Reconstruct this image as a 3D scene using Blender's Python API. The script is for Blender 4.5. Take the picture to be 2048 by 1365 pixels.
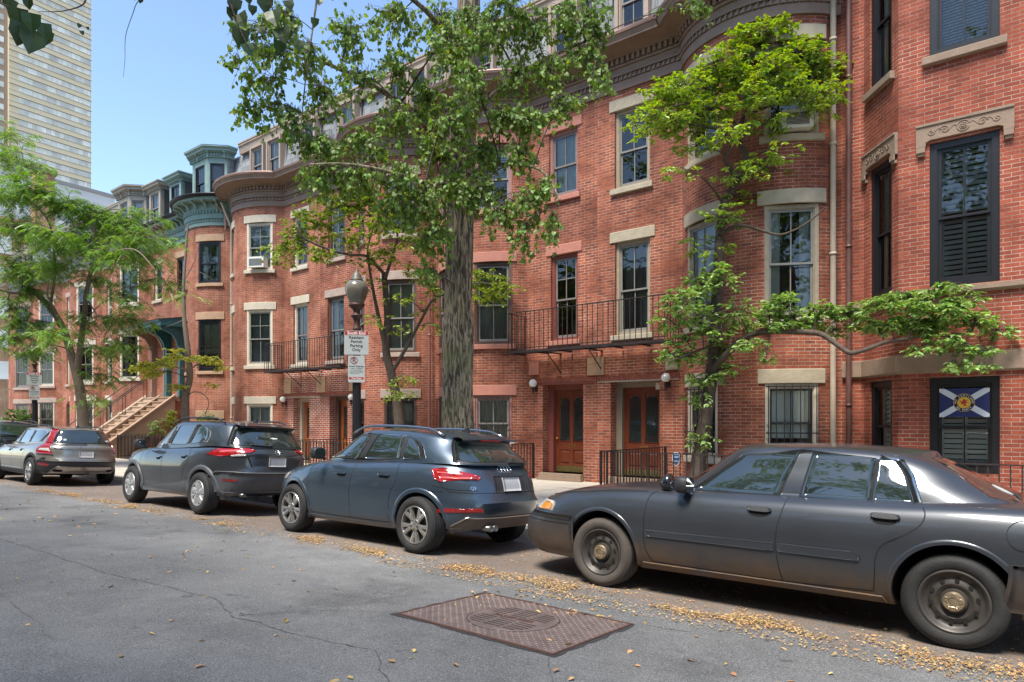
import bpy, bmesh, math, random
from mathutils import Vector, Matrix, noise
R_=math.radians
random.seed(7)
for o in list(bpy.data.objects): bpy.data.objects.remove(o)
SC=bpy.context.scene; COL=SC.collection
# ---------------- camera
cam=bpy.data.cameras.new('camera'); cam.lens=24.0; cam.sensor_width=36; cam.sensor_fit='HORIZONTAL'
cam.shift_y=(840-682.5)/2048; cam.clip_end=2000; cam.clip_start=.05
camo=bpy.data.objects.new('camera',cam); COL.objects.link(camo)
YAW=38.86; CS,SN=math.cos(R_(YAW)),math.sin(R_(YAW)); CH=1.72
camo.location=(0,0,CH); camo.rotation_euler=(R_(90),0,R_(YAW)); SC.camera=camo
# ---------------- sky, sun, exposure
SUN_EL,SUN_AZ=63,172   # azimuth clockwise from +Y
w=bpy.data.worlds.new('World'); SC.world=w; w.use_nodes=True
nt=w.node_tree; bg=nt.nodes['Background']; sk=nt.nodes.new('ShaderNodeTexSky'); sk.sky_type='NISHITA'
sk.sun_disc=False; sk.sun_elevation=R_(SUN_EL); sk.sun_rotation=R_(SUN_AZ); sk.air_density=1.0; sk.dust_density=.35; sk.ozone_density=1.6
nt.links.new(sk.outputs[0],bg.inputs[0]); bg.inputs[1].default_value=.125
sl=bpy.data.lights.new('sun','SUN'); sl.energy=2.9; sl.angle=R_(20); sl.color=(1,.94,.84)
slo=bpy.data.objects.new('sun',sl); COL.objects.link(slo)
az=R_(SUN_AZ); el=R_(SUN_EL); sdir=Vector((math.sin(az)*math.cos(el),math.cos(az)*math.cos(el),math.sin(el)))
slo.rotation_euler=sdir.to_track_quat('Z','Y').to_euler(); slo.location=sdir*60
SC.view_settings.view_transform='Standard'; SC.view_settings.look='None'; SC.view_settings.exposure=1.36; SC.view_settings.gamma=1
try: SC.view_settings.use_curve_mapping=False
except Exception: pass
SC.cycles.max_bounces=8; SC.cycles.transparent_max_bounces=24
# pixel (2048 wide photo) -> world
def onY(px,py,Y):
    t=(px-1024)/1365.; k=Y/(t*SN+CS); return Vector((k*(t*CS-SN),Y,CH-k*(py-840)/1365.))
def onD(px,py,D):
    t=(px-1024)/1365.; return Vector((D*(t*CS-SN),D*(t*SN+CS),CH-D*(py-840)/1365.))
# ---------------- materials
MATS={}
def _n(nt,t,**k):
    n=nt.nodes.new(t)
    for a,b in k.items(): setattr(n,a,b)
    return n
def _in(n,name,v): n.inputs[name].default_value=v
def mat(name,col,rough=.6,metal=0,var=.12,vs=6,bump=0,bs=40,coat=0,spec=.5,coords='Object',emit=0,dirt=None,trans=0,island=0,stretch=None):
    """principled with two octaves of colour variation, optional bump, coat, low dirt"""
    if name in MATS: return MATS[name]
    m=bpy.data.materials.new(name); m.use_nodes=True; t=m.node_tree; b=t.nodes['Principled BSDF']; L=t.links.new
    tc=_n(t,'ShaderNodeTexCoord'); vec=tc.outputs[coords]
    if stretch:
        mp=_n(t,'ShaderNodeMapping'); _in(mp,'Scale',stretch); L(vec,mp.inputs[0]); vec=mp.outputs[0]
    c=(*col,1)
    _in(b,'Roughness',rough); _in(b,'Metallic',metal); _in(b,'Specular IOR Level',spec)
    if coat: _in(b,'Coat Weight',coat); _in(b,'Coat Roughness',.04)
    ns=_n(t,'ShaderNodeTexNoise'); _in(ns,'Scale',vs); _in(ns,'Detail',6); L(vec,ns.inputs[0])
    mx=_n(t,'ShaderNodeMix',data_type='RGBA'); 
    mx.inputs[6].default_value=tuple(max(0,x*(1-var*2)) for x in col)+(1,); mx.inputs[7].default_value=tuple(min(1,x*(1+var*2)) for x in col)+(1,)
    L(ns.outputs[0],mx.inputs[0]); out=mx.outputs[2]
    if island:
        g=_n(t,'ShaderNodeNewGeometry'); hs=_n(t,'ShaderNodeHueSaturation'); mr=_n(t,'ShaderNodeMapRange'); _in(mr,'To Min',1-island); _in(mr,'To Max',1+island)
        L(g.outputs['Random Per Island'],mr.inputs[0]); L(mr.outputs[0],hs.inputs['Value']); L(out,hs.inputs['Color']); 
        m2=_n(t,'ShaderNodeMapRange'); _in(m2,'To Min',.5-.035); _in(m2,'To Max',.5+.02); 
        mm=_n(t,'ShaderNodeMath',operation='FRACT'); m3=_n(t,'ShaderNodeMath',operation='MULTIPLY'); m3.inputs[1].default_value=7.31
        L(g.outputs['Random Per Island'],m3.inputs[0]); L(m3.outputs[0],mm.inputs[0]); L(mm.outputs[0],m2.inputs[0]); L(m2.outputs[0],hs.inputs['Hue']); out=hs.outputs[0]
    if dirt:
        dcol,z0,z1=dirt; sp=_n(t,'ShaderNodeSeparateXYZ'); L(tc.outputs['Object'],sp.inputs[0])
        mr=_n(t,'ShaderNodeMapRange'); _in(mr,'From Min',z1); _in(mr,'From Max',z0); L(sp.outputs[2],mr.inputs[0])
        n2=_n(t,'ShaderNodeTexNoise'); _in(n2,'Scale',3.5); _in(n2,'Detail',9); _in(n2,'Roughness',.7); L(tc.outputs['Object'],n2.inputs[0])
        ad=_n(t,'ShaderNodeMath',operation='MULTIPLY_ADD'); ad.inputs[1].default_value=1.6; ad.inputs[2].default_value=-.42; L(n2.outputs[0],ad.inputs[0])
        mu=_n(t,'ShaderNodeMath',operation='MULTIPLY',use_clamp=True); L(mr.outputs[0],mu.inputs[0]); L(ad.outputs[0],mu.inputs[1])
        sc=_n(t,'ShaderNodeMath',operation='MULTIPLY',use_clamp=True); sc.inputs[1].default_value=1.8; L(mu.outputs[0],sc.inputs[0])
        mz=_n(t,'ShaderNodeMix',data_type='RGBA'); L(sc.outputs[0],mz.inputs[0]); L(out,mz.inputs[6]); mz.inputs[7].default_value=(*dcol,1); out=mz.outputs[2]
        mrr=_n(t,'ShaderNodeMapRange'); _in(mrr,'To Min',rough); _in(mrr,'To Max',.8); L(sc.outputs[0],mrr.inputs[0]); L(mrr.outputs[0],b.inputs['Roughness'])
        if coat:
            mc=_n(t,'ShaderNodeMapRange'); _in(mc,'To Min',coat); _in(mc,'To Max',.05); L(sc.outputs[0],mc.inputs[0]); L(mc.outputs[0],b.inputs['Coat Weight'])
    L(out,b.inputs['Base Color'])
    if bump:
        nb=_n(t,'ShaderNodeTexNoise'); _in(nb,'Scale',bs); _in(nb,'Detail',5); L(vec,nb.inputs[0])
        bp=_n(t,'ShaderNodeBump'); _in(bp,'Strength',bump); _in(bp,'Distance',.02); L(nb.outputs[0],bp.inputs['Height']); L(bp.outputs[0],b.inputs['Normal'])
    if emit: _in(b,'Emission Color',c); _in(b,'Emission Strength',emit)
    if trans:
        o=t.nodes['Material Output']; tr=_n(t,'ShaderNodeBsdfTranslucent'); hs2=_n(t,'ShaderNodeHueSaturation'); _in(hs2,'Saturation',1.25); _in(hs2,'Value',1.3); _in(hs2,'Hue',.48)
        L(out,hs2.inputs['Color']); L(hs2.outputs[0],tr.inputs[0]); ms=_n(t,'ShaderNodeMixShader'); ms.inputs[0].default_value=trans
        L(b.outputs[0],ms.inputs[1]); L(tr.outputs[0],ms.inputs[2]); L(ms.outputs[0],o.inputs[0])
    MATS[name]=m; return m
def brick_mat(name,c1,c2,mortar,ms=.011,bw=.215,rh=.0677,dark=.35,patch=None,bump=.5):
    m=bpy.data.materials.new(name); m.use_nodes=True; t=m.node_tree; b=t.nodes['Principled BSDF']; L=t.links.new
    tc=_n(t,'ShaderNodeTexCoord'); nd=_n(t,'ShaderNodeTexNoise'); _in(nd,'Scale',2.2); _in(nd,'Detail',3); L(tc.outputs['UV'],nd.inputs[0])
    va=_n(t,'ShaderNodeVectorMath',operation='MULTIPLY_ADD'); va.inputs[1].default_value=(.006,.012,0); L(nd.outputs[1],va.inputs[0]); L(tc.outputs['UV'],va.inputs[2])
    br=_n(t,'ShaderNodeTexBrick'); L(va.outputs[0],br.inputs[0]); br.offset=.5; br.squash=1
    _in(br,'Scale',1); _in(br,'Mortar Size',ms*.5); _in(br,'Mortar Smooth',.25); _in(br,'Bias',-.1); _in(br,'Brick Width',bw); _in(br,'Row Height',rh)
    br.inputs['Color1'].default_value=(*c1,1); br.inputs['Color2'].default_value=(*c2,1)
    # mortar brightness varies: old joints and repointed patches
    nm=_n(t,'ShaderNodeTexNoise'); _in(nm,'Scale',1.1); _in(nm,'Detail',6); _in(nm,'Roughness',.65); L(tc.outputs['UV'],nm.inputs[0])
    cr=_n(t,'ShaderNodeValToRGB'); cr.color_ramp.elements[0].position=.36; cr.color_ramp.elements[0].color=(mortar[0]*.45,mortar[1]*.38,mortar[2]*.34,1); cr.color_ramp.elements[1].position=.62; cr.color_ramp.elements[1].color=(*mortar,1)
    L(nm.outputs[0],cr.inputs[0]); L(cr.outputs[0],br.inputs['Mortar'])
    # per-brick dark headers: second brick lattice same size with high contrast noise
    n3=_n(t,'ShaderNodeTexNoise'); _in(n3,'Scale',.55); _in(n3,'Detail',8); _in(n3,'Roughness',.6); L(tc.outputs['UV'],n3.inputs[0])
    c3=_n(t,'ShaderNodeValToRGB'); c3.color_ramp.elements[0].position=.3; c3.color_ramp.elements[0].color=(1-dark,1-dark*1.05,1-dark*1.0,1); c3.color_ramp.elements[1].position=.62; c3.color_ramp.elements[1].color=(1.22,1.22,1.2,1)
    L(n3.outputs[0],c3.inputs[0])
    mu=_n(t,'ShaderNodeMix',data_type='RGBA',blend_type='MULTIPLY'); mu.inputs[0].default_value=1; L(br.outputs[0],mu.inputs[6]); L(c3.outputs[0],mu.inputs[7])
    # rain streaks and soot running down the wall
    ms_=_n(t,'ShaderNodeMapping'); _in(ms_,'Scale',(2.6,.22,1)); L(tc.outputs['UV'],ms_.inputs[0]); n5=_n(t,'ShaderNodeTexNoise'); _in(n5,'Scale',1.5); _in(n5,'Detail',7); _in(n5,'Roughness',.65); L(ms_.outputs[0],n5.inputs[0])
    m5=_n(t,'ShaderNodeMapRange'); _in(m5,'From Min',.3); _in(m5,'From Max',.62); _in(m5,'To Min',.76); _in(m5,'To Max',1.12); L(n5.outputs[0],m5.inputs[0])
    v5=_n(t,'ShaderNodeVectorMath',operation='SCALE'); L(mu.outputs[2],v5.inputs[0]); L(m5.outputs[0],v5.inputs['Scale'])
    # fine grain
    n4=_n(t,'ShaderNodeTexNoise'); _in(n4,'Scale',28); _in(n4,'Detail',4); L(tc.outputs['UV'],n4.inputs[0])
    c4=_n(t,'ShaderNodeMapRange'); _in(c4,'To Min',.72); _in(c4,'To Max',1.25); L(n4.outputs[0],c4.inputs[0])
    m4=_n(t,'ShaderNodeVectorMath',operation='SCALE'); L(v5.outputs[0],m4.inputs[0]); L(c4.outputs[0],m4.inputs['Scale'])
    L(m4.outputs[0],b.inputs['Base Color']); _in(b,'Roughness',.85); _in(b,'Specular IOR Level',.25)
    sb=_n(t,'ShaderNodeMath',operation='MULTIPLY_ADD'); sb.inputs[1].default_value=-1; L(br.outputs[1],sb.inputs[0])
    mg=_n(t,'ShaderNodeMath',operation='MULTIPLY'); mg.inputs[1].default_value=.5; L(n4.outputs[0],mg.inputs[0]); L(mg.outputs[0],sb.inputs[2])
    bp=_n(t,'ShaderNodeBump'); _in(bp,'Strength',bump); _in(bp,'Distance',.008); L(sb.outputs[0],bp.inputs['Height']); L(bp.outputs[0],b.inputs['Normal'])
    MATS[name]=m; return m
def glass_mat(name,ior=1.75,tint=.9,rough=.01):
    m=bpy.data.materials.new(name); m.use_nodes=True; t=m.node_tree; L=t.links.new; t.nodes.remove(t.nodes['Principled BSDF'])
    tr=_n(t,'ShaderNodeBsdfTransparent'); tr.inputs[0].default_value=(tint*.93,tint,tint*.97,1); gl=_n(t,'ShaderNodeBsdfGlossy'); _in(gl,'Roughness',rough)
    fr=_n(t,'ShaderNodeFresnel'); _in(fr,'IOR',ior); ms=_n(t,'ShaderNodeMixShader')
    tc=_n(t,'ShaderNodeTexCoord'); ns=_n(t,'ShaderNodeTexNoise'); _in(ns,'Scale',1.6); _in(ns,'Detail',1.5); L(tc.outputs['Object'],ns.inputs[0]); bp=_n(t,'ShaderNodeBump'); _in(bp,'Strength',.05); _in(bp,'Distance',.03); L(ns.outputs[0],bp.inputs['Height']); L(bp.outputs[0],gl.inputs['Normal'])
    L(fr.outputs[0],ms.inputs[0]); L(tr.outputs[0],ms.inputs[1]); L(gl.outputs[0],ms.inputs[2]); L(ms.outputs[0],t.nodes['Material Output'].inputs[0]); MATS[name]=m; return m
def bark_mat():
    m=bpy.data.materials.new('bark_furrowed'); m.use_nodes=True; t=m.node_tree; b=t.nodes['Principled BSDF']; L=t.links.new; tc=_n(t,'ShaderNodeTexCoord')
    mp=_n(t,'ShaderNodeMapping'); _in(mp,'Scale',(1,1,.19)); L(tc.outputs['Object'],mp.inputs[0])
    ns=_n(t,'ShaderNodeTexNoise'); _in(ns,'Scale',24); _in(ns,'Detail',5); _in(ns,'Roughness',.6); _in(ns,'Distortion',.6); L(mp.outputs[0],ns.inputs[0])
    cr=_n(t,'ShaderNodeValToRGB'); e=cr.color_ramp.elements; e[0].position=.43; e[0].color=(.055,.043,.028,1); e[1].position=.57; e[1].color=(.31,.25,.17,1); L(ns.outputs[0],cr.inputs[0])
    n2=_n(t,'ShaderNodeTexNoise'); _in(n2,'Scale',1.3); _in(n2,'Detail',4); L(tc.outputs['Object'],n2.inputs[0]); mr=_n(t,'ShaderNodeMapRange'); _in(mr,'From Min',.52); _in(mr,'From Max',.66); _in(mr,'To Max',.55); L(n2.outputs[0],mr.inputs[0])
    mx=_n(t,'ShaderNodeMix',data_type='RGBA',blend_type='MIX'); L(mr.outputs[0],mx.inputs[0]); L(cr.outputs[0],mx.inputs[6]); mx.inputs[7].default_value=(.17,.19,.06,1); L(mx.outputs[2],b.inputs['Base Color']); _in(b,'Roughness',.95)
    bp=_n(t,'ShaderNodeBump'); _in(bp,'Strength',1); _in(bp,'Distance',.03); L(ns.outputs[0],bp.inputs['Height']); L(bp.outputs[0],b.inputs['Normal']); return m
# ---------------- mesh helpers
ORG={}
class MB:
    def __init__(s): s.v=[]; s.f=[]; s.m=[]; s.uv=[]; s.sm=[]
    def face(s,pts,mi=0,uv=None,smooth=False):
        b=len(s.v); s.v.extend([tuple(p) for p in pts]); s.f.append(tuple(range(b,b+len(pts)))); s.m.append(mi); s.uv.append(uv); s.sm.append(smooth)
    def grid(s,rows,mi=0,smooth=True,close=False,uvs=None,flip=False):
        b=len(s.v); n=len(rows[0])
        for r in rows: s.v.extend([tuple(p) for p in r])
        for i in range(len(rows)-1):
            for j in range(n if close else n-1):
                k=(j+1)%n; q=[b+i*n+j,b+i*n+k,b+(i+1)*n+k,b+(i+1)*n+j]
                if flip: q.reverse()
                s.f.append(tuple(q)); s.m.append(mi); s.sm.append(smooth)
                if uvs:
                    u=[uvs[i][j],uvs[i][k],uvs[i+1][k],uvs[i+1][j]]
                    if flip: u.reverse()
                    s.uv.append(u)
                else: s.uv.append(None)
    def box(s,x0,x1,y0,y1,z0,z1,mi=0,M=None):
        P=[(x0,y0,z0),(x1,y0,z0),(x1,y1,z0),(x0,y1,z0),(x0,y0,z1),(x1,y0,z1),(x1,y1,z1),(x0,y1,z1)]
        if M is not None: P=[tuple(M@Vector(p)) for p in P]
        b=len(s.v); s.v.extend(P)
        for q in ((0,3,2,1),(4,5,6,7),(0,1,5,4),(1,2,6,5),(2,3,7,6),(3,0,4,7)):
            s.f.append(tuple(b+i for i in q)); s.m.append(mi); s.uv.append(None); s.sm.append(False)
    def prism(s,poly,y0,y1,M=None,mi=0,smooth=False):
        """poly in local x,z extruded along local y"""
        n=len(poly); A=[Vector((p[0],y0,p[1])) for p in poly]; Bq=[Vector((p[0],y1,p[1])) for p in poly]
        if M is not None: A=[M@p for p in A]; Bq=[M@p for p in Bq]
        b=len(s.v); s.v.extend([tuple(p) for p in A+Bq])
        s.f.append(tuple(b+i for i in range(n))); s.m.append(mi); s.uv.append(None); s.sm.append(False)
        s.f.append(tuple(b+n+i for i in reversed(range(n)))); s.m.append(mi); s.uv.append(None); s.sm.append(False)
        for i in range(n):
            j=(i+1)%n; s.f.append((b+j,b+i,b+n+i,b+n+j)); s.m.append(mi); s.uv.append(None); s.sm.append(smooth)
    def tube(s,pts,rad,n=8,mi=0,cap=True):
        pts=[Vector(p) for p in pts]; 
        if not isinstance(rad,(list,tuple)): rad=[rad]*len(pts)
        rows=[]; up=None
        for i,p in enumerate(pts):
            d=(pts[min(i+1,len(pts)-1)]-pts[max(i-1,0)]); 
            if d.length<1e-9: d=Vector((0,0,1))
            d.normalize()
            if up is None: up=Vector((0,0,1)) if abs(d.z)<.9 else Vector((1,0,0))
            a=d.cross(up).normalized(); bq=a.cross(d).normalized(); up=bq
            rows.append([p+(a*math.cos(2*math.pi*k/n)+bq*math.sin(2*math.pi*k/n))*rad[i] for k in range(n)])
        s.grid(rows,mi,True,close=True)
        if cap:
            s.face(list(reversed(rows[0])),mi); s.face(rows[-1],mi)
    def lathe(s,prof,c=(0,0,0),n=24,mi=0,axis='z',M=None,smooth=True):
        rows=[]
        for r,h in prof:
            row=[]
            for k in range(n):
                a=2*math.pi*k/n; p=Vector((r*math.cos(a),r*math.sin(a),h)) if axis=='z' else Vector((r*math.cos(a),h,r*math.sin(a)))
                p=p+Vector(c); row.append(M@p if M is not None else p)
            rows.append(row)
        s.grid(rows,mi,smooth,close=True,flip=(axis!='z'))
    def build(s,name,mats,parent=None,sharp=None,merge=True):
        me=bpy.data.meshes.new(name); v=s.v
        if parent is not None and parent.name in ORG:
            o=ORG[parent.name]; v=[(p[0]-o[0],p[1]-o[1],p[2]-o[2]) for p in v]
        me.from_pydata(v,[],s.f)
        if not isinstance(mats,(list,tuple)): mats=[mats]
        for m in mats: me.materials.append(m)
        me.polygons.foreach_set('material_index',s.m); me.polygons.foreach_set('use_smooth',s.sm)
        if any(u is not None for u in s.uv):
            ul=me.uv_layers.new(name='UVMap'); dat=[]
            for f,u in zip(s.f,s.uv):
                if u is None: dat+= [0.0]*(2*len(f))
                else:
                    for q in u: dat+=[q[0],q[1]]
            ul.data.foreach_set('uv',dat)
        ob=bpy.data.objects.new(name,me); COL.objects.link(ob)
        if merge:
            bm=bmesh.new(); bm.from_mesh(me); bmesh.ops.remove_doubles(bm,verts=bm.verts,dist=1e-5)
            bm.to_mesh(me); bm.free()
        if sharp: me.set_sharp_from_angle(angle=R_(sharp))
        if parent is not None:
            ob.parent=parent
            if parent.name in ORG: ORG[ob.name]=ORG[parent.name]
        return ob
def tag(o,label=None,cat=None,group=None,kind=None):
    if label: o['label']=label
    if cat: o['category']=cat
    if group: o['group']=group
    if kind: o['kind']=kind
    return o
def thing(name,loc,label,cat,group=None,rot=(0,0,0),world=True):
    o=bpy.data.objects.new(name,None); COL.objects.link(o); o.location=loc; o.rotation_euler=rot; o.empty_display_size=.2
    tag(o,label,cat,group)
    if world: ORG[o.name]=Vector(loc)
    return o
def basis(O,T,N):
    """local x along T, local y = inward (-N), z up, at O"""
    M=Matrix.Identity(4); T=Vector((T[0],T[1],0)).normalized(); I=Vector((-N[0],-N[1],0)).normalized()
    for i in range(3): M[i][0]=T[i]; M[i][1]=I[i]; M[i][2]=(0,0,1)[i]; M[i][3]=O[i]
    return M
_fc={}
def text_geo(body,size,bold=False):
    """flat glyph outlines as a mesh: returns verts (x,y), faces, width"""
    k=(body,size)
    if k in _fc: return _fc[k]
    cu=bpy.data.curves.new('txt','FONT'); cu.body=body; cu.size=size; cu.align_x='CENTER'; cu.resolution_u=3
    if bold: cu.offset=size*.022
    ob=bpy.data.objects.new('txt',cu); COL.objects.link(ob); dg=bpy.context.evaluated_depsgraph_get(); me=ob.evaluated_get(dg).to_mesh()
    vs=[tuple(v.co) for v in me.vertices]; fs=[tuple(p.vertices) for p in me.polygons]
    ob.evaluated_get(dg).to_mesh_clear(); bpy.data.objects.remove(ob); bpy.data.curves.remove(cu)
    _fc[k]=(vs,fs); return _fc[k]
def add_text(mb,body,size,fn,mi=0,bold=False):
    vs,fs=text_geo(body,size,bold); b=len(mb.v); mb.v.extend([tuple(fn(v[0],v[1])) for v in vs])
    for f in fs: mb.f.append(tuple(b+i for i in f)); mb.m.append(mi); mb.uv.append(None); mb.sm.append(False)
# ---------------- material table
BR_A=brick_mat('brick_orange_red',(.345,.098,.052),(.19,.053,.034),(.44,.355,.28),ms=.0125,dark=.42)
BR_B=brick_mat('brick_pink_weathered',(.36,.118,.062),(.24,.076,.045),(.46,.37,.30),ms=.0115,dark=.34)
BR_P=brick_mat('brick_repointed',(.33,.075,.042),(.2,.05,.035),(.62,.55,.47),ms=.02,dark=.3)
BR_R=brick_mat('brick_deep_red',(.325,.080,.045),(.205,.048,.03),(.42,.345,.275),ms=.0105,dark=.25)
BR_T=brick_mat('brick_tan',(.42,.25,.14),(.36,.2,.11),(.45,.36,.27),ms=.008,dark=.15)
SLATE=brick_mat('slate_shingles',(.24,.25,.25),(.17,.18,.19),(.06,.06,.065),ms=.012,bw=.32,rh=.24,dark=.3)
STONE_C=mat('stone_cream',(.41,.35,.255),.85,var=.14,vs=5,bump=.35,bs=25)
STONE_W=mat('stone_white_cream',(.52,.46,.36),.85,var=.1,vs=5,bump=.3,bs=25)
STONE_P=mat('stone_pink_painted',(.44,.18,.13),.8,var=.1,vs=6,bump=.25,bs=30)
STONE_B=mat('stone_brownstone',(.27,.19,.135),.85,var=.14,vs=5,bump=.3,bs=30)
STONE_O=mat('stone_brown_orange',(.42,.27,.17),.85,var=.12,vs=5,bump=.3,bs=30)
STONE_G=mat('stone_grey_brown',(.38,.29,.24),.85,var=.14,vs=5,bump=.3,bs=30)
TRIM_BR=mat('cornice_brown_paint',(.235,.155,.115),.7,var=.16,vs=3,bump=.25,bs=14)
TRIM_TEAL=mat('cornice_teal_paint',(.20,.29,.26),.65,var=.12,vs=4,bump=.15,bs=20)
TRIM_GRY=mat('cornice_grey_beige',(.33,.29,.23),.7,var=.12,vs=4,bump=.15,bs=20)
TRIM_TAN=mat('trim_tan_paint',(.34,.26,.20),.65,var=.1,vs=5)
GUTTER=mat('gutter_copper_brown',(.22,.13,.10),.5,var=.2,vs=4,metal=.2)
F_TAN=mat('frame_tan_wood',(.33,.27,.19),.55,var=.15,vs=9,bump=.1,bs=60)
F_CREAM=mat('frame_cream',(.60,.54,.43),.6,var=.12,vs=9)
F_GREY=mat('frame_taupe',(.20,.17,.15),.5,var=.12,vs=9)
F_BLACK=mat('frame_black',(.014,.014,.016),.38,var=.15,vs=9)
F_PINK=mat('frame_mauve',(.30,.15,.13),.55,var=.12,vs=9)
F_DRED=mat('casing_dark_red',(.20,.055,.04),.5,var=.15,vs=9)
F_DBR=mat('casing_dark_brown',(.10,.055,.042),.5,var=.15,vs=9)
SASH_G=mat('sash_grey',(.22,.21,.19),.5,var=.1,vs=9)
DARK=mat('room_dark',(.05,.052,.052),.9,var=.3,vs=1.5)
CURT=mat('curtain_white',(.80,.80,.76),.9,var=.08,vs=3)
CURT_G=mat('curtain_grey',(.45,.47,.47),.9,var=.12,vs=3)
BLIND=mat('blind_white',(.80,.80,.76),.6,var=.05,vs=3)
SHUT=mat('shutter_grey_white',(.82,.82,.80),.6,var=.06,vs=3)
GLASS=glass_mat('window_glass',1.8,.85); GLASS2=glass_mat('window_glass_clear',1.55,.9)
WOOD=mat('door_wood_varnished',(.15,.032,.012),.32,var=.3,vs=3,coat=.5,stretch=(14,14,1.2),spec=.5)
WOOD2=mat('door_wood_orange',(.31,.085,.022),.35,var=.25,vs=3,coat=.4,stretch=(14,14,1.2))
BRASS=mat('brass_old',(.42,.27,.08),.35,metal=.9,var=.2)
BRASS_P=mat('brass_plate_tarnished',(.24,.19,.07),.4,metal=.7,var=.25,vs=9)
IRON=mat('iron_black_rust',(.035,.026,.024),.55,metal=.3,var=.35,vs=14)
IRON_G=mat('iron_dark',(.02,.02,.022),.45,metal=.4,var=.2)
GLOBE=mat('globe_white_glass',(.80,.78,.73),.12,var=.03,coat=.5)
SIGN_W=mat('sign_white',(.40,.43,.42),.5,var=.1,vs=5); SIGN_R=mat('sign_red',(.36,.035,.03),.45,var=.15,vs=8); SIGN_K=mat('sign_ink',(.03,.03,.035),.6); SIGN_L=mat('sign_lettering_white',(.74,.74,.72),.5,var=.04)
PVC=mat('downspout_cream',(.50,.42,.33),.55,var=.12,vs=6); COPP=mat('downspout_brown',(.15,.075,.065),.45,metal=.2,var=.2,vs=7); PVCP=mat('downspout_pinkbrown',(.30,.15,.12),.5,var=.12,vs=6)
ACW=mat('ac_white',(.66,.64,.58),.5,var=.08); ACD=mat('ac_grille',(.12,.12,.12),.6)
CONC=mat('concrete_walk',(.46,.41,.34),.9,var=.14,vs=1.3,bump=.3,bs=60); KERB=mat('granite_kerb',(.33,.31,.29),.8,var=.2,vs=30,bump=.3,bs=40)
BARK=bark_mat()
BARK_D=mat('bark_dark',(.085,.062,.045),.9,var=.3,vs=12,bump=.6,bs=30)
BARK_T=mat('bark_tan',(.20,.15,.115),.9,var=.25,vs=9,bump=.5,bs=25,stretch=(3,3,1))
LF_LIN=mat('leaf_linden',(.165,.275,.06),.5,var=.2,vs=.8,trans=.42,island=.38,spec=.55)
LF_MAG=mat('leaf_yellow_green',(.27,.41,.075),.45,var=.2,vs=.9,trans=.4,island=.35)
LF_MAGL=mat('leaf_mid_green',(.24,.39,.11),.36,var=.2,vs=1.2,trans=.35,island=.38)
LF_SM=mat('leaf_small_tree',(.19,.29,.04),.4,var=.25,vs=1.2,trans=.38,island=.42)
LF_LOC=mat('leaf_locust',(.17,.32,.07),.42,var=.22,vs=.8,trans=.38,island=.4)
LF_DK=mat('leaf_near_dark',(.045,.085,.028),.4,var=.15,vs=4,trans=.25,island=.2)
LF_Y=mat('leaf_pale_yellow',(.50,.56,.12),.42,var=.2,vs=1.5,trans=.4,island=.25)
LF_BUSH=mat('leaf_bush',(.08,.15,.03),.4,var=.3,vs=1.5,trans=.3,island=.45)
LITTER=mat('fallen_leaf',(.46,.30,.11),.75,var=.2,vs=3,island=.5)
CHROME=mat('chrome',(.55,.55,.56),.16,metal=1,var=.05); ALLOY=mat('alloy_silver',(.50,.48,.45),.3,metal=.85,var=.08,vs=12); ALLOY2=mat('hubcap_silver',(.46,.46,.46),.4,metal=.6,var=.08,vs=12)
RUB=mat('tyre_rubber',(.022,.021,.020),.75,var=.3,vs=9,bump=.2,bs=60); RUB_D=mat('tyre_dusty',(.075,.062,.052),.85,var=.3,vs=6,bump=.2,bs=60)
BLKP=mat('black_plastic',(.022,.022,.024),.55,var=.15,bump=.15,bs=90); GRYP=mat('grey_plastic_trim',(.075,.08,.088),.55,var=.12,bump=.1,bs=90); LINER=mat('arch_liner',(.008,.008,.008),.95)
STEELW=mat('steel_wheel_black',(.055,.048,.042),.45,var=.4,vs=8,metal=.2); CAPM=mat('wheel_cap_worn',(.42,.33,.22),.4,metal=.8,var=.35,vs=18)
REDL=mat('tail_lamp_red',(.28,.005,.006),.1,var=.3,vs=18,coat=1); REDI=mat('lamp_inner_pink',(.62,.10,.09),.15,var=.2,vs=30,coat=1); REDD=mat('tail_lamp_dark_red',(.22,.004,.004),.12,var=.1,coat=1); CLR=mat('lamp_clear',(.50,.49,.46),.12,var=.15,vs=14,coat=1); AMB=mat('lamp_amber',(.62,.24,.02),.2,var=.15,vs=20,coat=.8)
PLATE=mat('plate_blank',(.42,.41,.41),.6,var=.12,vs=3); GAP=mat('panel_gap',(.006,.006,.007),.8); CARGL=mat('car_glass_dark',(.018,.026,.024),.03,var=.4,vs=2,spec=1.0,coat=1)
DIRT=(.16,.095,.05)
P_CV=mat('paint_faded_charcoal',(.042,.047,.055),.34,metal=.35,var=.10,vs=2,coat=.6,dirt=(DIRT,.26,.54))
P_CVB=mat('bumper_black_dirty',(.028,.028,.030),.45,var=.15,coat=.2,dirt=(DIRT,.1,.62))
P_AU=mat('paint_steel_blue',(.046,.068,.094),.34,metal=.5,var=.06,vs=2,coat=1,dirt=(DIRT,.1,.38))
P_RV=mat('paint_magnetic_grey',(.045,.052,.058),.32,metal=.5,var=.06,vs=2,coat=1)
P_VO=mat('paint_taupe_grey',(.27,.25,.215),.32,metal=.6,var=.06,vs=2,coat=1)
P_BK=mat('paint_black',(.012,.013,.016),.25,metal=.1,var=.06,vs=2,coat=1)
TEALD=mat('portico_teal',(.025,.12,.13),.5,var=.12,vs=4); BROWNST=mat('stoop_tan_paint',(.36,.235,.15),.7,var=.1,vs=3,bump=.1); BROWNL=mat('stoop_pale_paint',(.48,.36,.26),.7,var=.1,vs=3,bump=.1)
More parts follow.
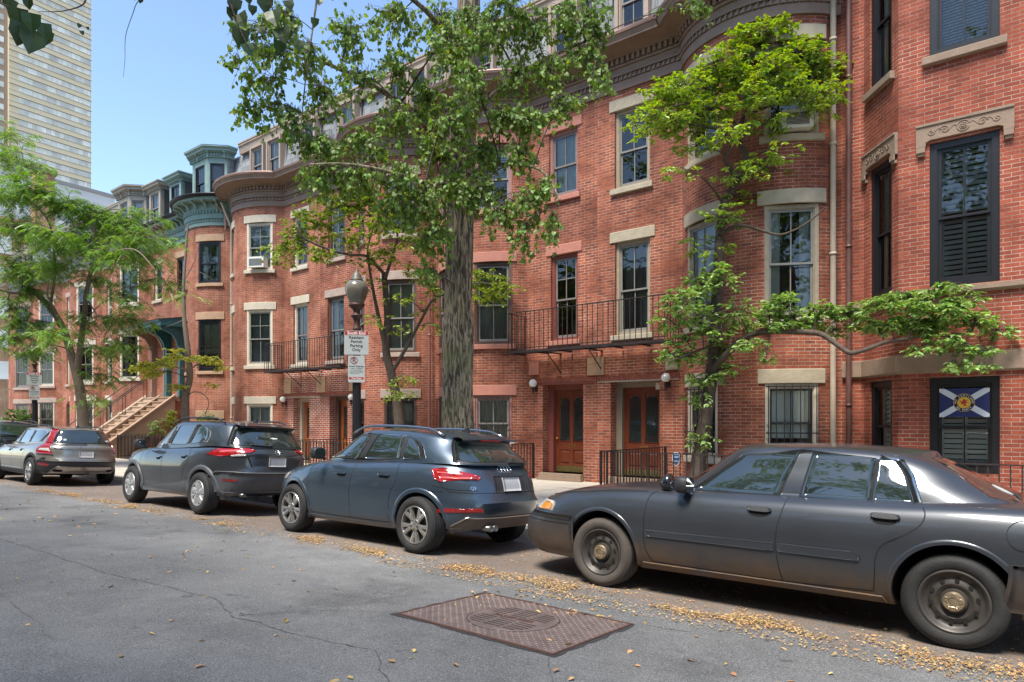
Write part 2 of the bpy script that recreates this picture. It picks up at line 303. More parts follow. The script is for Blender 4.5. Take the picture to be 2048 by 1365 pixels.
PORT_T=mat('portico_taupe',(.26,.17,.125),.6,var=.1,vs=4); ROOFD=mat('roof_dark_felt',(.06,.06,.062),.85,var=.2,vs=3)
# ---------------- ground
def zroad(Y):
    if Y>=4: return .045*(7.8-Y)
    if Y>=0: 
        t=(4-Y)/4; return .171+.045*4*(t-.5*t*t)
    z0=.171+.09
    return z0-.02*(-Y) if Y>-5 else z0-.1-.045*(-5-Y)*.8
KY=7.8
SWZ=.15
m=bpy.data.materials.new('asphalt'); m.use_nodes=True; MATS['asphalt']=m
def _asph():
    t=m.node_tree; b=t.nodes['Principled BSDF']; L=t.links.new; tc=_n(t,'ShaderNodeTexCoord'); P=tc.outputs['Object']
    def noise_(sc,det,ro=.6):
        n=_n(t,'ShaderNodeTexNoise'); _in(n,'Scale',sc); _in(n,'Detail',det); _in(n,'Roughness',ro); L(P,n.inputs[0]); return n
    big=noise_(.35,5); med=noise_(3,8,.7); fine=noise_(90,3,.8)
    vor=_n(t,'ShaderNodeTexVoronoi'); _in(vor,'Scale',170); L(P,vor.inputs[0])
    r=_n(t,'ShaderNodeValToRGB'); e=r.color_ramp.elements; e[0].position=.3; e[0].color=(.10,.099,.097,1); e[1].position=.72; e[1].color=(.22,.214,.203,1); L(big.outputs[0],r.inputs[0])
    r2=_n(t,'ShaderNodeMapRange'); _in(r2,'To Min',.6); _in(r2,'To Max',1.35); L(med.outputs[0],r2.inputs[0])
    s1=_n(t,'ShaderNodeVectorMath',operation='SCALE'); L(r.outputs[0],s1.inputs[0]); L(r2.outputs[0],s1.inputs['Scale'])
    r3=_n(t,'ShaderNodeMapRange'); _in(r3,'From Min',.3); _in(r3,'From Max',.7); _in(r3,'To Min',.35); _in(r3,'To Max',1.6); L(fine.outputs[0],r3.inputs[0])
    s2=_n(t,'ShaderNodeVectorMath',operation='SCALE'); L(s1.outputs[0],s2.inputs[0]); L(r3.outputs[0],s2.inputs['Scale'])
    # pale aggregate specks
    vr=_n(t,'ShaderNodeSeparateColor'); L(vor.outputs['Color'],vr.inputs[0]); gt=_n(t,'ShaderNodeMath',operation='GREATER_THAN'); gt.inputs[1].default_value=.93; L(vr.outputs[0],gt.inputs[0])
    mx=_n(t,'ShaderNodeMix',data_type='RGBA'); L(gt.outputs[0],mx.inputs[0]); L(s2.outputs[0],mx.inputs[6]); mx.inputs[7].default_value=(.27,.27,.26,1)
    # old oil drips and worn darker patches
    st=noise_(.9,6,.62); ms=_n(t,'ShaderNodeMapRange'); _in(ms,'From Min',.55); _in(ms,'From Max',.70); _in(ms,'To Min',1.0); _in(ms,'To Max',.62); L(st.outputs[0],ms.inputs[0])
    sd=noise_(3.4,4,.5); m6=_n(t,'ShaderNodeMapRange'); _in(m6,'From Min',.66); _in(m6,'From Max',.74); _in(m6,'To Min',1.0); _in(m6,'To Max',.55); L(sd.outputs[0],m6.inputs[0])
    m7=_n(t,'ShaderNodeMath',operation='MULTIPLY'); L(ms.outputs[0],m7.inputs[0]); L(m6.outputs[0],m7.inputs[1])
    s3=_n(t,'ShaderNodeVectorMath',operation='SCALE'); L(mx.outputs[2],s3.inputs[0]); L(m7.outputs[0],s3.inputs['Scale'])
    # rust-brown leaf dust along the gutter strip
    sp=_n(t,'ShaderNodeSeparateXYZ'); L(P,sp.inputs[0]); dn=noise_(1.1,6,.7)
    ma=_n(t,'ShaderNodeMath',operation='MULTIPLY_ADD'); ma.inputs[1].default_value=2.2; L(dn.outputs[0],ma.inputs[0]); L(sp.outputs[1],ma.inputs[2])
    mr=_n(t,'ShaderNodeMapRange'); _in(mr,'From Min',6.25); _in(mr,'From Max',6.75); L(ma.outputs[0],mr.inputs[0])
    d2=noise_(14,6,.75); mr2=_n(t,'ShaderNodeMapRange'); _in(mr2,'From Min',.38); _in(mr2,'From Max',.6); _in(mr2,'To Max',.5); L(d2.outputs[0],mr2.inputs[0])
    mu=_n(t,'ShaderNodeMath',operation='MULTIPLY'); L(mr.outputs[0],mu.inputs[0]); L(mr2.outputs[0],mu.inputs[1])
    mx2=_n(t,'ShaderNodeMix',data_type='RGBA'); L(mu.outputs[0],mx2.inputs[0]); L(s3.outputs[0],mx2.inputs[6]); mx2.inputs[7].default_value=(.26,.135,.06,1)
    L(mx2.outputs[2],b.inputs['Base Color']); _in(b,'Roughness',.85); _in(b,'Specular IOR Level',.35)
    bp=_n(t,'ShaderNodeBump'); _in(bp,'Strength',.55); _in(bp,'Distance',.004); ad=_n(t,'ShaderNodeMath',operation='ADD'); L(fine.outputs[0],ad.inputs[0]); L(vor.outputs['Distance'],ad.inputs[1]); L(ad.outputs[0],bp.inputs['Height']); L(bp.outputs[0],b.inputs['Normal'])
_asph()
SOIL=mat('soil_ground',(.12,.09,.06),.95,var=.3,vs=1,bump=.3)
g=MB(); g.face([(-900,-900,-.25),(900,-900,-.25),(900,900,-.25),(-900,900,-.25)]); tag(g.build('ground',SOIL),kind='structure')
rd=MB(); ys=[-5.4+.3*i for i in range(45)]; ys=[y for y in ys if y<KY]+[KY]; xs=[-140,-60,-40,-30,-24,-20]+[-18+i for i in range(24)]+[10,20,60]
rd.grid([[(x,y,zroad(y)) for x in xs] for y in ys],0,True,flip=False); ROAD=tag(rd.build('road',m),kind='structure')
def ribbon(mb,pts,w0,zf,seed,mi=0,jit=.012):
    rnd=random.Random(seed); P=[]
    for a,b in zip(pts[:-1],pts[1:]):
        n=max(2,int((Vector(b)-Vector(a)).length/.04))
        for i in range(n): P.append(Vector(a).lerp(Vector(b),i/n))
    off=0; rows=[]
    for i,p in enumerate(P):
        off+=rnd.uniform(-jit,jit); off*=.97
        d=(P[min(i+1,len(P)-1)]-P[max(i-1,0)]).normalized(); nn=Vector((-d.y,d.x)); ww=w0*rnd.uniform(.15,1.3)
        c=p+nn*off; a=c-nn*ww/2; b=c+nn*ww/2; rows.append([(a.x,a.y,zf(a.y)),(b.x,b.y,zf(b.y))])
    mb.grid(rows,mi,False)
cr=MB(); CRK=mat('crack_fill',(.085,.08,.075),.95,var=.3)
zr=lambda y: zroad(y)+.003
for i,(pts,wd) in enumerate([([(-16,2.5),(-10.47,2.66),(-7,2.74),(-5.6,2.9),(-4.9,2.7),(-4.2,2.75),(-3.5,2.95),(-3.0,2.6),(-2.4,2.2)],.011),([(-4.95,2.75),(-4.55,3.3),(-4.08,3.65)],.006),([(-4.9,2.75),(-4.6,3.5),(-4.5,4.4)],.005),([(-2.6,3.6),(-2.35,3.3),(-2.1,2.9)],.006),([(-2.55,4.72),(-2.3,4.8),(-2.1,4.85)],.01),([(-9.5,1.5),(-6.8,1.8),(-5.2,1.6)],.004)]):
    ribbon(cr,pts,wd,zr,i+3)
cr.build('road_crack',CRK,ROAD)
PATCH=mat('asphalt_stain',(.055,.056,.06),.7,var=.25,vs=6)
# kerb, sidewalks
kb=MB(); rk=random.Random(4); x=-60
while x<12:
    L_=rk.uniform(1.6,2.3); dz=rk.uniform(-.006,.006); kb.box(x,x+L_-.012,KY,KY+.15,-.2,SWZ+dz); x+=L_
tag(kb.build('kerb',KERB),kind='structure')
sw=MB(); x=-60
while x<12:
    for (ya,yb) in ((KY+.155,9.6),(9.61,11.4),(11.41,12.75),(12.76,14.25)):
        dz=rk.uniform(-.004,.004); za=SWZ+.008*(ya-KY)/1.2; zb_=SWZ+.008*(yb-KY)/1.2
        b=len(sw.v); sw.face([(x,ya,za+dz),(x+1.59,ya,za+dz),(x+1.59,yb,zb_+dz),(x,yb,zb_+dz)])
    x+=1.6
sw.face([(-60,KY+.1,.1),(12,KY+.1,.1),(12,14.9,.13),(-60,14.9,.13)])
tag(sw.build('sidewalk',CONC),kind='structure')
sw2=MB(); sw2.box(-70,20,-9.5,-5.4,-.2,.12); tag(sw2.build('pavement',CONC),kind='structure')
# manhole: square checkered plate with a round grated lid
ma=thing('manhole_cover',(-3.33,4.15,zroad(4.15)),'rusty iron manhole plate with round slotted lid set in the asphalt','manhole cover',rot=(-math.atan(.045),0,0),world=False)
RUST=mat('cast_iron_rust',(.17,.125,.11),.6,var=.3,vs=8,metal=.25,bump=.2,bs=60); RUSTD=mat('cast_iron_dark',(.035,.025,.022),.8,var=.3); RUSTF=mat('cast_iron_edge',(.11,.05,.035),.7,var=.25,vs=10,metal=.2)
p=MB(); W2,H2=.735,.51
p.box(-W2,W2,-H2,H2,-.05,.006,0); p.build('plate',RUST,ma)
p=MB()
for a,b,c,d in ((-W2-.02,W2+.02,-H2-.025,-H2),(-W2-.02,W2+.02,H2,H2+.025),(-W2-.02,-W2,-H2,H2),(W2,W2+.02,-H2,H2)): p.box(a,b,c,d,-.05,.009)
p.build('frame',RUSTF,ma)
p=MB(); rq=random.Random(6); ring=[]
for (xa,ya,xb,yb) in ((-1,-1,1,-1),(1,-1,1,1),(1,1,-1,1),(-1,1,-1,-1)):
    for k in range(14):
        t_=k/14; x=(xa+(xb-xa)*t_)*(W2+.02); y=(ya+(yb-ya)*t_)*(H2+.02); e_=rq.uniform(.012,.05); ring.append(((x,y,.0035),(x+(e_ if abs(x)>W2 else 0)*(1 if x>0 else -1),y+(e_ if abs(y)>H2 else 0)*(1 if y>0 else -1),.0025)))
p.grid([[a for a,b in ring],[b for a,b in ring]],0,False,close=True); p.build('tar_joint',mat('tar_joint',(.035,.033,.031),.8,var=.3,vs=20),ma)
p=MB(); n=30
for i in range(44):
    for j in range(30):
        x=-W2+.033+i*.0334; y=-H2+.03+j*.0335
        if math.hypot(x,y)<.37: continue
        a=R_(45 if (i+j)%2 else -45); dx,dy=.0115*math.cos(a),.0115*math.sin(a); ex,ey=-.0035*math.sin(a),.0035*math.cos(a)
        q=[(x-dx,y-dy),(x+ex,y+ey),(x+dx,y+dy),(x-ex,y-ey)]; top=(x,y,.0125)
        for k in range(4): p.face([(*q[k],.0065),(*q[(k+1)%4],.0065),top])
p.build('tread_pattern',mat('tread_worn',(.225,.175,.155),.5,var=.2,vs=8,metal=.3),ma,merge=False)
p=MB(); p.lathe([(.36,.0062),(.36,.010),(.345,.012),(.34,.009),(.335,.009),(0.001,.010)],n=56); lid=p.build('lid',RUST,ma)
p=MB(); p.lathe([(.368,.0075),(.358,.0075)],n=56)
for s in (-1,1):
    for blk in range(3):
        for k in range(5):
            for side in (-1,1):
                x0=-.27+blk*.19; y0=s*(.065+k*.048)
                xa,xb=x0,x0+.155
                if math.hypot(max(abs(xa),abs(xb)),y0)>.33: 
                    lim=math.sqrt(max(.33**2-y0*y0,0)); xa=max(xa,-lim); xb=min(xb,lim)
                if xb-xa<.03 or side<0: continue
                p.box(xa,xb,y0-.009,y0+.009,.0095,.0108)
p.build('slots',RUSTD,lid)
p=MB(); add_text(p,'PASSENGER',.075,lambda x,y:(x,y-.025,.0125),bold=True); p.build('lettering',RUSTF,lid)
# ---------------- facade paths
WY=14.2; BR=1.92; BA=R_(56); BCH=BR*math.sin(BA); BCY=WY+BR*math.cos(BA)
class Path:
    def __init__(s,segs):
        s.segs=[]; u=0
        for g in segs:
            if g[0]=='L':
                a,b=Vector(g[1]),Vector(g[2]); l=(b-a).length; s.segs.append(('L',u,u+l,a,b)); u+=l
            else:
                cx,cy,r,a0,a1=g[1:]; l=r*abs(a1-a0); s.segs.append(('A',u,u+l,cx,cy,r,a0,a1)); u+=l
        s.L=u
    def at(s,u):
        for g in s.segs:
            if u<=g[2]+1e-9 or g is s.segs[-1]:
                if g[0]=='L':
                    d=(g[4]-g[3]).normalized(); p=g[3]+d*(u-g[1]); return Vector((p.x,p.y,0)),Vector((d.y,-d.x,0))
                a=g[6]+(g[7]-g[6])*(u-g[1])/(g[2]-g[1]); n=Vector((math.sin(a),-math.cos(a),0)); return Vector((g[3]+g[5]*n.x,g[4]+g[5]*n.y,0)),n
    def brk(s):
        r=[]
        for g in s.segs:
            r.append(g[1])
            if g[0]=='A': n=22; r+= [g[1]+(g[2]-g[1])*i/n for i in range(1,n)]
        r.append(s.L); return r
def clean(v):
    o=[]
    for a in sorted(v):
        if not o or a-o[-1]>2e-3: o.append(a)
    return o
def wall(mb,P,z0,z1,holes,depth=.13,mi=0,uo=0,strips=None):
    """holes: (u0,u1,za,zb[,depth]); strips: list of (u0,u1,za,zb,mi) material patches"""
    strips=strips or []
    us=clean(P.brk()+[h[i] for h in holes for i in (0,1)]+[q[i] for q in strips for i in (0,1)]); zs=clean([z0,z1]+[h[i] for h in holes for i in (2,3)]+[q[i] for q in strips for i in (2,3)])
    for i in range(len(us)-1):
        a,b=us[i],us[i+1]; pa=P.at(a+1e-6)[0]; pb=P.at(b-1e-6)[0]
        for j in range(len(zs)-1):
            c,d=zs[j],zs[j+1]; um,zm=(a+b)/2,(c+d)/2
            if any(h[0]<um<h[1] and h[2]<zm<h[3] for h in holes): continue
            k=mi
            for q in strips:
                if q[0]<um<q[1] and q[2]<zm<q[3]: k=q[4]
            mb.face([(pa.x,pa.y,c),(pb.x,pb.y,c),(pb.x,pb.y,d),(pa.x,pa.y,d)],k,[(a+uo,c),(b+uo,c),(b+uo,d),(a+uo,d)],False)
    for h in holes:
        dp=h[4] if len(h)>4 else depth; um=(h[0]+h[1])/2; n=P.at(um)[1]; A=P.at(h[0])[0]; Bp=P.at(h[1])[0]; A2=A-n*dp; B2=Bp-n*dp
        k=mi
        for q in strips:
            if q[0]<um<q[1] and q[2]<(h[2]+h[3])/2<q[3]: k=q[4]
        c,d=h[2],h[3]
        mb.face([(A.x,A.y,c),(A.x,A.y,d),(A2.x,A2.y,d),(A2.x,A2.y,c)],k,[(0,c),(0,d),(dp,d),(dp,c)])
        mb.face([(Bp.x,Bp.y,d),(Bp.x,Bp.y,c),(B2.x,B2.y,c),(B2.x,B2.y,d)],k,[(0,d),(0,c),(dp,c),(dp,d)])
        for zz in (c,d):
            uu=[h[0]]+[x for x in us if h[0]<x<h[1]]+[h[1]]
            q=[P.at(x)[0] for x in uu]; mb.face([(x.x,x.y,zz) for x in q]+[(B2.x,B2.y,zz),(A2.x,A2.y,zz)],k,[(x.x,x.y) for x in q]+[(B2.x,B2.y),(A2.x,A2.y)])
def offs(P,us,out):
    """offset polyline with mitred corners"""
    r=[]; 
    for u in us:
        n1=P.at(max(u-1e-4,0))[1]; n2=P.at(min(u+1e-4,P.L))[1]; p=P.at(u)[0]; n=(n1+n2); 
        c=n.length_squared/4; n=n.normalized()/max(math.sqrt(c),.5); r.append(p+n*out)
    return r
def sweep(mb,P,u0,u1,prof,mi=0,smooth=False,caps=True):
    us=[u for u in clean(P.brk()+[u0,u1]) if u0-1e-4<=u<=u1+1e-4]
    cols=[offs(P,us,o) for o,z in prof]
    for k in range(len(prof)-1):
        ra=[(p.x,p.y,prof[k][1]) for p in cols[k]]; rb=[(p.x,p.y,prof[k+1][1]) for p in cols[k+1]]; mb.grid([ra,rb],mi,smooth)
    if caps:
        for e in (0,-1): mb.face([(cols[k][e].x,cols[k][e].y,prof[k][1]) for k in range(len(prof))],mi)
def teeth(mb,P,u0,u1,step,wd,o0,o1,z0,z1,kind='box',mi=0):
    n=int((u1-u0)/step); 
    for i in range(n):
        u=u0+(i+.5)*(u1-u0)/n; p,nn=P.at(u); T=Vector((-nn.y,nn.x,0)); M=basis(p,T,nn)
        if kind=='box': mb.box(-wd/2,wd/2,-o1,-o0,z0,z1,mi,M)
        elif kind=='tri':
            mb.prism([(-wd/2,z0),(wd/2,z0),(wd/2,z1)],-o1,-o0,M,mi)
        elif kind=='bracket':
            b=[(-o0,z1),(-o1,z1),(-o1,z1-.06),(-(o0+(o1-o0)*.55),z1-.10),(-(o0+.06),z0),(-o0,z0)]
            A=[M@Vector((-wd/2,q[0],q[1])) for q in b]; Bq=[M@Vector((wd/2,q[0],q[1])) for q in b]
            mb.face(A,mi); mb.face(list(reversed(Bq)),mi)
            for k in range(len(b)): j=(k+1)%len(b); mb.face([A[j],A[k],Bq[k],Bq[j]],mi)
def cornice(P,u0,u1,parent,trim,style='brown',z=9.5):
    mb=MB()
    if style=='brown':
        sweep(mb,P,u0,u1,[(-.02,z),(.05,z),(.05,z+.20),(.035,z+.20),(.035,z+.33),(.09,z+.33),(.09,z+.37),(.06,z+.38),(.06,z+.52),(.11,z+.52),(.11,z+.56),(.08,z+.57),(.08,z+.73),(.14,z+.73),(.16,z+.78),(.5,z+.84),(.60,z+.82),(.60,z+.86),(.66,z+.97),(.66,z+1.0),(-.1,z+1.08)],0)
        teeth(mb,P,u0+.02,u1-.02,.118,.10,.034,.085,z+.215,z+.325,'tri')
        teeth(mb,P,u0+.02,u1-.02,.135,.072,.079,.15,z+.59,z+.725,'box')
    elif style=='teal':
        sweep(mb,P,u0,u1,[(-.02,z-.05),(.05,z-.05),(.05,z+.10),(.035,z+.10),(.035,z+.22),(.08,z+.22),(.08,z+.42),(.07,z+.42),(.07,z+.55),(.12,z+.55),(.12,z+.62),(.14,z+.84),(.50,z+.86),(.5,z+.95),(.58,z+1.0),(-.1,z+1.1)],0)
        teeth(mb,P,u0+.02,u1-.02,.118,.10,.034,.08,z+.11,z+.21,'tri'); teeth(mb,P,u0+.02,u1-.02,.135,.075,.069,.13,z+.43,z+.545,'box')
        teeth(mb,P,u0+.1,u1-.1,.42,.10,.12,.47,z+.62,z+.86,'bracket')
    ob=mb.build('cornice',trim,parent,merge=False)
    gm=MB()
    if style=='teal':
        sweep(gm,P,u0,u1,[(.50,z+.955),(.60,z+.96),(.64,z+1.04),(.63,z+1.07),(.5,z+1.09),(.0,z+1.13)],0,True)
    else: sweep(gm,P,u0,u1,[(.661,z+.955),(.675,z+.96),(.69,z+1.02),(.675,z+1.055),(.6,z+1.06),(.0,z+1.11)],0,True)
    gm.build('gutter',GUTTER if style=='brown' else IRON_G,ob,merge=False)
# ---------------- windows
def frame_ring(mb,x0,x1,z0,z1,t,y0,y1,M,mi=0,tb=None):
    tb=tb if tb is not None else t
    mb.box(x0,x0+t,y0,y1,z0,z1,mi,M); mb.box(x1-t,x1,y0,y1,z0,z1,mi,M); mb.box(x0+t,x1-t,y0+.001,y1-.001,z0,z0+tb,mi,M); mb.box(x0+t,x1-t,y0+.001,y1-.001,z1-t,z1,mi,M)
WC=[0]
def window(parent,M,w,z0,z1,frame,sash,blind='dark',muntin='2',cas=.07,yin=.10,gl=None,split=.5,label=None):
    """M: basis at wall face, local x across, y inward; opening w wide"""
    WC[0]+=1; rnd=random.Random(WC[0]*13+5); gl=gl or GLASS; h=w/2
    mb=MB(); frame_ring(mb,-h+.002,h-.002,z0+.002,z1-.002,cas,yin-.035,yin+.05,M); frame_ring(mb,-h+cas,h-cas,z0+cas*.8,z1-cas,.022,yin-.012,yin+.045,M)
    win=mb.build('window',frame,parent)
    if label: win['label']=label
    a=h-cas-.022; zb=z0+cas*.8+.022; zt=z1-cas-.022; zm=zb+(zt-zb)*split; t=.042
    mb=MB(); frame_ring(mb,-a,a,zm-.02,zt,t,yin+.004,yin+.034,M); frame_ring(mb,-a,a,zb,zm+.02,t,yin+.036,yin+.066,M,tb=.07)
    nm=int(muntin[0])
    if nm==2:
        mb.box(-.011,.011,yin+.006,yin+.03,zm+.02,zt-t,0,M)
        if 'u' not in muntin: mb.box(-.011,.011,yin+.04,yin+.062,zb+.07,zm-.02,0,M)
    if '4' in muntin: 
        zq=(zm+zt)/2; mb.box(-a+t,a-t,yin+.008,yin+.028,zq-.011,zq+.011,0,M)
    mb.build('sash',sash,win)
    for (q0,q1,yy) in ((zm,zt-.02,yin+.02),(zb+.03,zm,yin+.052)):
        mb=MB(); mb.face([M@Vector(p) for p in ((-a+.02,yy,q0),(a-.02,yy,q0),(a-.02,yy,q1),(-a+.02,yy,q1))]); mb.build('pane',gl,win)
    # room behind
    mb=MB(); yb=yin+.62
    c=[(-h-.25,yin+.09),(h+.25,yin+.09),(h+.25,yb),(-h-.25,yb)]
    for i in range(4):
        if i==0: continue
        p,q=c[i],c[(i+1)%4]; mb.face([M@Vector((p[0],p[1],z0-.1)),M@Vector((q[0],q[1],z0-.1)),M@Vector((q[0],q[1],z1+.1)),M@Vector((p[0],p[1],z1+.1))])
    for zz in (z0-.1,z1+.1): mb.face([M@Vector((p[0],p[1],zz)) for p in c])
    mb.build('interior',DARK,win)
    yb=yin+.14
    if blind in('curtain','curtains_g','curtain_half'):
        mb=MB(); n=46
        for s in (-1,1):
            wd=(a*1.0 if blind!='curtain_half' else a*.55); rows=[[],[]]
            for i in range(n+1):
                x=s*(a-wd*i/n) ; y=yb+.02*math.sin(i*1.15+rnd.random()*.5)+.008*math.sin(i*.37)
                rows[0].append(M@Vector((x,y,zb))); rows[1].append(M@Vector((x*.99,y,zt)))
            mb.grid(rows,0,True)
        mb.build('curtain',CURT if blind!='curtains_g' else CURT_G,win,merge=False)
    elif blind in('blinds','blinds_top','shutter'):
        mb=MB(); z=zt; st=.05 if blind!='shutter' else .085; lo=zb if blind!='blinds_top' else zm+(zt-zm)*.1; tl=1.0; wd=st*.47
        while z>lo:
            dy,dz=wd*math.cos(tl),wd*math.sin(tl)
            mb.face([M@Vector(p) for p in ((-a,yb-dy,z-dz),(a,yb-dy,z-dz),(a,yb+dy,z+dz),(-a,yb+dy,z+dz))]); z-=st
        if blind=='shutter':
            for xx in (-a,-.03,a-.06): mb.box(xx,xx+.06,yb-.03,yb+.03,zb,zt,0,M)
        mb.build('blind',BLIND if blind!='shutter' else SHUT,win,merge=False)
    elif blind in('shade','shade_half'):
        mb=MB(); lo=zb if blind=='shade' else zm+rnd.uniform(-.3,.4); mb.face([M@Vector(p) for p in ((-a,yb,lo),(a,yb,lo),(a,yb+.01,zt),(-a,yb+.01,zt))]); mb.build('shade',CURT,win)
    return win
def stone(parent,M,x0,x1,z0,z1,mt,name,out=.05,inn=.12,arc=None,ch=.01):
    """slab with softly bevelled edges; arc = radius for curved bays"""
    mb=MB(); n=10 if arc else 1; rows=[]
    pr=[(-out+ch,z0),(-out,z0+ch),(-out,z1-ch),(-out+ch,z1),(inn,z1),(inn,z0)]
    for i in range(n+1):
        x=x0+(x1-x0)*i/n; row=[]
        for y,z in pr:
            if arc:
                a=x/arc; rr=arc-y; row.append(M@Vector((rr*math.sin(a),arc-rr*math.cos(a),z)))
            else: row.append(M@Vector((x,y,z)))
        rows.append(row)
    mb.grid(rows,0,False,close=True); mb.face(list(rows[0])); mb.face(list(reversed(rows[-1])))
    return mb.build(name,mt,parent,merge=False)
def bars(parent,M,w,z0,z1,y=-.03,scroll=True):
    mb=MB(); h=w/2; n=7
    for i in range(n): x=-h+.03+(w-.06)*i/(n-1); mb.box(x-.008,x+.008,y-.008,y+.008,z0+.02,z1-.03,0,M)
    for z in (z0+.05,z0+(z1-z0)*.35,z1-.06): mb.box(-h-.02,h+.02,y-.011,y+.011,z-.012,z+.012,0,M)
    if scroll:
        for s in (-1,1):
            for k in range(5):
                pts=[M@Vector((s*(h-.02)+.03*math.cos(t*.6)*math.exp(-t*.12)*s,y-.012,z0+.12+k*.13+.05*math.sin(t*.6)*math.exp(-t*.12))) for t in range(0,13)]
                mb.tube(pts,.005,4)
    return mb.build('window_grille',IRON,parent,merge=False)
def door(parent,M,x0,x1,z0,z1,mt,num=None,hinge=1,yd=.36,casing=F_DRED,cw=.17,arch=True,simple=False):
    """panelled door in a deep opening; local x in [x0,x1]"""
    mb=MB(); top=.14
    mb.box(x0+.002,x0+cw,yd-.10,yd+.06,z0,z1,0,M); mb.box(x1-cw*.45,x1-.002,yd-.10,yd+.06,z0,z1,0,M); mb.box(x0+cw,x1-cw*.45,yd-.098,yd+.058,z1-top,z1,0,M)
    mb.box(x0+cw-.03,x0+cw,yd-.12,yd-.10,z0,z1-top+.03,0,M)
    cs=mb.build('door_casing',casing,parent)
    a,b=x0+cw,x1-cw*.45; zt=z1-top; mb=MB(); c=(a+b)/2; W=b-a
    gz0=z0+(zt-z0)*.37; gz1=zt-.16; pw=W*.27
    mb.box(a+.003,b-.003,yd+.012,yd+.045,z0+.01,zt-.003,0,M)
    st=.028
    # stiles and rails proud of the slab
    for x in (a+.003,c-.045,b-.12): 
        wq=.12 if x!=c-.045 else .09; mb.box(x,x+wq-.003,yd-.006,yd+.014,z0+.01,zt-.003,0,M)
    for (q0,q1) in ((z0+.01,z0+.20),(gz0-.20,gz0),(gz1+.0,zt-.003)): mb.box(a+.12,c-.045,yd-.004,yd+.014,q0,q1,0,M); mb.box(c+.045,b-.12,yd-.004,yd+.014,q0,q1,0,M)
    for s in (0,1):
        xa=(a+.12 if s==0 else c+.045)+.03; xb=(c-.045 if s==0 else b-.12)-.03; q0=z0+.235; q1=gz0-.235
        rows=[[M@Vector(p) for p in ((xa,yd+.012,q0),(xb,yd+.012,q0),(xb,yd+.012,q1),(xa,yd+.012,q1))],[M@Vector(p) for p in ((xa+.03,yd-.004,q0+.03),(xb-.03,yd-.004,q0+.03),(xb-.03,yd-.004,q1-.03),(xa+.03,yd-.004,q1-.03))]]
        mb.grid(rows,0,False,close=True); mb.face(rows[1])
    dr=mb.build('door',mt,parent,merge=False)
    for s in (0,1):
        xa=(a+.12 if s==0 else c+.045)+.012; xb=(c-.045 if s==0 else b-.12)-.012; r=(xb-xa)/2; cx=(xa+xb)/2
        pts=[(xa,gz0+.03),(xb,gz0+.03)]+[(cx+r*math.cos(t*math.pi/12),gz1-.02-r+r*math.sin(t*math.pi/12)) for t in range(13)]
        mb=MB(); mb.face([M@Vector((p[0],yd+.008,p[1])) for p in pts]); mb.build('door_glass',CARGL,dr)
        mb=MB(); pt=[M@Vector((p[0],yd+.004,p[1])) for p in pts]; mb.tube(pt+[pt[0]],.011,6); mb.build('moulding',mt,dr)
    mb=MB(); hx=a+.065 if hinge<0 else b-.065; hz=z0+(zt-z0)*.41; mb.tube([M@Vector((hx,yd-.005,hz)),M@Vector((hx,yd-.05,hz))],[.012,.012],8); 
    mb.lathe([(0.001,-.075),(.02,-.07),(.028,-.055),(.02,-.04),(.001,-.038)],c=(hx,yd,hz),axis='y',M=M,n=12); mb.build('handle',BRASS,dr)
    mb=MB(); mb.box(a+.02,b-.02,yd-.009,yd-.006,z0+.015,z0+.16,0,M); mb.build('kick_plate',BRASS_P,dr)
    if num:
        mb=MB(); add_text(mb,num,.115,lambda x,z:M@Vector((c+x*1.35,yd-.0075,gz0-.135+z)),bold=True); mb.build('house_number',BRASS,dr)
    return dr
def globe_lamp(parent,M,x,z,ext=.16):
    mb=MB(); mb.box(x-.035,x+.035,-.03,0,z-.22,z-.04,0,M); mb.tube([M@Vector((x,-.02,z-.15)),M@Vector((x,-ext*.6,z-.17)),M@Vector((x,-ext,z-.15)),M@Vector((x,-ext,z-.09))],.014,8)
    mb.lathe([(.012,-.28),(.03,-.2),(.035,-.12),(.055,-.085),(.058,-.075),(.001,-.07)],c=(x,-ext,z),M=M,n=14); b=mb.build('wall_lamp',IRON,parent)
    mb=MB(); mb.lathe([(.001+.105*math.sin(math.pi*i/12),-.105*math.cos(math.pi*i/12)) for i in range(13)],c=(x,-ext,z),M=M,n=20); mb.build('globe',GLOBE,b)
def ac_unit(M,x,z,label,w=.52,h=.34):
    o=M@Vector((x,0,z)); t=thing('window_air_conditioner',o,label,'air conditioner'); mb=MB(); y0,y1=-.22,.12
    mb.box(x-w/2,x+w/2,y0,y1,z,z+h,0,M); mb.box(x-w/2-.012,x+w/2+.012,y0-.012,y0,z-.01,z+h+.012,0,M); mb.build('case',ACW,t)
    mb=MB()
    for k in range(9): zz=z+.05+k*(h-.1)/9; mb.box(x-w/2+.06,x+w/2-.06,y0-.018,y0-.013,zz,zz+.016,0,M)
    mb.build('grille',ACD,t); return t
def pipe(parent,X,Y,z0,z1,r,mt,joints=(),name='downspout',top=None):
    mb=MB(); pts=[(X,Y,z1),(X,Y,z0)]
    if top: pts=[top]+pts
    mb.tube(pts,r,10)
    for z in joints: mb.lathe([(r,z-.03),(r+.012,z-.028),(r+.012,z+.02),(r,z+.022)],c=(X,Y,0),n=12)
    return mb.build(name,mt,parent,merge=False)
Z1,Z2,Z3=(.95,2.36),(3.70,5.86),(7.20,9.0)   # window openings per floor
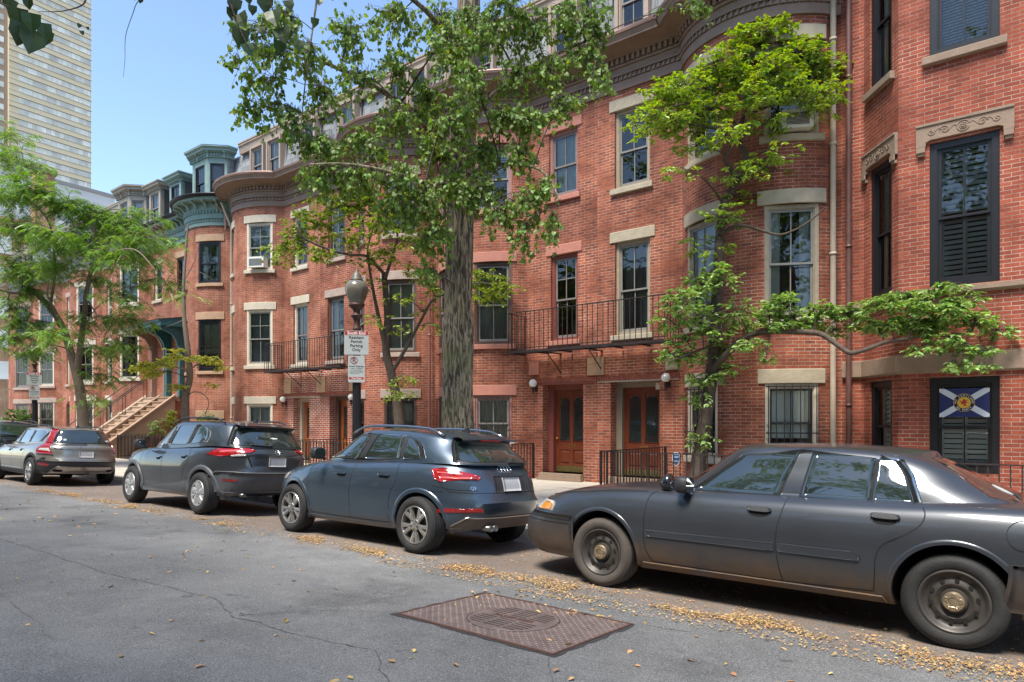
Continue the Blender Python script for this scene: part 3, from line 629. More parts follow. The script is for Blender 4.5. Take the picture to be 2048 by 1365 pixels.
def mansard(parent,x0,x1,wins,face,zb=10.5,zt=12.45,y0=14.33,lean=.22,fasc=TRIM_TAN):
    """slate storey; wins: (xc,w,z0,z1,framemat)"""
    mb=MB(); yf=lambda z:y0+lean*(z-zb)/(zt-zb)
    xs=clean([x0,x1]+[w[0]+s*w[1]/2 for w in wins for s in (-1,1)]); zs=clean([zb,zt]+[w[i] for w in wins for i in (2,3)])
    for a,b in zip(xs[:-1],xs[1:]):
        for c,d in zip(zs[:-1],zs[1:]):
            if any(abs((a+b)/2-w[0])<w[1]/2 and w[2]<(c+d)/2<w[3] for w in wins): continue
            mb.face([(a,yf(c),c),(b,yf(c),c),(b,yf(d),d),(a,yf(d),d)],0,[(a,c),(b,c),(b,d),(a,d)])
    mb.build('mansard_roof',SLATE,parent)
    for (xc,w,z0,z1,fm,bl) in wins:
        M=basis((xc,y0-.06,0),(1,0,0),(0,-1,0)); mb=MB()
        for s in (-1,1): mb.box(s*w/2-.045,s*w/2+.045,-.02,.5,z0-.06,z1+.1,0,M)
        mb.box(-w/2+.045,w/2-.045,-.022,.48,z1,z1+.098,0,M); mb.box(-w/2+.045,w/2-.045,-.03,.48,z0-.058,z0,0,M); mb.build('dormer_casing',fm,parent)
        window(parent,M,w-.10,z0+.01,z1-.01,fm,SASH_G,bl,'2',cas=.035,yin=.06)
    mb=MB(); mb.prism([(0,0)]*3,0,0) if 0 else None
    pr=[(.30,zt-.12),(-.12,zt-.16),(-.16,zt-.16),(-.20,zt+.10),(-.24,zt+.13),(-.24,zt+.17),(-.21,zt+.19),(-.25,zt+.22),(-.25,zt+.27),(.3,zt+.3)]
    A=[(x0,y0+lean+p[0],p[1]) for p in pr]; Bq=[(x1,y0+lean+p[0],p[1]) for p in pr]
    mb.grid([A,Bq],0,False); mb.face(A); mb.face(list(reversed(Bq))); mb.build('roof_fascia',fasc,parent)
    mb=MB(); mb.face([(x0,y0+lean-.2,zt+.285),(x1,y0+lean-.2,zt+.285),(x1,24,zt+.35),(x0,24,zt+.35)]); mb.face([(x0,14.1,zb+.03),(x1,14.1,zb+.03),(x1,14.5,zb+.05),(x0,14.5,zb+.05)]); mb.build('roof_deck',ROOFD,parent)
def bay_top(parent,cx,zb,mt):
    """flat lead roof over the curved bay, behind the cornice"""
    mb=MB(); pts=[(cx+ (BR+.45)*math.sin(-BA+2*BA*i/24),BCY-(BR+.45)*math.cos(-BA+2*BA*i/24),zb) for i in range(25)]; pts+= [(cx+BCH+.3,14.5,zb+.02),(cx-BCH-.3,14.5,zb+.02)]
    mb.face(pts); mb.build('bay_roof',mt,parent)
def row_house(xa,xb,cx,cfg):
    """one bow-front house between xa and xb with bay centred at cx"""
    segs=[]; 
    if cx-BCH-xa>.01: segs.append(('L',(xa,WY),(cx-BCH,WY)))
    segs.append(('A',cx,BCY,BR,-BA,BA)); 
    if xb-cx-BCH>.01: segs.append(('L',(cx+BCH,WY),(xb,WY)))
    P=Path(segs); arc=[g for g in P.segs if g[0]=='A'][0]; ub=lambda a:arc[1]+BR*(a+BA)
    def uflat(x): return (x-xa) if x<cx-BCH else arc[2]+(x-cx-BCH)
    t=thing('brick_row_house',(cx,WY,SWZ),cfg['label'],'house',cfg.get('group','brick row houses along the street'))
    holes=[]; W=[]  # window specs
    bricks=[cfg['brick'],cfg.get('brick2',BR_P)]
    fl=cfg['floors']
    for (z0,z1,lint,sill,frame,sash,bl,kw) in fl:
        for a,nb in zip((-29,29),bl):
            if nb is None: continue
            u=ub(R_(a)); w=kw.get('w',1.0); holes.append((u-w/2,u+w/2,z0,z1)); p,n=P.at(u); W.append((basis(p,(-n.y,n.x,0),n),w,z0,z1,lint,sill,frame,sash,nb,kw,BR))
    for (x,w,z0,z1,lint,sill,frame,sash,nb,kw) in cfg['flat']:
        u=uflat(x); holes.append((u-w/2,u+w/2,z0,z1)); p,n=P.at(u); W.append((basis(p,(-n.y,n.x,0),n),w,z0,z1,lint,sill,frame,sash,nb,kw,None))
    for d in cfg.get('doors',()): holes.append((uflat(d['x0']),uflat(d['x1']),d['z0'],d['z1'],.5))
    strips=[(uflat(a) if not isinstance(a,tuple) else a[0],uflat(b),c,e,1) for a,b,c,e in cfg.get('strips',())]
    zt=9.5; mb=MB(); wall(mb,P,.05,zt,holes,uo=cx*3.1,strips=strips)
    mb.build('wall',bricks,t)
    for (M,w,z0,z1,lint,sill,frame,sash,nb,kw,arcr) in W:
        lh=kw.get('lh',.26); 
        if lint: stone(t,M,-w/2-.13,w/2+.13,z1-.005 if arcr is None else z1,z1+lh,lint,'lintel',kw.get('lout',.03),.12,arcr)
        if sill: stone(t,M,-w/2-.09,w/2+.09,z0-.13,z0,sill,'sill',.075,.14,arcr)
        win=window(t,M,w,z0,z1,frame,sash,nb,kw.get('mun','2'),cas=kw.get('cas',.075),split=kw.get('split',.48),gl=kw.get('gl'))
        if kw.get('bars'): bars(t,M,w-.04,z0,z1)
    for d in cfg.get('doors',()):
        M=basis((0,WY,0),(1,0,0),(0,-1,0)); door(t,M,d['x0'],d['x1'],d['z0'],d['z1'],d['mat'],d.get('num'),d.get('hinge',1),casing=d['casing'],cw=d.get('cw',.17))
        mb=MB(); mb.box(d['x0']-.02,d['x1']+.02,-.16,.5,.05,d['z0'],0,M); mb.box(d['x0']-.05,d['x1']+.05,-.20,-.16,.05,d['z0']-.12,0,M); mb.build('doorstep',STONE_B,t)
    cornice(P,0 if not cfg.get('cl') else .0,P.L,t,cfg['trim'],cfg.get('style','brown'))
    bay_top(t,cx,10.56,ROOFD)
    if 'mans' in cfg: mansard(t,xa,xb,cfg['mans'],None,fasc=cfg.get('fascia',TRIM_TAN))
    return t,P,ub,uflat
K0={}
def K(**k): return k
# house 227 (right pair)
h227,P227,ub227,uf227=row_house(-8.785,-3.30,-4.97,dict(label='orange-red brick bow-front house with cream stone lintels and door 227',brick=BR_A,trim=TRIM_BR,
 floors=[(Z1[0],2.42,STONE_C,STONE_W,F_CREAM,F_BLACK,('curtain_half','shade_half'),K(bars=1,w=.98,lh=.28,gl=GLASS2)),
         (3.70,5.88,STONE_C,STONE_C,F_TAN,SASH_G,('curtain','curtain_half'),K(w=1.0,lh=.28,lout=.045)),
         (7.20,9.02,STONE_C,STONE_C,F_TAN,SASH_G,('shade_half','dark'),K(w=1.0,lh=.28,lout=.045))],
 flat=[(-7.83,.92,3.72,5.93,STONE_C,STONE_C,F_TAN,SASH_G,'curtains_g',K(lh=.25)),(-7.84,.92,7.19,9.05,STONE_C,STONE_C,F_TAN,SASH_G,'dark',K(lh=.26))],
 doors=[dict(x0=-8.41,x1=-7.13,z0=.37,z1=2.63,mat=WOOD,num='227',hinge=1,casing=mat('casing_taupe',(.23,.185,.135),.55,var=.1,vs=8))],
 mans=[(-7.89,.80,10.95,12.3,TRIM_TAN,'dark'),(-5.9,.8,10.95,12.3,TRIM_TAN,'shade_half')]))
h229,P229,ub229,uf229=row_house(-14.34,-8.785,-12.54,dict(label='orange-red brick bow-front house with pink painted lintels and door 229',brick=BR_A,trim=TRIM_BR,
 floors=[(Z1[0],2.36,STONE_P,STONE_P,F_PINK,SASH_G,('dark','curtain'),K(bars=1,w=1.0,lh=.27,mun='2')),
         (3.70,5.86,STONE_P,STONE_P,F_DBR,SASH_G,('dark','curtains_g'),K(w=1.0,lh=.26,mun='2')),
         (7.20,8.95,STONE_P,STONE_P,F_PINK,SASH_G,('dark','blinds_top'),K(w=1.0,lh=.26))],
 flat=[(-9.76,.82,3.72,5.90,STONE_P,STONE_P,F_DRED,F_GREY,'dark',K(lh=.24,mun='24')),(-9.79,.88,7.36,9.02,STONE_P,STONE_P,F_PINK,F_GREY,'curtain',K(lh=.24))],
 doors=[dict(x0=-10.43,x1=-9.19,z0=.37,z1=2.62,mat=WOOD,num='229',hinge=-1,casing=mat('casing_red_brown',(.19,.055,.042),.5,var=.15,vs=8))],
 mans=[(-9.85,.80,10.95,12.3,TRIM_TAN,'shade_half'),(-12.6,.8,10.95,12.3,TRIM_TAN,'dark'),(-13.6,.8,10.95,12.3,TRIM_TAN,'dark')]))
h231,P231,ub231,uf231=row_house(-19.95,-14.34,-16.14,dict(label='brick bow-front house with grey-brown lintels behind the lamp post',brick=BR_A,trim=TRIM_BR,
 floors=[(Z1[0],2.36,STONE_G,STONE_G,F_DBR,F_BLACK,('dark','shade_half'),K(bars=1,w=1.0,lh=.27)),
         (3.70,5.86,STONE_G,STONE_G,F_DBR,SASH_G,('dark','shade'),K(w=1.0,lh=.26)),
         (7.20,8.95,STONE_G,STONE_G,F_DBR,SASH_G,('dark','curtain_half'),K(w=1.0,lh=.26))],
 flat=[(-19.08,.90,3.72,5.88,STONE_G,STONE_G,F_DBR,SASH_G,'curtain_half',K(lh=.25)),(-19.05,.92,7.17,8.98,STONE_G,STONE_G,F_DBR,SASH_G,'curtain_half',K(lh=.25))],
 strips=[(-19.95,-17.74,.05,3.42)],
 doors=[dict(x0=-19.42,x1=-18.42,z0=.30,z1=2.52,mat=WOOD2,hinge=1,casing=F_DBR)],
 mans=[(-18.6,.8,10.95,12.3,TRIM_TAN,'shade_half'),(-16.2,.8,10.95,12.3,TRIM_TAN,'dark'),(-15.2,.8,10.95,12.3,TRIM_TAN,'dark')]))
h233,P233,ub233,uf233=row_house(-25.55,-19.95,-23.75,dict(label='pinkish brick bow-front house with white lintels and rounded brown cornice',brick=BR_B,trim=TRIM_BR,
 floors=[(.95,2.30,STONE_W,STONE_W,F_CREAM,SASH_G,('dark','curtains_g'),K(w=1.02,lh=.27,gl=GLASS2)),
         (3.70,5.74,STONE_W,STONE_W,F_CREAM,SASH_G,('dark','curtains_g'),K(w=1.02,lh=.27,mun='24')),
         (7.20,8.92,STONE_W,STONE_W,F_CREAM,SASH_G,('dark','blinds'),K(w=1.02,lh=.27,mun='24'))],
 flat=[(-21.12,.86,3.70,5.86,STONE_W,STONE_W,F_CREAM,F_GREY,'curtain',K(lh=.27)),(-21.12,.86,7.17,8.98,STONE_W,STONE_W,F_CREAM,F_GREY,'curtain_half',K(lh=.27))],
 strips=[(-22.158,-19.95,.05,3.42)],
 doors=[dict(x0=-21.55,x1=-20.58,z0=.30,z1=2.50,mat=WOOD2,hinge=1,casing=mat('casing_beige',(.40,.33,.25),.55,var=.1,vs=8))],
 mans=[(-24.1,.86,10.85,12.2,TRIM_TAN,'blinds'),(-22.95,.86,10.85,12.2,TRIM_TAN,'curtain'),(-20.8,.8,10.95,12.3,TRIM_TAN,'dark')]))
hteal,Pt,ubt,uft=row_house(-31.15,-25.55,-27.40,dict(label='brick bow-front house with teal bracketed cornice and black framed windows',brick=BR_B,trim=TRIM_TEAL,style='teal',
 floors=[(1.1,1.75,STONE_O,None,F_BLACK,F_BLACK,('dark','dark'),K(w=1.0,lh=.33,bars=1)),
         (3.66,5.72,STONE_O,STONE_O,F_BLACK,F_BLACK,('dark','shade_half'),K(w=1.0,lh=.3,cas=.09)),
         (7.16,8.84,STONE_O,STONE_O,F_BLACK,F_BLACK,('dark','curtain_half'),K(w=1.0,lh=.27,cas=.09))],
 flat=[(-30.05,.80,7.2,8.85,STONE_O,STONE_O,F_BLACK,F_BLACK,'curtain',K(lh=.25))]))
h237,P237,ub237,uf237=row_house(-36.75,-31.15,-34.90,dict(label='brick bow-front house with grey-beige trim left of the teal portico',brick=BR_B,trim=TRIM_GRY,style='teal',
 floors=[(1.1,1.8,STONE_W,None,F_BLACK,F_BLACK,('dark','dark'),K(w=1.0,lh=.27)),
         (3.66,5.72,STONE_C,STONE_W,F_CREAM,F_BLACK,('dark','curtain_half'),K(w=1.0,lh=.3)),
         (7.16,8.84,STONE_C,STONE_W,F_CREAM,F_BLACK,('dark','curtain'),K(w=1.0,lh=.27))],
 flat=[(-32.3,.80,7.2,8.85,STONE_C,STONE_C,F_CREAM,F_BLACK,'curtain',K(lh=.25))]))
h239,_a,_b,_c=row_house(-42.3,-36.75,-40.3,dict(label='brick bow-front house behind the honey locust, cream lintels and barred ground window',brick=BR_B,trim=TRIM_GRY,style='teal',
 floors=[(.6,2.7,STONE_W,STONE_W,F_CREAM,SASH_G,('dark','curtain'),K(w=1.05,lh=.27,bars=1)),
         (3.66,5.6,STONE_W,STONE_W,F_CREAM,SASH_G,('dark','dark'),K(w=1.0,lh=.3)),
         (6.9,8.6,STONE_W,STONE_W,F_CREAM,SASH_G,('dark','dark'),K(w=1.0,lh=.27))],
 flat=[(-37.7,.85,.6,2.7,STONE_W,STONE_W,F_CREAM,SASH_G,'dark',K(lh=.25,bars=1)),(-37.7,.85,3.7,5.6,STONE_W,STONE_W,F_CREAM,SASH_G,'dark',K(lh=.25)),(-37.7,.85,6.9,8.6,STONE_W,STONE_W,F_CREAM,SASH_G,'dark',K(lh=.25))],
 mans=[(-39.4,.9,10.95,12.2,TRIM_GRY,'dark')],fascia=TRIM_GRY))
h241,_a,_b,_c=row_house(-48.0,-42.3,-46.0,dict(label='brick bow-front house left of the far lamp post with grey window sills',brick=BR_B,trim=TRIM_GRY,style='brown',
 floors=[(.9,2.7,STONE_G,STONE_G,F_CREAM,SASH_G,('dark','curtain'),K(w=1.05,lh=.27,bars=1)),
         (3.66,5.6,STONE_G,STONE_G,F_CREAM,SASH_G,('dark','dark'),K(w=1.0,lh=.3)),
         (6.9,8.6,STONE_G,STONE_G,F_CREAM,SASH_G,('dark','dark'),K(w=1.0,lh=.27))],
 flat=[(-43.2,.85,3.7,5.6,STONE_G,STONE_G,F_CREAM,SASH_G,'dark',K(lh=.25)),(-43.2,.85,6.9,8.6,STONE_G,STONE_G,F_CREAM,SASH_G,'dark',K(lh=.25))],
 doors=[dict(x0=-43.7,x1=-42.8,z0=.3,z1=2.6,mat=mat('door_navy',(.03,.045,.07),.4),hinge=1,casing=F_BLACK)],
 mans=[(-45,.9,10.95,12.2,TRIM_GRY,'dark')],fascia=TRIM_GRY))
h243,_a,_b,_c=row_house(-54,-48.0,-50.2,dict(label='pale brick bow-front house at the far left end of the row',brick=BR_B,trim=TRIM_GRY,style='brown',
 floors=[(1.0,2.7,STONE_G,STONE_G,F_GREY,SASH_G,('dark','curtain'),K(w=1.05,lh=.27)),
         (3.66,5.6,STONE_G,STONE_G,F_GREY,SASH_G,('dark','dark'),K(w=1.0,lh=.3)),
         (6.9,8.6,STONE_G,STONE_G,F_GREY,SASH_G,('dark','dark'),K(w=1.0,lh=.27))],
 flat=[],mans=[(-51,.9,10.95,12.2,TRIM_GRY,'dark')],fascia=TRIM_GRY))
# soldier course + stone blocks over the paired doors
def door_zone(parent,xs,zc,blocks,bm,trim):
    M=basis((0,WY,0),(1,0,0),(0,-1,0)); mb=MB(); x0,x1=xs; x=x0
    while x<x1-.03:
        mb.box(x,x+.056,-.022,.01,zc,zc+.11,0,M); x+=.067
    mb.build('soldier_course',SOLD,parent,merge=False)
    mb=MB(); mb.box(x0,x1,-.012,.01,zc-.045,zc-.002,0,M); mb.build('door_lintel',trim,parent)
    for (a,b,z0,z1,mt) in blocks: stone(parent,M,a,b,z0,z1,mt,'stone_block',.05,.05,ch=.015)
SOLD=mat('soldier_brick',(.24,.07,.045),.85,var=.35,vs=9,bump=.3)
door_zone(h229,(-10.93,-8.79),2.66,[(-10.84,-10.52,2.88,3.26,STONE_P)],SOLD,F_DRED)
door_zone(h227,(-8.78,-6.66),2.66,[(-9.04,-8.58,2.80,3.24,STONE_O),(-6.97,-6.68,2.84,3.24,STONE_C)],SOLD,TRIM_TAN)
door_zone(h233,(-22.12,-19.96),2.56,[(-22.05,-21.65,2.66,3.2,STONE_O)],SOLD,TRIM_TAN)
door_zone(h231,(-19.94,-17.76),2.56,[(-20.1,-19.6,2.66,3.2,STONE_O),(-18.3,-17.85,2.66,3.2,STONE_O)],SOLD,F_DBR)
M0=basis((0,WY,0),(1,0,0),(0,-1,0))
globe_lamp(h229,M0,-10.62,2.66); globe_lamp(h227,M0,-6.90,2.66); globe_lamp(h233,M0,-21.98,2.46); globe_lamp(h231,M0,-18.05,2.46)
mb=MB(); mb.box(-7.32,-7.14,.18,.3,2.42,2.58,0,M0); mb.build('junction_box',F_CREAM,h227)
# downspouts
pipe(h227,-3.41,14.02,.15,10.0,.055,PVC,(.9,4.9,7.0,9.0),top=(-3.41,13.7,10.4)); pipe(h229,-14.40,14.02,.15,9.9,.045,PVCP,(1.2,4.2,7.6),top=(-14.4,13.6,10.3))
pipe(h233,-25.5,14.02,.15,9.3,.05,PVC,(1.8,3.9,6.3),top=(-25.5,13.6,10.2)); pipe(hteal,-25.72,13.9,9.2,9.9,.05,GUTTER,top=(-26.2,13.6,10.35))
pipe(h237,-36.6,14.0,.2,9.4,.09,F_CREAM,(4,))
# air conditioners
def on_bay(P,ub,a): p,n=P.at(ub(R_(a))); return basis(p,(-n.y,n.x,0),n)
ac_unit(on_bay(P227,ub227,29),.05,7.25,'white window air conditioner in the top bay window behind the yellow-green tree',.54,.33)
ac_unit(on_bay(P233,ub233,29),.0,7.25,'small white window air conditioner under the blinds of the white-lintel bay',.62,.36)
# ---------------- teal / grey dormers (polygonal) over bays and flats
def poly_dormer(parent,cx,trim,sash,z0=10.62,zt=12.35,yb=14.6,rad=1.15,yf=13.75,bl='dark'):
    a=.62; pts=[(cx-rad,yb),(cx-rad,yf+.55),(cx-a,yf),(cx+a,yf),(cx+rad,yf+.55),(cx+rad,yb)]
    for i in range(5):
        p,q=Vector((*pts[i],0)),Vector((*pts[i+1],0)); d=(q-p); L_=d.length; T=d.normalized(); N=Vector((T.y,-T.x,0)); M=basis(p,T,N)
        if i in (0,4):
            mb=MB(); mb.face([M@Vector(c) for c in ((0,0,z0),(L_,0,z0),(L_,0,zt),(0,0,zt))],0,[(0,z0),(L_,z0),(L_,zt),(0,zt)]); mb.build('dormer_cheek',SLATE,parent); continue
        ww=min(L_-.22,.75) if i==2 else L_-.2
        mb=MB(); c=L_/2; mb.box(0,c-ww/2,0,.12,z0,zt,0,M); mb.box(c+ww/2,L_,0,.12,z0,zt,0,M); mb.box(c-ww/2,c+ww/2,.001,.12,zt-.25,zt,0,M); mb.box(c-ww/2,c+ww/2,.001,.12,z0,z0+.12,0,M)
        mb.box(-.02,c-ww/2+.02,-.03,-.001,z0+.1,z0+.16,0,M); mb.build('dormer_post',trim,parent)
        M2=basis(p+T*c,T,N); window(parent,M2,ww,z0+.12,zt-.25,F_GREY if trim!=TRIM_TEAL else F_BLACK,sash,bl,'1',cas=.03,yin=.05)
    Pd=Path([('L',pts[i],pts[i+1]) for i in range(5)]); mb=MB()
    sweep(mb,Pd,0,Pd.L,[(.0,zt-.03),(.05,zt-.03),(.05,zt+.12),(.10,zt+.14),(.22,zt+.2),(.22,zt+.27),(.30,zt+.33),(.30,zt+.38),(-.02,zt+.46)],0); teeth(mb,Pd,.5,Pd.L-.5,.11,.05,.04,.10,zt+.02,zt+.12,'box'); teeth(mb,Pd,.05,Pd.L-.05,.62,.07,.05,.2,zt-.05,zt+.2,'bracket')
    mb.build('dormer_cornice',trim,parent,merge=False)
    mb=MB(); us=[u for u in clean(Pd.brk())]; q=offs(Pd,us,.31); mb.face([(p.x,p.y,zt+.385) for p in q]); mb.face([(p.x,p.y,zt+.46) for p in offs(Pd,us,.0)]); mb.grid([[(p.x,p.y,zt+.385) for p in q],[(p.x,p.y,zt+.46) for p in offs(Pd,us,.0)]],0,False); mb.build('dormer_roof',mat('lead_roof',(.27,.26,.25),.6,var=.1,vs=3),parent)
def box_dormer(parent,xc,w,z0,z1,trim,sash,yf=14.05,bl='dark'):
    M=basis((xc,yf,0),(1,0,0),(0,-1,0)); mb=MB(); h=w/2
    for s in (-1,1): mb.box(min(s*h,s*(h+.16)),max(s*h,s*(h+.16)),0,.7,z0-.1,z1+.12,0,M)
    mb.box(-h,h,.001,.6,z1,z1+.119,0,M); mb.box(-h,h,-.02,.6,z0-.1,z0,0,M); mb.build('dormer_casing',trim,parent)
    window(parent,M,w,z0,z1,F_GREY if trim!=TRIM_TEAL else F_BLACK,sash,bl,'2',cas=.03,yin=.05)
    P=Path([('L',(xc-h-.16,yf+.8),(xc-h-.16,yf)),('L',(xc-h-.16,yf),(xc+h+.16,yf)),('L',(xc+h+.16,yf),(xc+h+.16,yf+.8))]); mb=MB()
    sweep(mb,P,0,P.L,[(0,z1+.1),(.04,z1+.1),(.04,z1+.2),(.18,z1+.28),(.18,z1+.34),(.24,z1+.4),(.24,z1+.44),(-.02,z1+.52)],0); teeth(mb,P,.1,P.L-.1,.1,.05,.03,.09,z1+.12,z1+.2,'box'); mb.build('dormer_cornice',trim,parent,merge=False)
    mb=MB(); q=offs(P,clean(P.brk()),.1); mb.face([(p.x,p.y,z1+.49) for p in q]); mb.build('dormer_roof',MATS.get('lead_roof') or ROOFD,parent)
    mb=MB(); 
    for s in (-1,1):
        x=xc+s*(h+.155); mb.face([(x,yf+.1,z0-.1),(x,yf+.75,z0-.1),(x,yf+.75,z1+.1),(x,yf+.1,z1+.1)],0,[(0,z0),(.65,z0),(.65,z1),(0,z1)])
    mb.build('dormer_cheek',SLATE,parent)
poly_dormer(hteal,-27.5,TRIM_TEAL,F_BLACK); poly_dormer(h237,-34.9,TRIM_GRY,SASH_G,bl='shade_half')
box_dormer(hteal,-30.3,.75,10.8,12.0,TRIM_TEAL,F_BLACK); box_dormer(h237,-32.3,.80,10.75,12.05,TRIM_GRY,SASH_G,bl='curtain')
for h_,a,b in ((hteal,-31.15,-25.55),(h237,-36.75,-31.15)):
    mb=MB(); n=int((b-a)/.4)
    mb.face([(a,14.35,10.5),(b,14.35,10.5),(b,14.75,12.5),(a,14.75,12.5)],0,[(a,10.5),(b,10.5),(b,12.5),(a,12.5)]); mb.build('mansard_roof',SLATE,h_)
    mb=MB(); mb.face([(a,14.75,12.5),(b,14.75,12.5),(b,24,12.6),(a,24,12.6)]); mb.face([(a,14.1,10.56),(b,14.1,10.56),(b,14.5,10.58),(a,14.5,10.58)]); mb.build('roof_deck',ROOFD,h_)
# solid bodies behind (party walls and backs) so the row has depth
for h_,a,b in ((h227,-8.785,-3.3),(h229,-14.34,-8.785),(h231,-19.95,-14.34),(h233,-25.55,-19.95),(hteal,-31.15,-25.55),(h237,-36.75,-31.15),(h239,-42.3,-36.75),(h241,-48,-42.3),(h243,-54,-48)):
    mb=MB(); 
    for x in (a+.01,b-.01): mb.face([(x,14.25,.05),(x,24,.05),(x,24,12.7),(x,14.85,12.7),(x,14.3,10.4)],0,[(14.2,0),(24,0),(24,12.7),(14.85,12.7),(14.3,10.4)])
    mb.face([(b,24,.05),(a,24,.05),(a,24,12.7),(b,24,12.7)],0,[(b,0),(a,0),(a,12.7),(b,12.7)]); mb.build('party_wall',BR_A,h_)
# ---------------- right neighbour with angular bay
hr=thing('brick_row_house',(-1.2,14.2,SWZ),'deep red brick house with angular bay, black windows and carved brownstone lintels','house','brick row houses along the street')
PR=Path([('L',(-3.30,14.2),(-2.91,14.2)),('L',(-2.91,14.2),(-2.19,13.3)),('L',(-2.19,13.3),(-.31,13.3)),('L',(-.31,13.3),(.41,14.2)),('L',(.41,14.2),(4,14.2))])
s0=[g for g in PR.segs]; cant=(s0[1][1]+s0[1][2])/2; fc=s0[2][1]+.94; cant2=(s0[3][1]+s0[3][2])/2
lv=[(.85,2.42),(3.93,6.34),(7.78,10.2),(11.4,13.2)]; holes=[]; specs=[]
for i,(a,b) in enumerate(lv):
    for u,w in ((cant,.74),(fc,.96),(cant2,.74)): holes.append((u-w/2,u+w/2,a,b)); specs.append((u,w,a,b,i))
mb=MB(); wall(mb,PR,.05,14.5,holes,depth=.12); mb.build('wall',BR_R,hr)
for u,w,a,b,i in specs:
    p,n=PR.at(u); M=basis(p,(-n.y,n.x,0),n); front=abs(u-fc)<.01
    bl={0:'shutter',1:'shutter' if front else 'curtain_half',2:'blinds' if front else 'curtain_half',3:'dark'}[i]
    window(hr,M,w,a,b,F_BLACK,F_BLACK,bl,'2' if front else '1',cas=.10,yin=.07,gl=GLASS if i else GLASS2,split=.48)
    if i in(1,3): # carved lintel with ears
        h=w/2; mb=MB(); mb.prism([(-h-.19,b-.04),(-h-.05,b-.04),(-h-.05,b+.02),(-h+.02,b+.05),(h-.02,b+.05),(h+.05,b+.02),(h+.05,b-.04),(h+.19,b-.04),(h+.19,b+.33),(-h-.19,b+.33)],-.055,.1,M)
        for s in (-1,1):
            x=s*(h+.12); mb.box(x-.065,x+.065,-.075,-.05,b-.14,b-.05,0,M); mb.box(x-.05,x+.05,-.05,0,b-.19,b-.14,0,M)
        mb.box(-h-.19,h+.19,-.075,-.055,b+.29,b+.33,0,M)
        ln=mb.build('lintel',STONE_B,hr)
        mb=MB(); cz=b+.17
        for r in (.085,.05): mb.tube([M@Vector((r*math.cos(t*math.pi/12),-.058,cz+r*math.sin(t*math.pi/12))) for t in range(25)],.008,5)
        for t in range(5): aa=t*1.2566; mb.lathe([(.001,-.075),(.014,-.068),(.018,-.055)],c=(.022*math.cos(aa),0,cz+.022*math.sin(aa)),axis='y',M=M,n=8)
        for s in (-1,1):
            for (c0,rr,turns,ph) in ((.26,.07,1.6,0),(.45,.06,1.5,2.4)):
                if c0*w/.96+rr>h+.17: continue
                mb.tube([M@Vector((s*(c0*w/.96+rr*(1-k/26)*math.cos(ph+k*turns*2*math.pi/24)),-.058,cz+rr*(1-k/26)*math.sin(ph+k*turns*2*math.pi/24))) for k in range(24)],.007,5)
            mb.tube([M@Vector((s*(.09+(.5*w/.96-.09)*k/16),-.057,cz+.045*math.sin(k*.75+.5))) for k in range(17)],.006,5)
        mb.build('carving',STONE_B,ln)
    if i>=2: stone(hr,M,-w/2-.1,w/2+.1,a-.13,a,STONE_B,'sill',.09,.1)
def course(z0,z1,out,name):
    mb=MB(); sweep(mb,PR,.02,PR.L,[(-.02,z0),(out*.6,z0),(out,z0+.03),(out,z1-.01),(-.02,z1+.01)],0); return mb.build(name,STONE_B,hr,merge=False)
course(2.50,2.82,.075,'string_course'); course(3.79,3.90,.09,'sill_course')
pipe(hr,-3.14,14.04,.15,14.4,.05,COPP,(2.0,5.0,8.2),top=None)
mb=MB(); mb.face([(-3.3,14.3,14.4),(4,14.3,14.4),(4,24,14.5),(-3.3,24,14.5)]); mb.build('roof_deck',ROOFD,hr)
mb=MB(); mb.face([(-3.29,14.2,.05),(-3.29,24,.05),(-3.29,24,14.5),(-3.29,14.2,14.5)],0,[(0,0),(10,0),(10,14),(0,14)]); mb.build('party_wall',BR_R,hr)
# flag hung inside the ground window
Mf=basis(PR.at(fc)[0],(1,0,0),(0,-1,0)); fl=thing('window_flag',(-1.25,13.3+.055,2.0),'blue and white saltire flag with round yellow lion badge hung in the ground window','flag')
NAVY=mat('flag_navy',(.022,.030,.12),.8,var=.1); FWH=mat('flag_white',(.62,.66,.72),.8,var=.06); FBK=mat('badge_black',(.02,.015,.015),.8); FYE=mat('badge_yellow',(.70,.42,.05),.8); FRD=mat('badge_red',(.45,.03,.02),.8)
fw,fh,fz=.345,.235,2.00; yfl=.055
fx=lambda x,z,k=0:Mf@Vector((x,yfl-.0012*k+.004*math.sin(x*9),fz+z))
def fq(mb,pts,k): mb.face([fx(p[0],p[1],k) for p in pts])
mb=MB(); mb.grid([[fx(-fw+2*fw*i/12,z,0) for i in range(13)] for z in (-fh,fh)],0,True); mb.build('cloth',NAVY,fl)
mb=MB(); d=.055
for s in (-1,1):
    n=10; rows=[[],[]]
    for i in range(n+1):
        t=-1+2*i/n
        for r,o in ((0,-d),(1,d)):
            z=max(-fh,min(fh,s*t*fh+o)); rows[r].append(fx(t*fw,z,1 if s>0 else 2))
    mb.grid(rows,0,True)
mb.build('saltire',FWH,fl)
def disc(r,k,mt,nm):
    mb=MB(); mb.face([fx(r*math.cos(a*math.pi/20),r*math.sin(a*math.pi/20),k) for a in range(40)]); mb.build(nm,mt,fl)
disc(.148,5,FYE,'badge_rim'); disc(.142,6,FBK,'badge_ring'); disc(.094,7,FYE,'badge_disc')
mb=MB()
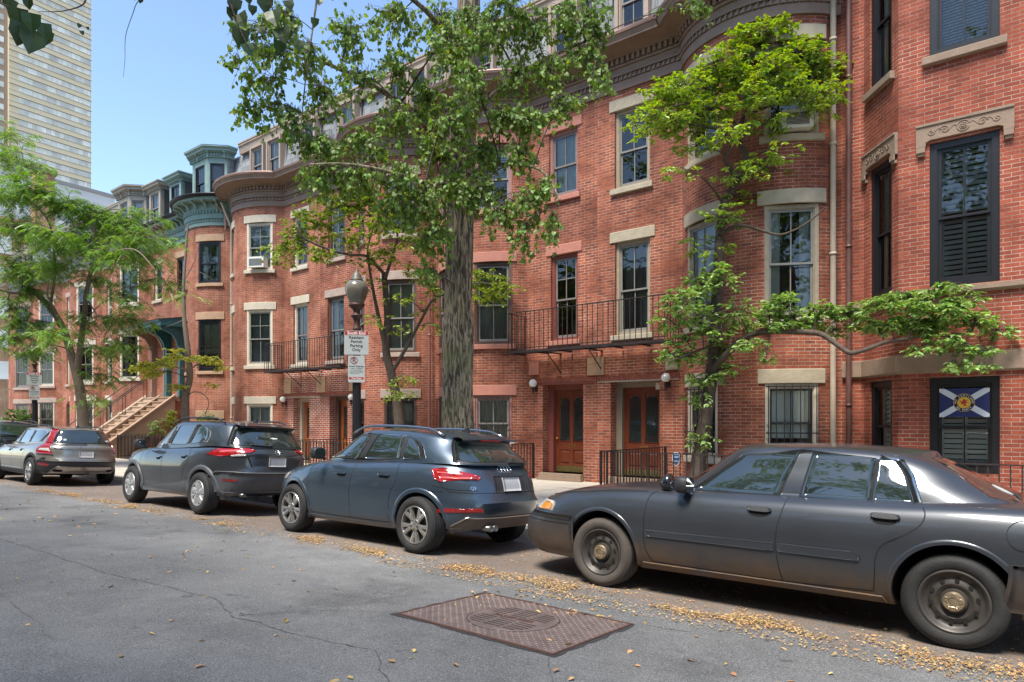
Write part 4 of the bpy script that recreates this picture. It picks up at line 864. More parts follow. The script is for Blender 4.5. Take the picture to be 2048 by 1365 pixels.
def arc_text(s,r,top,size):
    n=len(s); step=size*.78/r
    for i,ch in enumerate(s):
        a=(n/2-.5-i)*step*(1 if top else -1)+ (math.pi/2 if top else -math.pi/2)
        if ch==' ': continue
        def fn(x,y,a=a):
            if top: ux,uz=(-math.sin(a),math.cos(a)),(0,0); X=r*math.cos(a)+x*math.sin(a)+y*math.cos(a); Z=r*math.sin(a)-x*math.cos(a)+y*math.sin(a)
            else: X=r*math.cos(a)-x*math.sin(a)-y*math.cos(a); Z=r*math.sin(a)+x*math.cos(a)-y*math.sin(a)
            return fx(X,Z,9)
        add_text(mb,ch,size,fn,bold=True)
arc_text('NO SCOTLAND',.105,True,.042); arc_text('NO PARTY',.133,False,.042); mb.build('lettering',FWH,fl,merge=False)
mb=MB(); lion=[(-.02,-.06),(.0,-.045),(-.005,-.02),(-.035,-.03),(-.03,-.01),(-.05,.0),(-.03,.005),(-.045,.03),(-.02,.02),(-.015,.045),(.0,.06),(.02,.055),(.018,.035),(.05,.045),(.04,.025),(.02,.015),(.05,.005),(.035,-.01),(.02,-.01),(.025,-.035),(.045,-.05),(.02,-.055),(.01,-.035),(.005,-.062)]
mb.face([fx(x,z,9) for x,z in lion]); mb.tube([fx(-.04+.02*math.sin(t),-.02+.012*t,9) for t in range(6)],.004,4); mb.build('lion',FRD,fl)
# ---------------- cars (local: x forward is negative, near side is -y, z up from the road)
def lerp(a,b,t): return a+(b-a)*t
def spl(pts):
    """monotone-ish cubic through control points"""
    xs=[p[0] for p in pts]; ys=[p[1] for p in pts]; n=len(pts); m=[]
    d=[(ys[i+1]-ys[i])/(xs[i+1]-xs[i]) for i in range(n-1)]
    for i in range(n):
        if i==0: m.append(d[0])
        elif i==n-1: m.append(d[-1])
        else: m.append(0 if d[i-1]*d[i]<=0 else 2*d[i-1]*d[i]/(d[i-1]+d[i]))
    def f(x):
        if x<=xs[0]: return ys[0]
        if x>=xs[-1]: return ys[-1]
        i=0
        while x>xs[i+1]: i+=1
        h=xs[i+1]-xs[i]; t=(x-xs[i])/h; t2=t*t; t3=t2*t
        return (2*t3-3*t2+1)*ys[i]+(t3-2*t2+t)*h*m[i]+(-2*t3+3*t2)*ys[i+1]+(t3-t2)*h*m[i+1]
    return f
class Shell:
    """rounded-box loft: plan outlines stacked by v in 0..1 between zb(x) and zt(x)"""
    def __init__(s,zb,zt,xf,xr,hw,nf=4.5,nr=5,xm=0,ny=None,crown=.05,NT=144,vs=None,K=14):
        s.zb,s.zt,s.xf,s.xr,s.hw=map(spl,(zb,zt,xf,xr,hw)); s.nf,s.nr,s.xm=nf,nr,xm; s.crown=crown; s.K=K
        s.vs=vs or [0,.04,.1,.2,.3,.4,.5,.6,.7,.78,.85,.9,.94,.97,.99,1]
        # unit outline resampled by length at mid height
        A=s.xf(.5)-xm; B=s.xr(.5)-xm; H=s.hw(.5); pts=[]
        for k in range(2000):
            th=math.pi*k/1999; c,si=math.cos(th),math.sin(th); n=nf if c>0 else nr
            ux=abs(c)**(2/n)*(1 if c>0 else -1); uy=abs(si)**(2/n)
            pts.append((ux,uy,(abs(A) if ux>0 else abs(B))*abs(ux)*(1 if ux>0 else -1),H*uy))
        L=[0]
        for a,b in zip(pts[:-1],pts[1:]): L.append(L[-1]+math.hypot(b[2]-a[2],b[3]-a[3]))
        s.half=[]; j=0; n2=NT//2
        for i in range(n2+1):
            t=L[-1]*i/n2
            while j<len(L)-2 and L[j+1]<t: j+=1
            f=(t-L[j])/max(L[j+1]-L[j],1e-9); a,b=pts[j],pts[j+1]; s.half.append((lerp(a[0],b[0],f),lerp(a[1],b[1],f)))
        s.half[0]=(1,0); s.half[-1]=(-1,0); s.L=L[-1]; s.n2=n2
    def pt(s,ux,uy,v,side=-1):
        x=s.xm+(ux*(s.xm-s.xf(v)) if ux>0 else 0)*-1+(abs(ux)*(s.xr(v)-s.xm) if ux<0 else 0)
        z=s.zb(x)+v*(s.zt(x)-s.zb(x)); return Vector((x,side*uy*s.hw(v),z))
    def yside(s,x,z,side=-1):
        v=max(0,min(1,(z-s.zb(x))/max(s.zt(x)-s.zb(x),1e-4)))
        if x<s.xm: q=(s.xm-x)/(s.xm-s.xf(v)); n=s.nf
        else: q=(x-s.xm)/(s.xr(v)-s.xm); n=s.nr
        q=min(abs(q),.9999); return side*s.hw(v)*(1-q**n)**(1/n)
    def uend(s,q,rear):
        """arc distance q>=0 from the end centre -> (ux,uy)"""
        t=abs(q)/s.L*s.n2; 
        if rear: t=s.n2-t
        i=max(0,min(s.n2-1,int(t))); f=t-i; a,b=s.half[i],s.half[i+1]; return lerp(a[0],b[0],f),lerp(a[1],b[1],f)
    def pend(s,q,z,rear=True):
        ux,uy=s.uend(q,rear); side=-1 if q>=0 else 1; v=.5; p=None
        for _ in range(8):
            x=s.pt(ux,uy,v)[0]; v=max(0,min(1,(z-s.zb(x))/max(s.zt(x)-s.zb(x),1e-4)))
        p=s.pt(ux,uy,v,side); p.z=z; return p
    def mesh(s,mb,top=True,bottom=True,mi=0,vs=None):
        vs=vs or s.vs; N=2*s.n2; ring=[]
        for v in vs:
            r=[s.pt(*s.half[i],v,-1) for i in range(s.n2+1)]+[s.pt(*s.half[i],v,1) for i in range(s.n2-1,0,-1)]; ring.append(r)
        mb.grid(ring,mi,True,close=True)
        def cap(r,cr,flip):
            rows=[]
            for i in range(1,s.n2):
                a,b=r[i],r[N-i]; row=[]
                for k in range(s.K+1):
                    t=k/s.K; p=a.lerp(b,t); w=1-(2*t-1)**2; p.z+=cr*w*min(1,abs(a.y)/(s.hw(1)*.6)); row.append(p)
                rows.append(row)
            mb.grid(rows,mi,True,flip=flip)
            f0=[r[0]]+rows[0]; f1=[r[s.n2]]+rows[-1]
            for k in range(s.K):
                mb.face([r[0],rows[0][k+1],rows[0][k]] if not flip else [r[0],rows[0][k],rows[0][k+1]],mi,None,True)
                mb.face([r[s.n2],rows[-1][k],rows[-1][k+1]] if not flip else [r[s.n2],rows[-1][k+1],rows[-1][k]],mi,None,True)
        if top: cap(ring[-1],s.crown,False)
        if bottom: cap(ring[0],0,True)
def scan(poly,n=12):
    zs=sorted(set([round(p[1],4) for p in poly])); Z=[]
    for a,b in zip(zs[:-1],zs[1:]):
        k=max(1,int(math.ceil((b-a)/((zs[-1]-zs[0])/n)))); Z+= [a+(b-a)*i/k for i in range(k)]
    Z.append(zs[-1]); rows=[]
    for z in Z:
        zz=min(max(z,zs[0]+1e-5),zs[-1]-1e-5); xs=[]
        for i in range(len(poly)):
            a,b=poly[i],poly[(i+1)%len(poly)]
            if (a[1]-zz)*(b[1]-zz)<0: xs.append(a[0]+(b[0]-a[0])*(zz-a[1])/(b[1]-a[1]))
        if len(xs)>=2: rows.append((z,min(xs),max(xs)))
    return rows
def rnd_poly(p,it=2,f=.18):
    for _ in range(it):
        q=[]; n=len(p)
        for i in range(n):
            a,b=p[i],p[(i+1)%n]; q.append((a[0]+(b[0]-a[0])*f,a[1]+(b[1]-a[1])*f)); q.append((a[0]+(b[0]-a[0])*(1-f),a[1]+(b[1]-a[1])*(1-f)))
        p=q
    return p
def panel(mb,fn,poly,off,nx=14,nz=12,rim=.012,mi=0):
    """patch over a surface; fn(a,z)->point; off proud, with rim turned back to the surface"""
    rows=scan(poly,nz); G=[]
    e=.004
    def nrm(a,z):
        p=fn(a,z); da=fn(a+e,z)-fn(a-e,z); dz=fn(a,z+e)-fn(a,z-e); n=da.cross(dz)
        if n.length<1e-12: n=Vector((0,-1,0))
        n.normalize(); c=p-Vector((CEN[0],0,CEN[1])) 
        if n.dot(Vector((c.x*.15,c.y,0)) if abs(n.y)>abs(n.x) else Vector((c.x,0,0)))<0: n=-n
        return p,n
    for z,a,b in rows:
        r=[]
        for k in range(nx+1):
            x=a+(b-a)*k/nx; p,n=nrm(x,z); r.append(p+n*off)
        G.append(r)
    mb.grid(G,mi,True)
    # rim
    bd=G[0]+[r[-1] for r in G[1:-1]]+list(reversed(G[-1]))+[r[0] for r in reversed(G[1:-1])]
    cen=Vector((0,0,0)); 
    for p in bd: cen+=p
    cen/=len(bd); fl=[]
    p0,n0=nrm((rows[len(rows)//2][1]+rows[len(rows)//2][2])/2,rows[len(rows)//2][0])
    for p in bd: fl.append(p-n0*(abs(off)+.006))
    mb.grid([bd,fl],mi,False,close=True)
CEN=[0,.7]
def strip(mb,fn,pts,w,off=.0015,mi=0,step=.03):
    """thin ribbon following the surface through (a,z) points"""
    P=[]
    for a,b in zip(pts[:-1],pts[1:]):
        n=max(1,int(math.hypot(b[0]-a[0],b[1]-a[1])/step)); P+=[(lerp(a[0],b[0],i/n),lerp(a[1],b[1],i/n)) for i in range(n)]
    P.append(pts[-1]); L,Rr=[],[]
    for i,p in enumerate(P):
        q0,q1=P[max(i-1,0)],P[min(i+1,len(P)-1)]; dx,dz=q1[0]-q0[0],q1[1]-q0[1]; l=math.hypot(dx,dz) or 1; nx,nz=-dz/l*w/2,dx/l*w/2
        e=.004; a,z=p; pp=fn(a,z); n=(fn(a+e,z)-fn(a-e,z)).cross(fn(a,z+e)-fn(a,z-e)); n=n.normalized() if n.length>1e-12 else Vector((0,-1,0))
        if n.y*pp.y<0 and abs(n.y)>abs(n.x): n=-n
        if abs(n.x)>=abs(n.y) and n.x*pp.x<0: n=-n
        L.append(fn(a+nx,z+nz)+n*off); Rr.append(fn(a-nx,z-nz)+n*off)
    mb.grid([L,Rr],mi,False)
def smooth_pts(pts,n=6):
    out=[]; m=len(pts)
    for i in range(m-1):
        p0,p1,p2,p3=pts[max(i-1,0)],pts[i],pts[i+1],pts[min(i+2,m-1)]
        for k in range(n):
            t=k/n; out.append(tuple(.5*((2*p1[j])+(-p0[j]+p2[j])*t+(2*p0[j]-5*p1[j]+4*p2[j]-p3[j])*t*t+(-p0[j]+3*p1[j]-3*p2[j]+p3[j])*t**3) for j in (0,1)))
    out.append(tuple(pts[-1])); return out
def wheel(parent,x,y,r,w,kind,side,rr,label=None,steer=0):
    """side -1 near: outer face towards -y"""
    e=bpy.data.objects.new('wheel',None); COL.objects.link(e); e.parent=parent; e.location=(x,y,r); e.rotation_euler=(0,0,steer); e.empty_display_size=.1
    if label: e['label']=label
    if side>0: e.rotation_euler=(0,0,math.pi+steer)
    mb=MB(); hw_=w/2; n=64
    prof=[(rr*.98,hw_-.03),(rr*.985,-hw_+.012),(rr+.012,-hw_-.001),(rr+.03,-hw_-.006),(lerp(rr,r,.55),-hw_-.014),(r-.035,-hw_-.004),(r-.014,-hw_+.012),(r-.003,-hw_+.032)]
    g=[-.6,-.2,.2,.6]
    prof.append((r,-hw_*.78))
    for q in g: c=q*hw_; prof+=[(r,c-.006),(r-.008,c-.004),(r-.008,c+.004),(r,c+.006)]
    prof+=[(r,hw_*.78),(r-.014,hw_-.012),(r-.035,hw_),(rr+.01,hw_)]
    mb.lathe(prof,n=n,axis='y')
    if kind!='steel':
        for k in range(72):
            a=2*math.pi*k/72; c,s_=math.cos(a),math.sin(a); 
            mb.face([((r-.03)*c,-hw_-.0055,(r-.03)*s_),((r-.008)*c,-hw_+.014,(r-.008)*s_),((r-.008)*math.cos(a+.02),-hw_+.014,(r-.008)*math.sin(a+.02)),((r-.03)*math.cos(a+.02),-hw_-.0055,(r-.03)*math.sin(a+.02))])
    mb.build('tyre',RUB_D if kind=='steel' and x<0 else RUB,e,sharp=50)
    mb=MB(); f=-hw_
    if kind=='steel':
        mb.lathe([(rr,f+.004),(rr-.012,f+.0),(rr-.022,f+.006),(rr-.034,f+.03),(rr-.05,f+.04),(rr*.72,f+.043),(rr*.62,f+.030),(rr*.54,f+.026),(rr*.47,f+.036),(rr*.40,f+.045),(rr*.36,f+.02),(.001,f+.018)],n=56,axis='y'); rm=mb.build('rim',STEELW,e,sharp=40)
        mb=MB()
        for k in range(10):
            a=2*math.pi*(k+.3)/10; c=(rr*.655*math.cos(a),0,rr*.655*math.sin(a)); 
            mb.face([(c[0]+.0155*math.cos(t*math.pi/8),f+.024,c[2]+.018*math.sin(t*math.pi/8)) for t in range(16)])
        mb.build('rim_hole',LINER,rm)
        mb=MB(); mb.lathe([(rr*.31,f+.02),(rr*.31,f+.0),(rr*.285,f-.008),(rr*.2,f-.012),(.001,f-.010)],n=36,axis='y')
        for k in range(5):
            a=2*math.pi*(k+.2)/5; mb.lathe([(.017,f-.009),(.0165,f-.016),(.012,f-.018),(.011,f-.013),(.001,f-.013)],c=(rr*.21*math.cos(a),0,rr*.21*math.sin(a)),n=12,axis='y')
            b2=a+math.pi/5; mb.tube([(rr*.21*math.cos(a),f-.012,rr*.21*math.sin(a)),(rr*.155*math.cos(b2),f-.013,rr*.155*math.sin(b2)),(rr*.21*math.cos(a+2*math.pi/5),f-.012,rr*.21*math.sin(a+2*math.pi/5))],.004,5)
        mb.build('hub_cap',CAPM,e,sharp=35)
    else:
        am=ALLOY if kind!='cover' else ALLOY2
        mb.lathe([(rr,f+.006),(rr-.006,f-.001),(rr-.014,f+.001),(rr-.018,f+.014),(rr-.02,f+.12),(rr-.03,f+.13)],n=60,axis='y')
        def spoke(a,w0,w1,r0,r1,y0,y1,sk=0,th=.022):
            P=[]
            for t,rq,wq,yq,da in ((0,r0,w0,y0,0),(.5,(r0+r1)/2,(w0*.45+w1*.55),(y0+y1)/2-.004,sk*.5),(1,r1,w1,y1,sk)):
                aa=a+da; c,s_=math.cos(aa),math.sin(aa); tx,tz=-s_,c; P.append([(rq*c-tx*wq,yq+th,rq*s_-tz*wq),(rq*c-tx*wq*.8,yq+.003,rq*s_-tz*wq*.8),(rq*c-tx*wq*.25,yq-.004,rq*s_-tz*wq*.25),(rq*c+tx*wq*.25,yq-.004,rq*s_+tz*wq*.25),(rq*c+tx*wq*.8,yq+.003,rq*s_+tz*wq*.8),(rq*c+tx*wq,yq+th,rq*s_+tz*wq)])
            mb.grid(P,0,False)
        if kind=='double5':
            for k in range(5):
                a=2*math.pi*k/5+.95
                for s_ in (-1,1): spoke(a+s_*.13,.018,.030,.04,rr-.012,f+.022,f+.006,s_*.105,.03)
        elif kind=='cover':
            for k in range(5):
                a=2*math.pi*k/5+.3; spoke(a,.045,.062,.03,rr-.012,f+.008,f+.006,.12,.02)
                spoke(a+.62,.016,.034,.05,rr-.012,f+.016,f+.006,.0,.02)
        else:
            for k in range(5):
                a=2*math.pi*k/5+.3; spoke(a,.03,.02,.03,rr*.6,f+.014,f+.008)
                for s_ in (-1,1): spoke(a+s_*.06,.012,.024,rr*.5,rr-.012,f+.01,f+.005,s_*.17)
        mb.lathe([(.075,f+.03),(.07,f+.008),(.045,f+.002),(.034,f-.003),(.001,f-.004)],n=28,axis='y'); 
        rm=mb.build('rim',am,e,sharp=35,merge=False)
        mb=MB(); mb.lathe([(rr-.02,f+.075),(.15,f+.07),(.001,f+.07)],n=36,axis='y'); 
        mb.build('brake_disc',LINER if kind=='cover' else mat('brake_dark',(.04,.038,.036),.5,metal=.5),e)
        mb=MB()
        for k in range(5):
            a=2*math.pi*k/5+.95+math.pi/5*0; mb.lathe([(.011,f+.012),(.011,f+.001),(.001,f+.001)],c=(.055*math.cos(a),0,.055*math.sin(a)),n=8,axis='y')
        mb.build('wheel_bolt',LINER,rm)
    return e
def carve(body,arcs,mats):
    """cut wheel arches; arcs: (x,z,radius,halfwidth, depth)"""
    for (x,z,r,W,dp) in arcs:
        for s in (-1,1):
            mb=MB(); n=48; y0,y1=s*(W-dp),s*(W+.2); ra=[(x+r*math.cos(2*math.pi*k/n),y0,z+r*math.sin(2*math.pi*k/n)) for k in range(n)]; rb=[(p[0],y1,p[2]) for p in ra]
            mb.grid([ra,rb],0,True,close=True,flip=(s<0)); mb.face(ra if s<0 else list(reversed(ra))); mb.face(list(reversed(rb)) if s<0 else rb)
            cut=mb.build('cutter',mats[0]); cut.parent=body.parent; 
            bm=bmesh.new(); bm.from_mesh(cut.data); bmesh.ops.recalc_face_normals(bm,faces=bm.faces); bm.to_mesh(cut.data); bm.free()
            md=body.modifiers.new('b','BOOLEAN'); md.operation='DIFFERENCE'; md.object=cut; md.solver='EXACT'
            dg=bpy.context.evaluated_depsgraph_get(); me=bpy.data.meshes.new_from_object(body.evaluated_get(dg)); body.modifiers.clear(); old=body.data; body.data=me; bpy.data.objects.remove(cut)
    me=body.data; me.materials.clear()
    for m_ in mats: me.materials.append(m_)
    for p in me.polygons:
        c=p.center; k=0
        for (x,z,r,W,dp) in arcs:
            if math.hypot(c.x-x,c.z-z)<r+.0025 and abs(c.y)>W-dp-.01: k=1
        if c.z<ZB_[0]+.012 and p.normal.z<-.7: k=1
        p.material_index=k; p.use_smooth=True
    me.set_sharp_from_angle(angle=R_(38))
ZB_=[.2]
def close_shell(ob):
    bm=bmesh.new(); bm.from_mesh(ob.data); bmesh.ops.remove_doubles(bm,verts=bm.verts,dist=2e-4); bmesh.ops.recalc_face_normals(bm,faces=bm.faces); bm.to_mesh(ob.data); bm.free()
def mirror_tex(): pass
def car_root(name,X,Y,yaw,label,cat,roll=-2.6):
    z=zroad(Y); return thing(name,(X,Y,z),label,cat,'cars parked along the kerb',rot=(R_(roll),0,R_(yaw)),world=False)
def handle(parent,fn,x,z,mt,w=.19,h=.03,cup=True):
    mb=MB(); 
    if cup: panel(mb,fn,rnd_poly([(x-w*.42,z-.045),(x+w*.36,z-.045),(x+w*.40,z+.01),(x-w*.42,z+.01)],2,.25),.0025,8,6)
    b=mb.build('handle_recess',LINER,parent) if cup else None
    mb=MB(); panel(mb,fn,rnd_poly([(x-w/2,z-.008),(x+w/2,z-.012),(x+w/2,z+h-.008),(x-w/2,z+h-.004)],2,.22),.026,10,5); mb.build('door_handle',mt,parent)
def mirror(parent,x,y,z,mt,s=-1,sx=.12,sy=.2,sz=.15):
    mb=MB(); rows=[]; n=16
    for k,(t,sc) in enumerate(((0,.35),(.12,.8),(.3,1),(.7,1),(.92,.93),(1,.85))):
        rows.append([(x-sx*.5+sx*t,y+s*sy*.5*(1+sc*.98*math.copysign(abs(math.cos(2*math.pi*i/n))**.6,math.cos(2*math.pi*i/n))),z+sz*.5+sz*.5*sc*math.copysign(abs(math.sin(2*math.pi*i/n))**.6,math.sin(2*math.pi*i/n))) for i in range(n)])
    mb.grid(rows,0,True,close=True); mb.face(rows[0]); mb.tube([(x-.01,y-s*.03,z+.0),(x-.01,y+s*.05,z+.03)],.022,8); m_=mb.build('side_mirror',mt,parent,merge=False)
    q=[(p[0]+.001,p[1],p[2]) for p in rows[-1]]; mb=MB(); mb.face(q); mb.build('mirror_glass',CARGL,m_)
def fS(sh,side=-1,dz=0): return lambda a,z: Vector((a,sh.yside(a,z,side),z))
def fR(sh,rear=True): return lambda q,z: sh.pend(q,z,rear)
def both(mb,sh,poly,off,**k): mb.q.append((sh,poly,off,k))
class SB:
    '''a left-right pair: each side is built as an object of its own'''
    def __init__(s): s.q=[]
    def strip(s,sh,pts,w,off): s.q.append((sh,pts,w,off))
    def build(s,name,mt,parent,merge=True):
        r=None
        for side in (-1,1):
            mb=MB()
            for q in s.q:
                if isinstance(q[3],dict): panel(mb,fS(q[0],side),q[1],q[2],**q[3])
                else:
                    m2=MB(); strip(m2,fS(q[0],side),q[1],q[2],q[3]); o=m2.build(name,mt,parent,merge=merge); continue
            if mb.v:
                o=mb.build(name,mt,parent,merge=merge)
            if side<0: r=o
        return r
def arch_lip(parent,sh,x,z,r,w,off,mt,a0=-12,a1=192,name='arch_trim'):
    for s in (-1,1):
        mb=MB(); rows=[]; n=36
        for q,o in ((r-.004,-.03),(r-.002,off*.7),(r+w*.35,off),(r+w*.8,off*.8),(r+w,0.0)):
            rows.append([Vector((x+q*math.cos(R_(a0+(a1-a0)*k/n)),0,max(.17,z+q*math.sin(R_(a0+(a1-a0)*k/n))))) for k in range(n+1)])
            for p in rows[-1]: p.y=sh.yside(p.x,p.z,s)+s*o
        mb.grid(rows,0,True); mb.build(name,mt,parent,merge=False,sharp=45)
# ===== charcoal sedan
def sedan():
    r=car_root('parked_sedan',-2.055,6.66,0,'faded charcoal sedan with black steel wheels and dusty doors, nearest the camera','car')
    X=2.055 # world x + X = local
    ZB_[0]=.2
    body=Shell(zb=[(-2.6,.235),(-2.2,.215),(-1,.24),(1,.24),(1.9,.26),(2.8,.30)],
      zt=[(-2.72,.735),(-2.5,.785),(-2.2,.845),(-1.9,.905),(-1.45,.955),(-.85,.975),(0,.985),(1.0,1.0),(1.6,1.02),(2.2,1.02),(2.6,.99),(2.83,.93)],
      xf=[(0,-2.48),(.08,-2.59),(.3,-2.645),(.55,-2.64),(.66,-2.60),(.8,-2.53),(.92,-2.46),(1,-2.36)],
      xr=[(0,2.60),(.15,2.74),(.45,2.80),(.6,2.79),(.8,2.74),(.93,2.70),(1,2.62)],
      hw=[(0,.87),(.04,.905),(.12,.935),(.25,.965),(.45,.985),(.62,.985),(.75,.968),(.86,.94),(.93,.91),(.97,.875),(1,.825)],nf=4.8,nr=5.5,crown=.045)
    CEN[:]=[.1,.7]; mb=MB(); body.mesh(mb); b=mb.build('body',P_CV,r); close_shell(b); carve(b,[(-1.456,.345,.395,.96,.3),(1.456,.345,.395,.96,.3)],[P_CV,LINER])
    cab=Shell(zb=[(-1,.955),(0,.965),(1,.985),(2,1.0)],zt=[(-.6,1.33),(-.35,1.375),(0,1.40),(.5,1.405),(.95,1.385),(1.25,1.355),(1.5,1.3)],
      xf=[(0,-.98),(1,-.34)],xr=[(0,1.94),(.5,1.66),(.8,1.48),(1,1.24)],hw=[(0,.795),(.3,.755),(.6,.695),(.85,.645),(.95,.615),(1,.575)],nf=4.2,nr=5.0,xm=.35,crown=.05)
    mb=MB(); cab.mesh(mb,bottom=False); c=mb.build('cabin',P_CV,r,sharp=40)
    fs,fc=fS(body),fS(cab); 
    # windscreen, rear glass
    mb=MB(); panel(mb,lambda q,z:cab.pend(q,z,False),[(-.66,.985),(.66,.985),(.56,1.36),(-.56,1.36)],.004,20,10); mb.build('windscreen',CARGL,r)
    mb=MB(); panel(mb,fR(cab),rnd_poly([(-.66,1.02),(.66,1.02),(.55,1.345),(-.55,1.345)],1,.08),.004,20,10); mb.build('rear_window',CARGL,r)
    # side glazing with chrome surround
    front=[(-.575,.995),(-.12,1.345),(.315,1.372),(.185,.995)]; rear=[(.37,.995),(.435,1.372),(.90,1.362),(.885,.995)]; quart=[(.905,.995),(.925,1.358),(1.02,1.33),(1.11,1.22),(1.19,.995)]
    frame=[(-.64,.975),(-.16,1.37),(.34,1.40),(.92,1.39),(1.06,1.36),(1.16,1.24),(1.25,.975)]
    mb=SB(); both(mb,cab,frame,.004,nx=24); mb.build('window_surround',CHROME,r)
    mb=SB(); both(mb,cab,[(-.60,.985),(-.14,1.358),(.335,1.385),(.325,.985)],.007); both(mb,cab,[(.325,.985),(.335,1.385),(.92,1.374),(1.04,1.345),(1.135,1.23),(1.215,.985)],.007); mb.build('window_seal',GAP,r)
    mb=SB(); both(mb,cab,[(.20,.986),(.32,1.376),(.425,1.378),(.36,.986)],.0095); mb.build('pillar_trim',P_CV,r)
    for nm,pl in (('front_window',front),('rear_window',rear),('quarter_window',quart)):
        mb=SB(); both(mb,cab,pl,.009,nx=12); mb.build('side_window',CARGL,r)
    # gaps
    g=SB()
    gaps=[smooth_pts([(-.90,.965),(-.955,.90),(-.975,.70),(-.965,.45),(-.90,.315)])+[(.28,.305)],[(.285,.985),(.235,.75),(.225,.6),(.25,.42),(.275,.305)],smooth_pts([(1.255,.985),(1.275,.93),(1.25,.86),(1.17,.79),(1.02,.70),(.965,.60),(.955,.45),(.945,.33)])+[(.285,.305)]]
    for q in gaps: g.strip(body,q,.008,.002)
    g.strip(body,smooth_pts([(-2.36,.82),(-1.9,.885),(-1.4,.935),(-1.0,.955)]),.006,.002)
    g.strip(body,[(1.88,.62),(2.7,.64)],.008,.002)
    fd=MB(); strip(fd,fS(body,-1),[(1.86+.10*math.cos(t*math.pi/12),.84+.10*math.sin(t*math.pi/12)) for t in range(25)],.005,.002); fd.build('fuel_door',GAP,b)
    g.build('panel_gap',GAP,b,merge=False)
    # lower moulding and doors' rub strips
    for pl in ([(-.945,.545),(-.945,.60),(.215,.612),(.215,.552)],[(.25,.552),(.25,.612),(.80,.612),(.86,.59),(.85,.552)],):
        mb=SB(); both(mb,body,rnd_poly(pl,1,.06),.012,nx=20,nz=5); mb.build('rub_strip',P_CV,r)
    mb=SB(); mb.strip(body,[(-.945,.605),(.215,.617)],.008,.013); mb.strip(body,[(.25,.617),(.80,.617)],.008,.013)
    mb.build('rub_strip_edge',CHROME,r)
    mb=SB(); both(mb,body,[(-1.04,.245),(-1.0,.30),(1.0,.30),(1.04,.25)],.014,nx=30,nz=4); mb.build('sill_panel',P_CV,r)
    for x,z in ((.08,.862),(1.02,.885)): handle(r,fs,x,z,BLKP,.2,.036)
    # bumper skins
    mb=MB(); panel(mb,lambda q,z:body.pend(q,z,False),[(-1.52,.24),(1.52,.24),(1.52,.655),(-1.52,.655)],.016,60,8); mb.build('front_bumper',P_CVB,r)
    mb=MB(); 
    for z in (.61,.575): strip(mb,lambda q,z:body.pend(q,z,False),[(-1.5+.1*i,z) for i in range(31)],.008,.019)
    mb.build('bumper_groove',GAP,r)
    mb=MB(); panel(mb,fR(body),[(-1.7,.32),(1.7,.32),(1.7,.64),(-1.7,.64)],.02,60,8); mb.build('rear_bumper',P_CVB,r)
    # lamps
    for s in (1,-1):
        mb=MB(); panel(mb,lambda q,z:body.pend(q,z,False),[(s*.60,.66),(s*1.17,.665),(s*1.14,.765),(s*1.05,.79),(s*.60,.80)],.008,20,8); h=mb.build('headlamp',CLR,r)
        mb=MB(); panel(mb,lambda q,z:body.pend(q,z,False),rnd_poly([(s*.90,.685),(s*1.14,.69),(s*1.12,.745),(s*1.05,.765),(s*.90,.765)],1,.15),.013,10,6); mb.build('turn_signal',AMB,h)
        mb=MB()
        for z in (.705,.72,.735,.75): strip(mb,lambda q,z:body.pend(q,z,False),[(s*.91,z),(s*1.12,z)],.003,.0145)
        mb.build('lens_ribs',AMB,h)
        mb=MB(); panel(mb,fR(body),[(s*.4,.68),(s*1.2,.68),(s*1.2,.86),(s*.4,.86)],.008,16,8); mb.build('tail_lamp',REDL,r)
    mb=MB(); panel(mb,lambda q,z:body.pend(q,z,False),[(-.5,.66),(.5,.66),(.5,.77),(-.5,.77)],.006,16,6); mb.build('grille',BLKP,r)
    for x in (-1.456,1.456):
        arch_lip(r,body,x,.345,.395,.035,.008,P_CV)
        for s in (-1,1): wheel(r,x,s*.835,.335,.225,'steel',s,.225)
    # door mirror and roof pillar spotlight
    mirror(r,-.60,-.86,.965,BLKP,-1,.13,.2,.155); mirror(r,-.60,.86,.965,BLKP,1,.13,.2,.155)
    sp=MB(); c0=Vector((-.80,-.80,1.045)); sp.tube([(-.56,-.80,1.04),(-.80,-.80,1.05)],.011,10); sp.build('spotlight_arm',CHROME,r)
    sp=MB(); sp.lathe([(.001,-.075),(.04,-.065),(.07,-.03),(.082,.01),(.084,.045),(.075,.05),(.001,.052)],c=(0,0,0),n=24,M=Matrix.Translation((-.83,-.80,1.04))@Matrix.Rotation(R_(75),4,'Y')@Matrix.Rotation(R_(180),4,'Z')); sp.build('spotlight',P_BK,r)
    mb=MB(); 
    for y0 in (-.35,.15): mb.tube([(-1.0,y0,.995),(-.93,y0+.25,1.03),(-.86,y0+.45,1.05)],.008,6)
    mb.build('wiper',BLKP,r); 
    mb=MB(); panel(mb,fR(cab),[(.36+.05*math.cos(t*math.pi/8),1.12+.035*math.sin(t*math.pi/8)) for t in range(16)],.0075,6,6); mb.build('window_sticker',SIGN_W,r)
    mb=MB(); mb.box(-1.7,-1.2,-.6,.6,.16,.35,0); mb.box(-1,1,-.55,.55,.17,.26); mb.box(1.2,1.7,-.6,.6,.16,.4); mb.build('underbody',LINER,r)
sedan()
def badge_ring(parent,fn,q,z,r,mt,n=1,dq=0,name='badge',off=.006):
    for k in range(n):
        mb=MB(); mb.tube([fn(q+dq*k+r*math.cos(t*math.pi/12),z+r*math.sin(t*math.pi/12))+Vector((off,0,0)) for t in range(25)],r*.16,6); mb.build(name,mt,parent)
